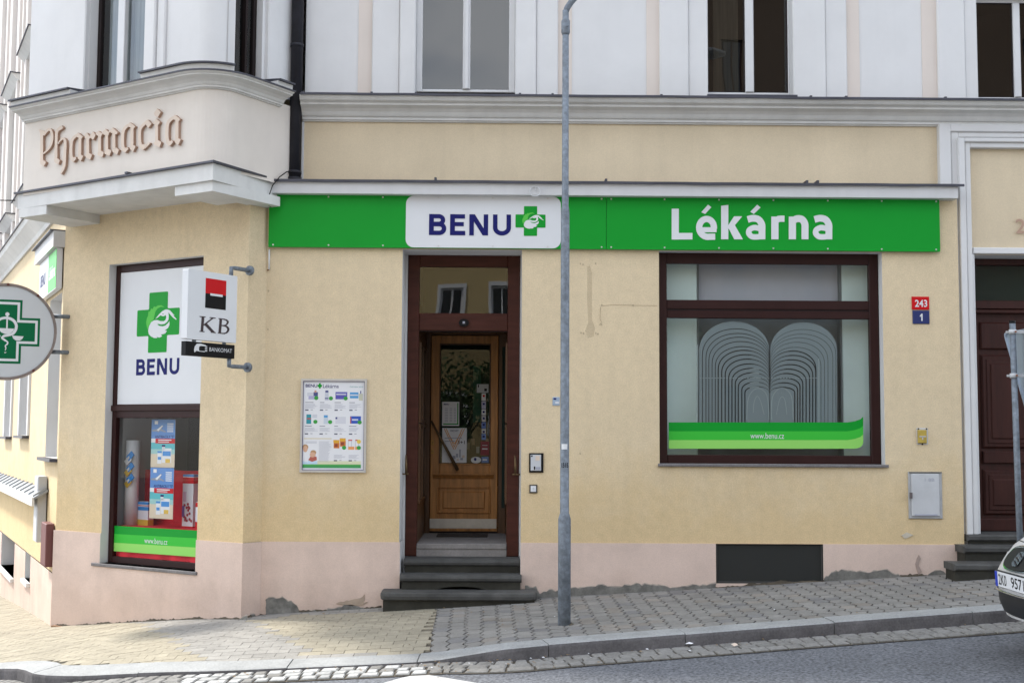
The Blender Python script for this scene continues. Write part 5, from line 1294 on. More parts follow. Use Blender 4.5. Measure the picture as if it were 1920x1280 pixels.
# downpipe and cables
xp = FF.S(554, 200, .0); m = MB(FF); rp = .064
m.tube([(xp, -.03, zST+.03), (xp, -.03, ZTOP)], rp, PIPE, 20); dp = bpart(m, 'downpipe')
for y in (84, 322):
    q = MB(FF); z_ = FF.Z(554, y, 0); q.tube([(xp, -.03, z_-.02), (xp, -.03, z_+.015)], rp+.008, PIPE, 20); bpart(q, 'pipe_collar', parent=dp)
q = MB(FF); q.tube([(xp, -.03, zST+.012), (xp, -.03, zST+.06)], rp+.012, PIPE, 20); bpart(q, 'pipe_shoe', parent=dp)
q = MB(FF); P = [(552, 324, .0), (538, 322, .1), (524, 332, .2), (511, 348, .22), (504, 368, .21), (502, 384, .17), (508, 388, .08)]
q.tube([(*[FF.px(x, y, d)[0]], d, FF.px(x, y, d)[1]) for x, y, d in P], .006, BLK, 6); thing(q, 'cable', 'thin black cable hanging from the downpipe to the sign corner', 'cable')
q = MB(FF); c = FF.px(1003, 359, .17); q.tube([(c[0]+.055*math.cos(t), .17+.004*math.sin(3*t), c[1]+.052*math.sin(t)) for t in [i*math.pi/10 for i in range(23)]], .0045, SWH, 6, cap=True); q.tube([(c[0]+.01, .165, c[1]), (c[0], .17, c[1]+.055)], .004, SWH, 6)
thing(q, 'wire_coil', 'small white wire coil hanging above the fascia sign', 'wire')
q = MB(FF); a = FF.px(504.5, 467, .03); b_ = FF.px(504, 505, .03); q.tube([(a[0], .02, a[1]), (b_[0], .02, b_[1])], .009, SWH, 8); q.tube([(b_[0], .02, b_[1]), (b_[0]-.02, .02, b_[1]-.01)], .008, mat('rusty', (.2, .1, .05), .8), 8)
thing(q, 'conduit', 'short white cable conduit under the left end of the fascia sign', 'conduit')

# ================================================================== DISPLAY WINDOW GOODS
def ppx(x, y, d, fr=FC): a = fr.px(x, y, d); return (a[0], d, a[1])
q = MB(FC); fl = FC.Z(290, 984, -.55)
zfl = FC.Z(290, 990, -.30)
n = 24; rr = random.Random(5); v = []
sa, sb = FC.S(215, 985, -.3), FC.S(390, 985, -.3)+.3
for j, (d, z) in enumerate(((-.15, zfl-.33), (-.16, zfl-.05), (-.20, zfl), (-.32, zfl+.01), (-.62, zfl+.01), (-.66, zfl+.04), (-.66, FC.Z(320, 880, -.66)))):
    for i in range(n+1): v.append((sa+(sb-sa)*i/n + (0.25 if d < -.6 else 0)*0, d+rr.uniform(-.012, .012)+.01*math.sin(i*1.7), z+rr.uniform(-.006, .006)))
q.raw(v, [(j*(n+1)+i, j*(n+1)+i+1, (j+1)*(n+1)+i+1, (j+1)*(n+1)+i) for j in range(5) for i in range(n)], REDCL, smooth=True)
x0 = FC.S(262, 930, -.66)
q.raw([(x0+(sb-x0)*i/n, -.66+.015*math.sin(i*1.3), z) for z in (zfl, FC.Z(320, 881, -.66)) for i in range(n+1)], [(i, i+1, n+2+i, n+1+i) for i in range(n)], REDCL, smooth=True)
thing(q, 'red_cloth', 'red cloth draped over the display shelf in the corner window', 'cloth')
q = MB(FC); a = ppx(250, 825, -.38); b_ = ppx(245, 980, -.38); q.tube([(b_[0], -.38, zfl+.01), a], .078, mat('white_card', (.62, .63, .64), .5, .03, 3), 28)
thing(q, 'cardboard_tube', 'tall white cardboard tube standing on the red cloth in the window', 'tube')
BLUP = mat('pack_blue', (.03, .22, .55), .4); YELP = mat('pack_yellow', (.62, .40, .04), .45); WHP = mat('pack_white', (.66, .68, .70), .45)
for i, (x, y) in enumerate(((245, 856), (245, 877), (245, 898))):
    a = ppx(x, y, -.30); q = MB(FC); P0 = [(a[0]+dx, a[2]+dz_) for dx, dz_ in ((-.06, .0), (.02, .065), (.065, .02), (-.015, -.05))]
    q.prism(P0, -.30, -.285, BLUP); o = thing(q, 'sample_packet', ['blue and white sample packet, highest on the white tube', 'blue packet with yellow corner, middle of three on the white tube', 'blue and yellow packet, lowest on the white tube'][i], 'packet', group='packets pinned to the white tube')
    q = MB(FC); q.prism([(p[0]-.035, p[1]-.05) for p in P0], -.298, -.288, YELP if i else WHP); q.prism([(a[0]-.045, a[2]-.02), (a[0]-.01, a[2]+.01), (a[0]+.0, a[2]-.01), (a[0]-.03, a[2]-.04)], -.285, -.282, WHP); part_any(q, 'packet_label', o)
def carton(name, label, x0, x1, y0, y1, d, dep, bands, cat='box'):
    q = MB(FC); a, b = FC.S(x0, y1, d), FC.S(x1, y1, d); zt_ = FC.Z((x0+x1)/2, y0, d); q.box(a, b, d-dep, d, zfl+.008, zt_, WHP); o = thing(q, name, label, cat)
    q = MB(FC); h = zt_-zfl
    for k, (f0, f1, mt) in enumerate(bands): q.box(a-.001, b+.001, d-dep-.001, d+.001+.0005*k, zfl+.008+h*f0, zfl+h*f1-.001, mt)
    part_any(q, 'printed_bands', o); return o, a, b, zt_, h
o, a, b, zt_, h = carton('medicine_box', 'blue, white and yellow medicine carton beside the white tube', 257, 277, 940, 981, -.42, .08, [(0, .28, YELP), (.62, .80, BLUP), (.86, .995, BLUP), (.80, .86, RED)])
o, a, b, zt_, h = carton('display_column', 'tall white and red carton with a berry picture on the right of the display', 341, 361, 889, 983, -.46, .10, [(0, .05, RED), (.82, .95, RED), (.95, .998, BLUP)])
q = MB(FC); rr = random.Random(9)
for k in range(16): q.prism([(p[0], p[1]) for p in ell(a+(b-a)*rr.uniform(.1, .95), zfl+h*rr.uniform(.12, .48), .016, .016, n=10)], -.46, -.4575+.0001*k, mat('berry', (.32, .02, .03), .4))
q.box(a+.01, a+.06, -.46, -.457, zfl+h*.5, zfl+h*.68, mat('pk', (.55, .4, .5), .5)); q.box(a+.0, a+.035, -.46, -.455, zfl+h*.22, zfl+h*.42, mat('lila', (.2, .12, .35), .5)); part_any(q, 'berry_picture', o)
carton('medicine_box', 'small white and red carton cut off by the right window edge', 366, 374, 941, 985, -.40, .06, [(0, .3, RED), (.8, .99, RED)])
# two hanging posters with aeroplane
def travel_poster(x0, x1, y0, y1, d, label):
    a, b, z0_, z1_ = FC.S(x0, (y0+y1)/2, d), FC.S(x1, (y0+y1)/2, d), FC.Z((x0+x1)/2, y1, d), FC.Z((x0+x1)/2, y0, d); w, h = b-a, z1_-z0_
    q = MB(FC); q.box(a, b, d-.003, d, z0_, z1_, PAPER); o = thing(q, 'travel_poster', label, 'poster', group='two hanging posters in the display')
    U = lambda x, y: (a+x*w, z1_-y*h)
    def rc(mb, x, y, X, Y, mt, k=1): mb.box(a+x*w, a+X*w, d, d+.0006*k, z1_-Y*h, z1_-y*h, mt)
    q = MB(FC); rc(q, 0, 0, 1, .40, mat('t_sky', (.08, .22, .52), .5)); rc(q, 0, .46, 1, .62, mat('t_sea', (.08, .42, .46), .5)); rc(q, 0, .62, 1, .72, mat('t_shore', (.30, .52, .50), .5)); rc(q, 0, .72, 1, 1, mat('t_sand', (.62, .52, .38), .5)); rc(q, .18, .40, 1, .50, RED, 2); rc(q, .0, .40, .18, .48, PAPER, 2)
    part_any(q, 'beach_picture', o)
    q = MB(FC); q.prism([U(*p) for p in [(.02, .22), (.25, .20), (.45, .12), (.5, .13), (.42, .20), (.62, .25), (.6, .27), (.38, .24), (.28, .27), (.25, .25), (.05, .25)]], d, d+.0015, mat('t_plane', (.25, .27, .32), .5)); q.prism([U(*p) for p in [(.22, .22), (.45, .125), (.48, .14), (.3, .24)]], d, d+.002, PAPER); part_any(q, 'aeroplane', o)
    q = MB(FC)
    for k in range(5): rc(q, .66, .08+.04*k, .92, .10+.04*k, PAPER, 2)
    rc(q, .13, .03, .27, .10, PAPER, 2); rc(q, .3, .42, .85, .44, PAPER, 3); rc(q, .3, .46, .75, .475, PAPER, 3)
    part_any(q, 'printed_lines', o)
    part_any(text('ANTIBACILY "S"', FC, a+w*.16, z1_-.39*h, a+w*.97, z1_-.33*h, d+.0012, .0006, NAVY, None, bold=.01), 'lettering', o, keepn=True)
    q = MB(FC); rc(q, .48, .60, .86, .90, WHP, 2); rc(q, .5, .66, .84, .76, BLUP, 3); rc(q, .62, .82, .82, .90, YELP, 3); rc(q, .28, .70, .46, .92, WHP, 2); rc(q, .28, .66, .46, .70, BLUP, 3); rc(q, .3, .78, .44, .84, BLUP, 3); rc(q, .46, .53, .6, .57, NAVY, 2); rc(q, .47, .57, .59, .64, WHP, 2); part_any(q, 'product_pictures', o)
travel_poster(283.5, 328, 786, 876, -.30, 'upper aeroplane and beach poster hanging in the corner display window')
travel_poster(281, 325, 876.5, 972, -.27, 'lower aeroplane and beach poster hanging in the corner display window')

# ================================================================== LAMP POST
bp_ = ground_px(1058, 1171); LP = empty('street_lamp', tuple(bp_), 'tall galvanised lamp post on the pavement in front of the fascia sign', 'street lamp')
FL = Frame((bp_.x, bp_.y), (1, 0)); dpt = bp_.y-CAM.y
zl_ = lambda y: FL.Z(1058, y, 0)
r1, r2, r3 = .0575, .041, .0315
m = MB(FL); zb_ = bp_.z
m.tube([(0, 0, zb_-.3), (0, 0, zl_(976)), (0, 0, zl_(972)), (0, 0, zl_(964)), (0, 0, zl_(962)), (0, 0, zl_(399)), (0, 0, zl_(397)), (0, 0, zl_(389)), (0, 0, zl_(387)), (0, 0, zl_(20))], [r1, r1, r1*.98, r2*1.12, r2, r2*.98, r2*.96, r3*1.1, r3, r3*.95], GALV, 24)
pl = part_any(m, 'pole', LP)
m = MB(FL); m.tube([(0, 0, zl_(66)), (0, 0, zl_(62)), (0, 0, zl_(40)), (0, 0, zl_(37))], [r3, r3+.009, r3+.009, r3], GALV, 24); m.tube([(.02, .04, zl_(52)), (.02, .055, zl_(52))], .008, GALV, 8); part_any(m, 'collar', LP)
zt = zl_(20)
m = MB(FL); m.tube([(0, 0, zt-.02), (.012, 0, zt+.02), (.05, .0, zt+.08), (.15, .02, zt+.19), (.5, .1, zt+.52), (1.1, .25, zt+.85), (1.6, .4, zt+.95)], r3*.92, GALV, 16); part_any(m, 'arm', LP)
m = MB(FL)
v = []; 
for i, (xx, w_, h_) in enumerate(((1.5, .04, .04), (1.6, .08, .06), (1.9, .13, .08), (2.15, .11, .07), (2.3, .04, .03))):
    for j in range(12): t = 2*math.pi*j/12; v.append((xx, .4+w_*math.cos(t), zt+.97+h_*math.sin(t)))
m.raw(v, [(i*12+j, i*12+(j+1) % 12, (i+1)*12+(j+1) % 12, (i+1)*12+j) for i in range(4) for j in range(12)]+[tuple(range(12)), tuple(range(48, 60))], CAB, smooth=True); part_any(m, 'lantern', LP)
m = MB(FL)
def wrap(m, x0, x1, z0, z1, r, mt, n=8):
    a0, a1 = math.asin(max(-1, min(1, x0/r))), math.asin(max(-1, min(1, x1/r)))
    m.raw([(r*math.sin(a0+(a1-a0)*i/n), r*math.cos(a0+(a1-a0)*i/n), z) for z in (z0, z1) for i in range(n+1)], [(i, i+1, n+2+i, n+1+i) for i in range(n)], mt, smooth=True)
wrap(m, -.030, .022, zl_(842), zl_(832), r2+.002, SWH); part_any(m, 'paper_band', LP)
tm = text('1515', FL, -.034, zl_(876), .034, zl_(867), 0, 0, BLK, None, bold=.02)
for i, v_ in enumerate(tm.v):
    lx = (v_-FL.o).dot(FL.r); tm.v[i] = FL.w((r2+.003)*math.sin(lx/(r2+.003)), (r2+.003)*math.cos(lx/(r2+.003)), v_.z)
part_any(tm, 'lettering', LP, keepn=True)

# ================================================================== TRAFFIC SIGN POST
gy = -2.05; FT = Frame((0, gy), (1, 0))
xt = FT.S(1899, 640); TS = empty('traffic_sign_post', (xt, gy, walk(xt, gy)), 'grey sign post with a triangular plate seen from behind at the right edge', 'sign')
xb_ = FT.S(1916, 990)
FTt = Frame((xt, gy), (1, 0)); zt = FTt.Z(1905, 606); lean = (xb_-xt)*.55
m = MB(FTt); m.tube([(lean*1.2, 0, walk(xt, gy)-.2), (0, 0, zt)], .0265, GALV, 16); part_any(m, 'pole', TS)
m = MB(FTt); m.tube([(0, 0, zt), (0, 0, zt+.022)], .028, BLK, 16); part_any(m, 'pole_cap', TS)
pr = Frame((xt+.115, gy), (.0, -1)); 
m = MB(pr); zA, zB_ = zt-.05, zt-.78
m.prism(rpoly([(-.44, zA), (.44, zA), (0, zB_)], .06), -.004, .0, mat('plate_back', (.33, .38, .43), .5, .08, 6, metal=.3)); sp0 = part_any(m, 'sign_plate', TS)
m = MB(pr); L_, R_2 = rpoly([(-.44, zA), (.44, zA), (0, zB_)], .06), rpoly([(-.42, zA-.012), (.42, zA-.012), (0, zB_+.025)], .06)
v = [(p[0], d, p[1]) for d in (-.01, .018) for pp in (L_, R_2) for p in pp]; n = len(L_)
m.raw(v, [(b_+i, b_+(i+1) % n, c_+(i+1) % n, c_+i) for b_, c_ in ((0, n), (2*n, 3*n), (0, 2*n), (n, 3*n)) for i in range(n)], mat('plate_edge', (.36, .42, .50), .4, metal=.3)); part_any(m, 'folded_rim', sp0)
for y in (622, 704):
    z_ = FTt.Z(1899, y); m = MB(FTt); m.tube([(0, 0, z_-.02), (0, 0, z_+.02)], .033, CAB, 16); m.box(.02, .14, -.015, .015, z_-.014, z_+.014, CAB); m.box(-.05, .0, -.028, -.02, z_-.010, z_+.010, CAB); m.tube([(.012, .03, z_), (.012, .045, z_)], .008, mat('rust2', (.25, .09, .04), .8), 8); part_any(m, 'clamp', TS)
m = MB(pr); m.prism(rrect(-.0, zt-1.12, .5, zt-.80, .03), -.004, 0, MATS['plate_back']); part_any(m, 'lower_plate', TS)

# ================================================================== CAR
CP_ = mat('car_silver', (.54, .54, .54), .38, .02, 3, metal=.15, coat=.15)
CHR = mat('chrome', (.75, .76, .78), .12, metal=1.0)
BLKP = mat('black_plastic', (.012, .012, .013), .5)
CARG = mat('car_glass', (.01, .012, .014), .05, spec=.8)
TYRE = mat('tyre', (.018, .018, .018), .85)
CAR = empty('parked_car', (0, 0, 0), 'silver hatchback nosing into the right edge of the picture', 'car')
PR = [(.16, .22), (.10, .25), (.03, .30), (.0, .38), (-.005, .50), (.0, .60), (.04, .66), (.085, .72), (.14, .78), (.22, .83), (.36, .88), (.62, .93), (.9, .975), (1.15, 1.0)]
def prf(v):
    t = v*(len(PR)-1); i = min(int(t), len(PR)-2); k = t-i
    p = cr(PR[max(0, i-1):i+3], 1) if False else None
    return (PR[i][0]*(1-k)+PR[i+1][0]*k, PR[i][1]*(1-k)+PR[i+1][1]*k)
def nose(u, v, off=0):
    xp, zp = prf(v); hw = .80
    a = abs(u); x = xp + .62*a**3.4*(1-max(0, xp)*.55); y = u*hw; z = zp - .05*a**3*(1 if v > .55 else 0)
    return Vector((x-off, y, z))
m = MB(); NV, NU = 39, 24
FX = Frame((0, 0), (1, 0))
rows = []
for j in range(NV+1):
    v = j/NV; xp, zp = prf(v); row = []
    zs = zp-(.05 if v > .55 else 0); zside = min(.93+.02, zs)
    for xx in (4.0, 3.8, 2.6, 1.5): row.append(Vector((xx if xx < 4 else 3.96, -.83 if xx < 3.9 else -.6, zside+(.0 if v < .9 else .02))))
    for i in range(NU+1): row.append(nose(-1+2*i/NU, v))
    for xx in (1.5, 2.6, 3.8, 4.0): row.append(Vector((xx if xx < 4 else 3.96, .83 if xx < 3.9 else .6, zside+(.0 if v < .9 else .02))))
    rows.append(row)
n = len(rows[0]); base = [p for r_ in rows for p in r_]
m.v = base; m.mats = [CP_]
for j in range(NV):
    for i in range(n-1): m.f.append((j*n+i, j*n+i+1, (j+1)*n+i+1, (j+1)*n+i)); m.m.append(0); m.sm.append(True); m.c.append(None)
m.f.append(tuple(range(n))); m.m.append(0); m.sm.append(False); m.c.append(None)
m.f.append(tuple(j*n for j in range(NV+1))+tuple(j*n+n-1 for j in range(NV, -1, -1))); m.m.append(0); m.sm.append(False); m.c.append(None)
m.f.append(tuple(range(NV*n, NV*n+n))); m.m.append(0); m.sm.append(False); m.c.append(None)
body = part_any(m, 'body', CAR)
def upatch(u0, u1, v0, v1, off, mt, name, nu=10, nv=6, par=body, shape=None):
    q = MB(); 
    P = []
    for j in range(nv+1):
        for i in range(nu+1):
            a, b = i/nu*2-1, j/nv*2-1
            if shape == 'oval': # square to rounded
                l = max(abs(a), abs(b)) or 1; ang = math.atan2(b, a); rad = l/((abs(math.cos(ang))**3+abs(math.sin(ang))**3)**(1/3)); a, b = rad*math.cos(ang), rad*math.sin(ang)
            P.append(nose((u0+u1)/2+(u1-u0)/2*a, (v0+v1)/2+(v1-v0)/2*b, off))
    q.v = P; q.mats = [mt]
    for j in range(nv):
        for i in range(nu): q.f.append((j*(nu+1)+i, j*(nu+1)+i+1, (j+1)*(nu+1)+i+1, (j+1)*(nu+1)+i)); q.m.append(0); q.sm.append(True); q.c.append(None)
    return part_any(q, name, par)
V_ = lambda z: next((i+(z-PR[i][1])/(PR[i+1][1]-PR[i][1]))/(len(PR)-1) for i in range(len(PR)-1) if PR[i][1] <= z <= PR[i+1][1])
upatch(-.33, .33, V_(.625), V_(.80), .012, CHR, 'grille_rim', 16, 10, shape='oval')
gr = upatch(-.30, .30, V_(.64), V_(.785), .020, BLKP, 'grille', 16, 10, shape='oval')
bd = upatch(-.075, .075, V_(.665), V_(.765), .030, CHR, 'badge', 8, 8, shape='oval')
# S-like badge strokes
q = MB()
for k, (z_, u_) in enumerate(((.745, .0), (.715, .0), (.69, .0))):
    pts = [nose(-.05+.1*i/6, V_(z_+.014*math.sin((i/6-.5)*2)), .036) for i in range(7)]
    q.tube([(p.x, -p.y, p.z) for p in pts], .0045, BLKP, 6)
part_any(q, 'badge_mark', body)
upatch(-.72, .72, V_(.285), V_(.455), .006, BLKP, 'lower_intake', 24, 6)
q = MB()
for z_, r_ in ((.462, .008), (.275, .012)):
    pts = [nose(-.75+1.5*i/24, V_(z_), .012) for i in range(25)]; q.tube([(p.x, -p.y, p.z) for p in pts], r_, CHR if z_ > .3 else CP_, 8)
part_any(q, 'intake_trim', body)
for sg in (-1, 1):
    q = MB(); pts = [nose(sg*(.74+.02*math.sin(i)), V_(.28+.19*i/8), .012) for i in range(9)]; q.tube([(p.x, -p.y, p.z) for p in pts], .014, CHR, 8); part_any(q, 'side_trim', body)
q = MB(); pts = [nose(-.9+1.8*i/24, V_(.795 if abs(i-12) > 7 else .812), .0015) for i in range(25)]; q.tube([(p.x, -p.y, p.z) for p in pts], .004, BLKP, 6); part_any(q, 'bonnet_gap', body)
for sg in (-1, 1):
    upatch(min(sg*.55, sg*.95), max(sg*.55, sg*.95), V_(.70), V_(.80), .008, CARG, 'headlight', 8, 6, shape='oval')
# number plate, faces -x ; frame right direction = looking from the front, right is -y
FN = Frame((-.012, .0), (0, -1))     # n = (-1, 0)
q = MB(FN); q.box(-.265, .265, -.02, .006, .492, .612, BLKP, bev=.004); q.box(-.26, .26, .006, .009, .497, .607, SWH); npl = part_any(q, 'number_plate', body)
q = MB(FN); q.box(-.26, -.218, .009, .0105, .497, .607, mat('eu_blue', (.01, .04, .42), .4)); part_any(q, 'blue_band', npl)
for st_, a, b in (('2K0', -.20, -.06), ('9571', .02, .24)): part_any(text(st_, FN, a, .513, b, .592, .009, .001, BLK, None, bold=.01), 'lettering', npl, keepn=True)
# cabin
def loft(P0, z0, P1, z1, mt, mtop, name):
    q = MB(); v = [(x, -y, z0) for x, y in P0]+[(x, -y, z1) for x, y in P1]; n_ = len(P0)
    q.raw(v, [(i, (i+1) % n_, n_+(i+1) % n_, n_+i) for i in range(n_)], mt); q.raw(v, [tuple(range(n_, 2*n_))], mtop); return part_any(q, name, body)
loft([(1.05, -.68), (1.2, -.76), (3.85, -.74), (3.93, -.6), (3.93, .6), (3.85, .74), (1.2, .76), (1.05, .68)], .96, [(1.85, -.52), (1.95, -.58), (3.35, -.56), (3.45, -.48), (3.45, .48), (3.35, .56), (1.95, .58), (1.85, .52)], 1.42, CARG, CP_, 'cabin')
loft([(1.8, -.54), (3.5, -.52), (3.5, .52), (1.8, .54)], 1.418, [(2.0, -.42), (3.3, -.4), (3.3, .4), (2.0, .42)], 1.47, CP_, CP_, 'roof')
q = MB()
for sg in (-1, 1):
    for (x0, y0, z0), (x1, y1, z1) in (((1.12, .73, .98), (1.9, .56, 1.42)), ((2.6, .76, .98), (2.6, .575, 1.42)), ((3.88, .68, .98), (3.42, .53, 1.42)), ((1.9, .565, 1.42), (3.42, .53, 1.42))): q.tube([(x0, sg*y0, z0), (x1, sg*y1, z1)], .03, CP_, 8)
part_any(q, 'pillars', body)
for x in (.82, 3.25):
    for sg in (-1, 1):
        q = MB(); yy = sg*.72
        q.tube([(x, yy-.1, .30), (x, yy+.1, .30)], .30, TYRE, 28); w_ = part_any(q, 'wheel', CAR)
        q = MB(); q.tube([(x, yy+sg*.06, .30), (x, yy+sg*.115, .30)], .19, CHR, 20); part_any(q, 'rim', w_)
        q = MB(); q.prism([(x+.36*math.cos(t), .30+.36*math.sin(t)) for t in [math.pi*i/16 for i in range(17)]]+[(x-.36, .2), (x+.36, .2)], sg*.81, sg*.835, BLKP); part_any(q, 'wheel_arch', body)
for sg in (-1, 1):
    q = MB(); q.box(1.25, 1.42, min(sg*.78, sg*.95), max(sg*.78, sg*.95), .96, 1.08, CP_, bev=.03); part_any(q, 'wing_mirror', body)
xc, yc = 3.78, -3.93
CAR.location = (xc, yc, road(xc+.8, yc)+.005); CAR.rotation_euler = (0, -.058, 0)

# ================================================================== STREET WING (left)
TL = 9.8
zs = lambda x, y, d=0: FS.px(x, y, d)
CREAMW = mat('street_cream', (.66, .62, .585), .85, .03, 1.5, .2, 100)
SW = {}
m = MB(FS)
h1 = (FS.S(90, 700), -.12, FS.Z(92, 857), FS.Z(100, 560))
def win_px(xa, xb, yt, yb): return (FS.S(xa, (yt+yb)/2), FS.S(xb, (yt+yb)/2), FS.Z((xa+xb)/2, yb), FS.Z((xa+xb)/2, yt))
h2 = win_px(42, 57, 590, 816); h3 = win_px(14, 25, 600, 818)
h4 = win_px(5, 30, 925, 1074); h5 = win_px(50, 60, 950, 1090)
zsc0, zsc1 = FS.Z(50, 476), FS.Z(30, 462)
H = [(*h1, .28, WHT), (*h2, .14, WHT), (*h3, .14, WHT)]
wall_grid(m, -TL, 0, ZPL-.5, zsc0+.1, 0, H, YEL, FS); bpart(m, 'street_wall')
zps = ZPL-.5
m = MB(FS); wall_grid(m, -TL, 0, -3, zps, .012, [(h4[0], h4[1], h4[2], 9, .25, WHT), (h5[0], h5[1], h5[2], 9, .2, WHT)], PINK, FS); bpart(m, 'plinth')
m = MB(FS); wall_grid(m, -TL, .4, zsc0, ZTOP, -.02, [], CREAMW, FS)
bpart(m, 'street_upper_wall')
m = MB(FS); z_ = zsc0; prf_ = [(-.02, z_), (.03, z_), (.05, z_+.05), (.09, z_+.10), (.16, z_+.18), (.18, z_+.2), (.2, z_+.27), (-.02, z_+.27)]
m.extr(prf_, -TL, -.35, CORN); m.box(-TL, -.35, -.02, .22, z_+.27, z_+.285, FLASH); bpart(m, 'street_cornice')
for h, D_ in ((h1, -.26), (h2, -.12), (h3, -.12)):
    m = MB(FS); frame_rect(m, h[0], h[1], h[2], h[3], .06, D_-.04, D_, WFR, FS); m.box((h[0]+h[1])/2-.03, (h[0]+h[1])/2+.03, D_-.04, D_+.01, h[2], h[3], WFR); fo = bpart(m, 'street_window')
    m = MB(FS); m.box(h[0]+.06, h[1]-.06, D_-.03, D_-.025, h[2]+.06, h[3]-.06, GLASS); bpart(m, 'pane', parent=fo)
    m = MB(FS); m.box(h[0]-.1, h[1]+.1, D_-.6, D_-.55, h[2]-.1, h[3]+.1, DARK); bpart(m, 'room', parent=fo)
    m = MB(FS); m.box(h[0]-.08, h[1]+.08, D_, .09, h[2]-.04, h[2]-.002, FLASH); bpart(m, 'window_sill', parent=fo)
    if h is not h1:
        m = MB(FS)
        for a, b in ((h[0]-.12, h[0]), (h[1], h[1]+.12)): m.box(a, b, .001, .03, h[2], h[3], WHT)
        bpart(m, 'window_surround', parent=fo)
m = MB(FS); m.box(h4[0], h4[1], -.27, -.25, h4[2], h4[3], REDBR); m.box(h5[0], h5[1], -.2, -.18, h5[2], h5[3], CAB); bpart(m, 'cellar_door')
for h in (h4, h5):
    m = MB(FS); m.box(h[0]-.03, h[1]+.03, -.2, .06, h[2]-.05, h[2], WHT); bpart(m, 'window_sill')
# upper window surrounds + ledges of the street wing
k = 0
for t0 in (-1.3, -3.9, -6.5, -8.7):
    m = MB(FS); m.box(t0-1.0, t0-.8, -.019, .06, zsc0+.3, ZTOP-.3, CREAMW, bev=.01); m.box(t0+.3, t0+.5, -.019, .06, zsc0+.3, ZTOP-.3, CREAMW, bev=.01)
    m.box(t0-1.3, t0-1.18, -.019, .03, zsc0+.3, ZTOP-.3, CREAMW); m.box(t0+.7, t0+.82, -.019, .03, zsc0+.3, ZTOP-.3, CREAMW); bpart(m, 'window_surround')
    m = MB(FS); m.box(t0-.8, t0+.3, -.015, -.01, 5.2, 7.1, GLASS); bpart(m, 'pane')
    for z_ in (5.15, 7.45):
        m = MB(FS); m.extr([(-.018, z_-.13), (.05, z_-.11), (.13, z_-.03), (.16, z_), (-.018, z_)], t0-1.05, t0+.55, CORN); m.box(t0-1.07, t0+.57, -.018, .18, z_, z_+.015, FLASH); bpart(m, 'window_ledge')
# small metal lean-to roof
m = MB(FS); a = FS.S(66, 940, .15); zt_, zb_ = FS.Z(61, 908, .02), FS.Z(63, 940, .16)
m.prism([(-TL, zt_), (a, zt_), (a, zt_-.03), (-TL, zt_-.03)], -.0, .01, FLASH)
m.raw([(-TL, 0.012, zt_), (a, 0.012, zt_), (a, .17, zb_+.05), (-TL, .17, zb_+.05), (-TL, .012, zt_-.03), (a, .012, zt_-.03), (a, .17, zb_+.02), (-TL, .17, zb_+.02)], [(0, 1, 2, 3), (4, 5, 6, 7), (0, 1, 5, 4), (2, 3, 7, 6), (0, 3, 7, 4), (1, 2, 6, 5)], mat('zinc', (.30, .32, .34), .45, .1, 5, metal=.4))
x_ = a-.02
while x_ > -TL: m.raw([(x_, .02, zt_+.004), (x_-.03, .02, zt_+.004), (x_-.03, .175, zb_+.056), (x_, .175, zb_+.056), (x_, .02, zt_+.03), (x_-.03, .02, zt_+.03), (x_-.03, .175, zb_+.082), (x_, .175, zb_+.082)], [(0, 1, 2, 3), (4, 5, 6, 7), (0, 1, 5, 4), (2, 3, 7, 6), (0, 3, 7, 4), (1, 2, 6, 5)], MATS['zinc']); x_ -= .5
m.box(-TL, a, .16, .19, zb_-.05, zb_+.052, CORN); bpart(m, 'lean_to_roof')
m = MB(FS); dd = .12; a = FS.S(63, 960, dd); b = a+.32
m.box(a, b, .014, dd, FS.Z(72, 1020, dd), FS.Z(72, 893, dd), CAB, bev=.01); thing(m, 'wall_cabinet', 'tall grey cabinet on the sunlit side street wall', 'cabinet')
m = MB(FS); a = FS.S(83, 1020, .06); m.box(a, a+.45, .013, .10, FS.Z(90, 1062, .06), FS.Z(90, 980, .06), mat('redbox', (.13, .04, .035), .6), bev=.01)
o = thing(m, 'letter_box', 'red brown metal box low on the side street wall', 'box')
# side street sign above window
m = MB(FS); d = .08; a, b = FS.S(75, 500, d), -.06; z0_, z1_ = FS.Z(79, 560, d), FS.Z(75, 496, d)
m.box(a, b, .015, d, z0_, z1_, SWH); o = thing(m, 'side_street_sign', 'white and pale green pharmacy sign over the side street window', 'sign')
part_any(text('BENU', FS, a+.12, z0_+.15, a+.12+(b-a)*.32, z1_-.17, d, .003, NAVY, None, bold=.03), 'lettering', o, keepn=True)
m = MB(FS); m.box(a+(b-a)*.55, b, d, d+.003, z0_+.01, z1_-.01, GRNM); part_any(m, 'green_panel', o)
part_any(text('Lékárna', FS, a+(b-a)*.62, z0_+.15, b-.05, z1_-.17, d+.003, .003, SWH, None, bold=.03), 'lettering', o, keepn=True)
m = MB(FS); m.box(a-.15, 0, .0, .13, z1_+.005, z1_+.19, FASC); m.box(a-.2, 0, .0, .17, z1_+.19, z1_+.205, FLASH); bpart(m, 'shop_cornice')
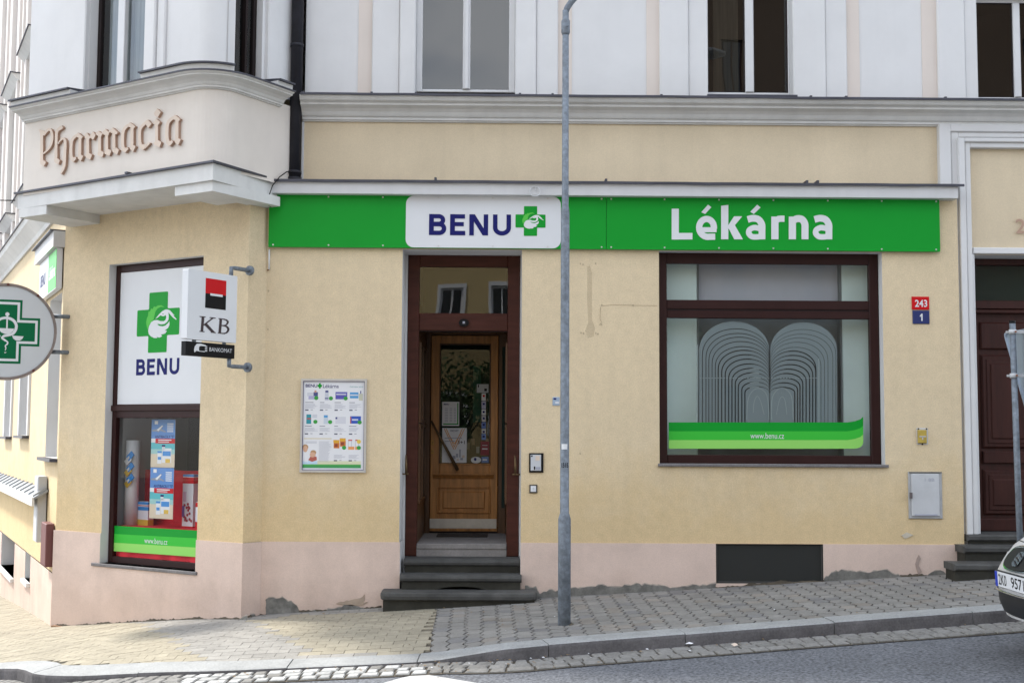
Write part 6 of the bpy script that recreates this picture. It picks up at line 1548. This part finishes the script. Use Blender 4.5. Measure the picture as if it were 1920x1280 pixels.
# end wall, back, roof of the building
E1p = FS.w(-TL, 0, 0); 
m = MB()
Pr = [(B0[0], B0[1]), (A0[0], A0[1]), (sL, -DU), (SRT, -DU), (SRT, 11), (E1p.x+.2, 11), (E1p.x, E1p.y)]
def vwall(p, q, z0, z1, mt): m.face([(p[0], -p[1], z0), (q[0], -q[1], z0), (q[0], -q[1], z1), (p[0], -p[1], z1)], mt)
vwall(Pr[3], Pr[4], -1, ZTOP, WHT); vwall(Pr[4], Pr[5], -3, ZTOP, WHT); vwall(Pr[5], Pr[6], -3, ZTOP, WHT); bpart(m, 'rear_wall')
m = MB()
Ro = [(-5.6, .75), (-2.75, -1.2), (-2.1, -.2), (SRT+.3, -.2), (SRT+.3, 11.4), (E1p.x-.1, 11.4), (E1p.x-.15, E1p.y), ]
slab(m, Ro, ZTOP, ZTOP+.25, CORN); Ri = [(-4.5, 2.5), (-2.2, 1.6), (-1.8, 2.6), (SRT-2.5, 2.6), (SRT-2.5, 8.5), (E1p.x+2.5, 8.5), (E1p.x+2, E1p.y)]
v = [(p[0], -p[1], ZTOP+.25) for p in Ro]+[(p[0], -p[1], ZTOP+2.9) for p in Ri]; n = len(Ro)
ROOF = mat('roof_tiles', (.20, .06, .035), .85, .2, 6, .5, 30)
m.raw(v, [(i, (i+1) % n, n+(i+1) % n, n+i) for i in range(n)]+[tuple(range(n, 2*n))], ROOF); bpart(m, 'roof')
# neighbour further down the side street
NB = Frame((E1p.x, E1p.y), (FS.r.x, FS.r.y))
m = MB(NB); m.box(-9, -.02, -7, -.4, -3, 6.6, CREAMW); nbo = thing(m, 'neighbour_house', 'lower pale house with a red roof far down the side street', 'building')
m = MB(NB); m.extr([(-.1, 6.6), (-3.7, 8.6), (-7.3, 6.6)], -9.2, -.02, ROOF); part_any(m, 'roof', nbo)
for k in range(3):
    m = MB(NB); m.box(-2.2-k*2.6, -1.1-k*2.6, -.42, -.38, 3.6, 5.3, WFR); f = part_any(m, 'window', nbo); m = MB(NB); m.box(-2.12-k*2.6, -1.18-k*2.6, -.379, -.375, 3.68, 5.22, GLASS); part_any(m, 'pane', f)

# ================================================================== OPPOSITE SIDE OF THE STREET
def opposite(name, label, x0, x1, zt_, wallm, wxs, floors, trim, tw=1.):
    fr = Frame((0, -27), (-1, 0)); root = empty(name, ((x0+x1)/2, -30, 0), label, 'building')
    m = MB(fr); holes = []
    for wx in wxs:
        for (a, b) in floors: holes.append((-wx-.38, -wx+.38, a, b, .15, WHT if tw else OBR))
    wall_grid(m, -x1, -x0, -3, zt_, 0, holes, wallm, fr)
    m.face([(-x1, 0, -3), (-x1, -8, -3), (-x1, -8, zt_), (-x1, 0, zt_)], wallm); m.face([(-x0, 0, -3), (-x0, -8, -3), (-x0, -8, zt_), (-x0, 0, zt_)], wallm); m.face([(-x1, -8, -3), (-x0, -8, -3), (-x0, -8, zt_), (-x1, -8, zt_)], wallm)
    part_any(m, 'wall', root)
    m = MB(fr); m.extr([(.4, zt_), (.4, zt_+.2), (-4, zt_+2.8), (-8.4, zt_+.2), (-8.4, zt_)], -x1-.2, -x0+.2, ROOF); part_any(m, 'roof', root)
    for h in holes:
        m = MB(fr); frame_rect(m, h[0], h[1], h[2], h[3], .07, -.16, -.12, trim, fr); m.box((h[0]+h[1])/2-.03, (h[0]+h[1])/2+.03, -.16, -.115, h[2]+.07, h[3]-.07, trim)
        if tw:
            for a, b in ((h[0]-.1, h[0]), (h[1], h[1]+.1)): m.box(a, b, .001, .05, h[2]-.02, h[3]+.12, WHT)
            m.box(h[0], h[1], .001, .05, h[3], h[3]+.12, WHT)
        f = part_any(m, 'window', root)
        m = MB(fr); m.box(h[0]+.07, h[1]-.07, -.15, -.145, h[2]+.07, h[3]-.07, CARG); part_any(m, 'pane', f)
    return root
OYEL = mat('opp_yellow', (.50, .38, .18), .9, .05, 1)
OBR = mat('opp_brown', (.12, .085, .06), .9, .08, 1)
opposite('opposite_house', 'yellow house across the street with rows of white framed windows', -24, 3.6, 9.2, OYEL, [-22.6+1.75*i for i in range(15)], ((1.6, 3.0), (5.25, 6.65)), WFR)
opposite('opposite_house', 'taller brown house across the street mirrored in the dark upper windows', 3.8, 20, 17.5, OBR, [5.2+2.6*i for i in range(6)], ((1.4, 3.2), (5.4, 7.4), (9.2, 11.2), (13, 15)), BROWN, .0)

LEAF = mat('leaf_green', (.055, .10, .025), .6, .35, 2)
BARK = mat('bark', (.09, .07, .05), .9, .3, 8, .5, 20)
def tree(x, y, h, rad, seed, label):
    rt_ = random.Random(seed); z = g0(x, y)-.1; root = empty('street_tree', (x, y, z), label, 'tree', 'trees across the street')
    m = MB(); m.tube([(x, -y, z), (x+.03, -y, z+h*.3), (x-.05, -y, z+h*.6), (x, -y, z+h*.9)], [.11, .09, .06, .02], BARK, 8)
    cl = []
    for i in range(16):
        a, e = rt_.uniform(0, 6.28), rt_.uniform(-.6, 1); r_ = rad*rt_.uniform(.35, .85); c_ = (x+r_*math.cos(a), -y+r_*math.sin(a), z+h*.66+e*h*.26); cl.append((c_, rad*rt_.uniform(.28, .45)))
        m.tube([(x, -y, z+h*rt_.uniform(.35, .6)), ((x+c_[0])/2, (-y+c_[1])/2, (z+h*.5+c_[2])/2), c_], [.035, .02, .008], BARK, 5)
    part_any(m, 'trunk', root); m = MB()
    for c_, r_ in cl:
        for k in range(170):
            v = Vector((rt_.gauss(0, 1), rt_.gauss(0, 1), rt_.gauss(0, .8))).normalized()*r_*rt_.uniform(.5, 1.1); p = Vector(c_)+v
            a = Vector((rt_.gauss(0, 1), rt_.gauss(0, 1), rt_.gauss(0, 1))).normalized()*.075; b = a.cross(Vector((rt_.gauss(0, 1), rt_.gauss(0, 1), rt_.gauss(0, 1)))).normalized()*.045
            m.raw([tuple(p-a), tuple(p+b), tuple(p+a), tuple(p-b)], [(0, 1, 2, 3)], LEAF)
    part_any(m, 'crown', root)
tree(-1.1, -20.2, 4.3, 1.7, 1, 'small leafy street tree opposite the shop door')
tree(3.6, -19.5, 5.0, 1.9, 2, 'taller leafy street tree opposite the shop window')

# ================================================================== GROUND
kpx = [(1839, 1147), (1565, 1167), (1293, 1188), (1060, 1206), (985, 1213), (917, 1221), (850, 1232), (786, 1240), (577, 1250), (400, 1258), (203, 1264), (110, 1266), (61, 1262), (0, 1253)]
KP = [ground_px(x, y) for x, y in kpx]
KP = [(p.x, p.y) for p in KP]
k0 = KP[0]; ksl = (KP[0][1]-KP[3][1])/(KP[0][0]-KP[3][0]); far = [(q, k0[1]+(q-k0[0])*ksl) for q in (16, 14, 12, 10, 8.5, 7, 5.5)]
wv = (-.450, .893); nv = (-.893, -.450)
q0 = (B0[0]+nv[0]*2.6, B0[1]+nv[1]*2.6)
tail = [(q0[0]+wv[0]*t, q0[1]+wv[1]*t) for t in (1.2, 2.5, 8, 16, 30)]
KL = far+KP
lx, ly = KL[-1]
KL = KL+[((lx*.55+tail[0][0]*.45)-.25, (ly*.6+tail[0][1]*.4)-.28)]+tail
KL2 = cr(KL, 6)
def off_line(P, d):
    out = []
    for i, p in enumerate(P):
        a, b = P[max(0, i-1)], P[min(len(P)-1, i+1)]; dx, dy = b[0]-a[0], b[1]-a[1]; l = math.hypot(dx, dy); out.append((p[0]+dy/l*d, p[1]-dx/l*d))
    return out       # positive d: towards the pavement (travelling -x, pavement is on the right = +y)
KW = .27
inn = off_line(KL2, KW)
# region polygon for pavement (inner kerb line + behind the buildings)
endw = FS.w(-30, -1.0, 0)
REG = [p for p in off_line(KL2, KW*.5)]+[(endw.x, endw.y), (B0[0]+.6, B0[1]+1.2), (-2.0, .6), (16, .6)]
def inside(x, y, P):
    c = False; j = len(P)-1
    for i in range(len(P)):
        if (P[i][1] > y) != (P[j][1] > y) and x < (P[j][0]-P[i][0])*(y-P[i][1])/(P[j][1]-P[i][1])+P[i][0]: c = not c
        j = i
    return c
# road sheet: one large sheet
xs = [-90, -60, -40, -28, -20, -16]+[-14+.5*i for i in range(57)]+[15, 17, 20, 28, 40, 60, 90]
ys = [-90, -60, -45, -36, -30, -26, -22, -18, -16]+[-15+.5*i for i in range(39)]+[5, 6, 8, 12, 20, 35, 60, 90]
m = MB(); m.raw([(x, -y, road(x, y)) for y in ys for x in xs], [(j*len(xs)+i, j*len(xs)+i+1, (j+1)*len(xs)+i+1, (j+1)*len(xs)+i) for j in range(len(ys)-1) for i in range(len(xs)-1)], ASPH, smooth=True)
struct(m.build('road'))
# pavement bed
c = .12; m = MB(); idx = {}; vv = []; ff = []
def vid(i, j):
    if (i, j) not in idx: x, y = i*c, j*c; idx[(i, j)] = len(vv); vv.append((x, -y, walk(x, y)-.012))
    return idx[(i, j)]
for i in range(int(-12/c), int(14/c)):
    for j in range(int(-5/c), int(9/c)):
        if inside((i+.5)*c, (j+.5)*c, REG): ff.append((vid(i, j), vid(i+1, j), vid(i+1, j+1), vid(i, j+1)))
m.raw(vv, ff, JOINT, smooth=True); struct(m.build('pavement_bed'))
# pavers
xb0, xb1 = ground_px(821, 1141), ground_px(806, 1224)
def xbound(y): t = (y-xb0.y)/(xb1.y-xb0.y); return xb0.x+(xb1.x-xb0.x)*t
inner_poly = [p for p in off_line(KL2, KW-.01)]+REG[len(KL2):]
def G2(x, y): p = ground_px(x, y); return (p.x, p.y)
YP1 = [G2(470, 1162), G2(560, 1152), G2(822, 1140), G2(806, 1222), G2(585, 1229)]
YP0 = [(-9, 9), (-5, 3), G2(93, 1160), G2(264, 1168), G2(378, 1243), G2(378, 1262), G2(110, 1264), G2(0, 1262), (-7, -1)]
kin = off_line(KL2, KW+.23)
near = inner_poly
rnd = random.Random(11)
def jitc(c_, v=.07): k = 1+rnd.uniform(-v, v); return tuple(a*k for a in c_)
CY, CG, CG2, CPk = (.31, .278, .212), (.272, .26, .237), (.228, .219, .203), (.34, .28, .24)
m = MB()
def paver(P, col, dz_=0):
    tilt = rnd.uniform(-.0006, .0006)
    top = [(x, -y, walk(x, y)+.001+dz_+tilt) for x, y in P]; bot = [(x, -y, walk(x, y)-.02) for x, y in P]; n = len(P)
    m.raw(top+bot, [tuple(range(n))]+[(i, (i+1) % n, n+(i+1) % n, n+i) for i in range(n)], PVAR, col=col)
def kerb_in_y(x):
    # y of the inner kerb line for the straight part
    best = None
    for a, b in zip(inn[:-1], inn[1:]):
        if (a[0]-x)*(b[0]-x) <= 0 and a[0] != b[0]: return a[1]+(b[1]-a[1])*(x-a[0])/(b[0]-a[0])
    return -2.5
# right field: zig-zag interlocking pavers
PX, PYL, AMP = .148, .166, .019
ncol = int(12.5/PX)
for ci in range(ncol):
    for rj in range(-20, 4):
        xo = ci*PX; y0_ = rj*PYL+(PYL/2 if ci % 2 else 0)
        cy = y0_+PYL/2; cx_ = xbound(cy)+xo+PX/2
        if cx_ > 11.5: continue
        ky = kerb_in_y(cx_)
        if y0_+PYL < ky+.02 or y0_ > .5: continue
        def edge(x_, yy): # zigzag
            f = ((yy/PYL) % 1.0); return x_+AMP*(1-4*abs(f-.5))*1.0
        g = .0085; gy_ = .0022
        ysl = [y0_+gy_]+[q*PYL/2 for q in range(-60, 60) if y0_+.004 < q*PYL/2 < y0_+PYL-.004]+[y0_+PYL-gy_]
        if y0_ < ky+.004: ysl = [max(ky+.004, q) for q in ysl]
        Lp = [(edge(xbound(q)+xo, q)+g, q) for q in ysl]; Rp = [(edge(xbound(q)+xo+PX, q)-g, q) for q in reversed(ysl)]
        tone = rnd.random(); paver(Lp+Rp, jitc(CG2 if tone < .8 else (.235, .215, .19) if tone < .92 else (.185, .18, .175), .10), rnd.uniform(-.0025, .0025))
# left field: rectangular pavers
LW, LH = .20, .10
th = R(-3); ct, st_ = math.cos(th), math.sin(th)
for j in range(-55, 95):
    for i in range(-52, 16):
        bx, by = (i+(.5 if j % 2 else 0))*LW, j*LH
        cx_, cy = bx+LW/2, by+LH/2
        X, Y = cx_*ct-cy*st_-.6, cx_*st_+cy*ct
        if X > 1 or X < -10.5 or Y > 8: continue
        if X > xbound(Y)-.012 and Y < 1: continue
        if not inside(X, Y, inner_poly): continue
        ok = True; P = []
        for dx, dy in ((.0022, .0022), (LW-.0022, .0022), (LW-.0022, LH-.0022), (.0022, LH-.0022)):
            a_, b_ = bx+dx, by+dy; x_, y_ = a_*ct-b_*st_-.6, a_*st_+b_*ct
            if Y < 1: x_ = min(x_, xbound(y_)-.006)
            P.append((x_, y_))
        edge_row = not inside(X, Y, off_poly) if False else False
        col = CY if inside(X, Y, YP1) else CY if inside(X, Y, YP0) else CG
        if X < -5.6 and Y < 2.0 and Y > -1.2 and X > -7.2 and inside(X, Y, YP0) and (Y-(-1.2)) < 1.4: col = CPk if X < -5.9 else col
        paver(P, jitc(col, .08), rnd.uniform(-.001, .001))
struct(m.build('pavement'))
# kerb stones
m = MB(); Ls = 0; acc = 0
prof_top = .006
def kz(p, r): return walk(p[0], p[1])
segs = []
out_l = KL2; in_l = inn
tot_l = [0]
for a, b in zip(out_l[:-1], out_l[1:]): tot_l.append(tot_l[-1]+math.hypot(b[0]-a[0], b[1]-a[1]))
def at_l(P, l):
    for i in range(len(tot_l)-1):
        if tot_l[i+1] >= l: k = (l-tot_l[i])/max(1e-6, tot_l[i+1]-tot_l[i]); return (P[i][0]+(P[i+1][0]-P[i][0])*k, P[i][1]+(P[i+1][1]-P[i][1])*k)
    return P[-1]
l = 0; rk = random.Random(4)
while l < tot_l[-1]-1:
    ln = rk.uniform(.85, 1.35); e = l+ln-.008; n = 6; base = []; c0 = rk.uniform(-.003, .003)
    for i in range(n+1):
        t = l+(e-l)*i/n; o_ = at_l(out_l, t); i_ = at_l(in_l, t); zo_, zi_ = walk(*o_)+.008+c0, walk(*i_)+.006+c0
        mx = lambda k: (o_[0]+(i_[0]-o_[0])*k, o_[1]+(i_[1]-o_[1])*k)
        a1, a2 = mx(.02), mx(.08)
        base.append([(i_[0], -i_[1], zi_-.25), (i_[0], -i_[1], zi_), (a2[0], -a2[1], zo_), (a1[0], -a1[1], zo_-.008), (o_[0], -o_[1], zo_-.03), (o_[0]-(i_[0]-o_[0])*.04, -(o_[1]-(i_[1]-o_[1])*.04), zo_-.30)])
    vv = [p for q in base for p in q]
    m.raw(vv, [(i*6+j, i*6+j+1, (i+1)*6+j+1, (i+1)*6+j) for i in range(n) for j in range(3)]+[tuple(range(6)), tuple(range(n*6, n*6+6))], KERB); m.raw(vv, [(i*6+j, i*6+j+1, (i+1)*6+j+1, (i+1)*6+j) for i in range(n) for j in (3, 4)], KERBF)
    l += ln
struct(m.build('kerb'))
# setts gutter
m = MB(); rs = random.Random(8)
wx0, wx1 = G2(362, 1262)[0], G2(788, 1245)[0]
bedo, bedi = off_line(KL2, -.42), off_line(KL2, .02)
def rz(p): return road(*p)+.085*0
l = 0; bed = MB()
nrow = 3; rw = .13
n = len(KL2)
bed.raw([(p[0], -p[1], road(*p)+.006) for P_ in (bedo, bedi) for p in P_], [(i, i+1, n+i+1, n+i) for i in range(n-1)], JOINT); struct(bed.build('gutter_bed'))
for r_ in range(nrow):
    d0, d1 = -.015-r_*rw, -.015-(r_+1)*rw+.008
    A_o, A_i = off_line(KL2, d1), off_line(KL2, d0); l = rs.uniform(0, .1)
    while l < tot_l[-1]-2:
        ln = rs.uniform(.10, .17); e = l+ln-.016
        P = [at_l(A_i, l), at_l(A_i, e), at_l(A_o, e), at_l(A_o, l)]
        P = [(p[0]+rs.uniform(-.006, .006), p[1]+rs.uniform(-.006, .006)) for p in P]
        cx_ = sum(p[0] for p in P)/4; cy_ = sum(p[1] for p in P)/4
        white = wx0-.1*rs.random() < cx_ < wx1+.1*rs.random() and rs.random() > .22
        v_ = rs.uniform(-.05, .05); b = rs.uniform(.32, .46) if white else None
        v_ *= .6; col = (b, b, b*.97) if white else (.20+v_*.7, .193+v_*.7, .18+v_*.7)
        hz = rs.uniform(.007, .011)
        top = []; mid = []
        for p in P:
            q = (cx_+(p[0]-cx_)*.8, cy_+(p[1]-cy_)*.78); top.append((q[0], -q[1], road(*q)+.012+hz)); mid.append((p[0], -p[1], road(*p)+.004+hz))
        bot = [(p[0], -p[1], road(*p)-.02) for p in P]
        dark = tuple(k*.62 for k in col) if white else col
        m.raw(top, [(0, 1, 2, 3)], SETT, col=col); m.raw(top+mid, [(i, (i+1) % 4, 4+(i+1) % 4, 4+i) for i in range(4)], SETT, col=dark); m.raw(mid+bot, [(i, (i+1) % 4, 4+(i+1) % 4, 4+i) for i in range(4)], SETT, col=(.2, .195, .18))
        l += ln
struct(m.build('cobble_gutter'))
# white road marking
m = MB(); P = [ground_px(x, y, road) for x, y in ((700, 1286), (752, 1271), (790, 1263), (885, 1279), (960, 1292), (960, 1330), (600, 1330))]
m.raw([(p.x, -p.y, road(p.x, p.y)+.005) for p in P], [tuple(range(len(P)))], RPAINT); struct(m.build('road_marking'))
# litter
for i, (x, y, mt, lb) in enumerate(((1292, 1215, PAPER, 'white paper scrap in the gutter right of the lamp post'), (1378, 1217, LETT, 'tan paper scrap in the gutter beyond the lamp post'), (1586, 1085, mat('brick_bit', (.45, .28, .2), .9), 'pinkish plaster crumbs on the pavement by the broken wall'))):
    p = ground_px(x, y, road if y > 1200 else walk); q = MB(); z_ = (road(p.x, p.y)+.03) if y > 1200 else walk(p.x, p.y)
    rr = random.Random(i)
    v = [(p.x+.035*math.cos(t)*rr.uniform(.5, 1.2), -(p.y+.02*math.sin(t)), z_+rr.uniform(0, .02)) for t in [k*1.05 for k in range(6)]]
    q.raw(v+[(p.x, -p.y, z_+.025)], [(k, (k+1) % 6, 6) for k in range(6)], mt); q.raw(v, [tuple(range(6))], mt); thing(q, 'litter' if i < 2 else 'rubble', lb, 'litter' if i < 2 else 'rubble')

m = MB(); rl = random.Random(21); DRY = mat('dry_leaf', (.22, .15, .08), .9, .3, 20)
nL = len(KL2)
for i in range(420):
    k = rl.uniform(4, nL*.62); j = int(k); f = k-j; o_ = .0-abs(rl.gauss(0, .2)) if rl.random() < .7 else rl.uniform(KW, KW+2.2)
    P_ = off_line(KL2[j-1:j+3], o_); a_, b_ = P_[1], P_[2]; x, y = a_[0]+(b_[0]-a_[0])*f, a_[1]+(b_[1]-a_[1])*f
    z = (road(x, y)+.028) if o_ < 0 else walk(x, y)+.006
    sz = rl.uniform(.006, .018); an = rl.uniform(0, 3.14); u_, v_ = (math.cos(an)*sz, math.sin(an)*sz), (-math.sin(an)*sz*.5, math.cos(an)*sz*.5)
    m.raw([(x+u_[0], -(y+u_[1]), z), (x+v_[0], -(y+v_[1]), z+sz*.4), (x-u_[0], -(y-u_[1]), z+.002), (x-v_[0], -(y-v_[1]), z)], [(0, 1, 2, 3)], DRY if rl.random() < .8 else PAPER)
o = m.build('leaf_litter', None, None, (0, -2.6, 0)); tag(o, 'scattered dry leaf bits and specks along the kerb and gutter', 'leaf litter', kind='stuff')
m = MB(FL); rl = random.Random(5)
for i in range(14):
    a_ = rl.uniform(-1.2, .9); x_, y_ = (r1+.012)*math.cos(a_), -(r1+.012)*math.sin(a_); sz = rl.uniform(.008, .02)
    m.tube([(x_, -y_*1.0, bp_.z-.01), (x_*1.1, -y_*1.1, bp_.z+sz)], [sz, sz*.5], DIRT, 6)
thing(m, 'moss', 'dark clump of moss and dirt at the foot of the lamp post', 'moss')
m = MB(); p0 = FU.w(-3.05, .0, zK-.10); m.tube([(p0.x, -p0.y, p0.z), (p0.x-1.2, -p0.y-.1, p0.z+.02), (p0.x-3.5, -p0.y-.3, p0.z+.25)], .006, BLK, 6); thing(m, 'cable', 'thin dark overhead cable leaving the bay canopy at the left edge', 'cable')

# ================================================================== LIGHT
sd = Vector((-.84, .54, 0)).normalized(); EL = R(46)
sun = bpy.data.lights.new('sun', 'SUN'); so = bpy.data.objects.new('sun', sun); COL.objects.link(so)
sun.energy = 2.0; sun.angle = R(6); sun.color = (1, .95, .87)
dirv = Vector((sd.x*math.cos(EL), sd.y*math.cos(EL), math.sin(EL)))
so.rotation_euler = dirv.to_track_quat('Z', 'Y').to_euler(); so.location = (-10, 8, 20)
w = bpy.data.worlds.new('World'); sc.world = w; w.use_nodes = True; nt = w.node_tree; N = nt.nodes; Lk = nt.links
bg = N['Background']; sk = N.new('ShaderNodeTexSky'); sk.sky_type = 'NISHITA'; sk.sun_disc = False; sk.sun_elevation = EL
sk.sun_rotation = math.atan2(sd.x, sd.y); sk.air_density = 1.0; sk.dust_density = 1.0
tc = N.new('ShaderNodeTexCoord'); nz = N.new('ShaderNodeTexNoise'); nz.inputs['Scale'].default_value = 2.2; nz.inputs['Detail'].default_value = 7; nz.inputs['Roughness'].default_value = .55
mp = N.new('ShaderNodeMapping'); mp.inputs['Scale'].default_value = (1, 1, 2.2); Lk.new(tc.outputs['Generated'], mp.inputs[0]); Lk.new(mp.outputs[0], nz.inputs[0])
rp_ = N.new('ShaderNodeMapRange'); rp_.inputs[1].default_value = .42; rp_.inputs[2].default_value = .60; rp_.inputs[3].default_value = .2; rp_.inputs[4].default_value = 1.0; Lk.new(nz.outputs[0], rp_.inputs[0])
mx = N.new('ShaderNodeMix'); mx.data_type = 'RGBA'; Lk.new(rp_.outputs[0], mx.inputs[0]); Lk.new(sk.outputs[0], mx.inputs[6]); mx.inputs[7].default_value = (7.5, 7.8, 8.25, 1)
Lk.new(mx.outputs[2], bg.inputs[0]); bg.inputs[1].default_value = .12
sc.view_settings.view_transform = 'Standard'; sc.view_settings.look = 'None'; sc.view_settings.exposure = 1.56; sc.view_settings.gamma = 1
sc.render.engine = 'CYCLES'; sc.cycles.max_bounces = 7; sc.cycles.transparent_max_bounces = 12
sc.cycles.use_denoising = True
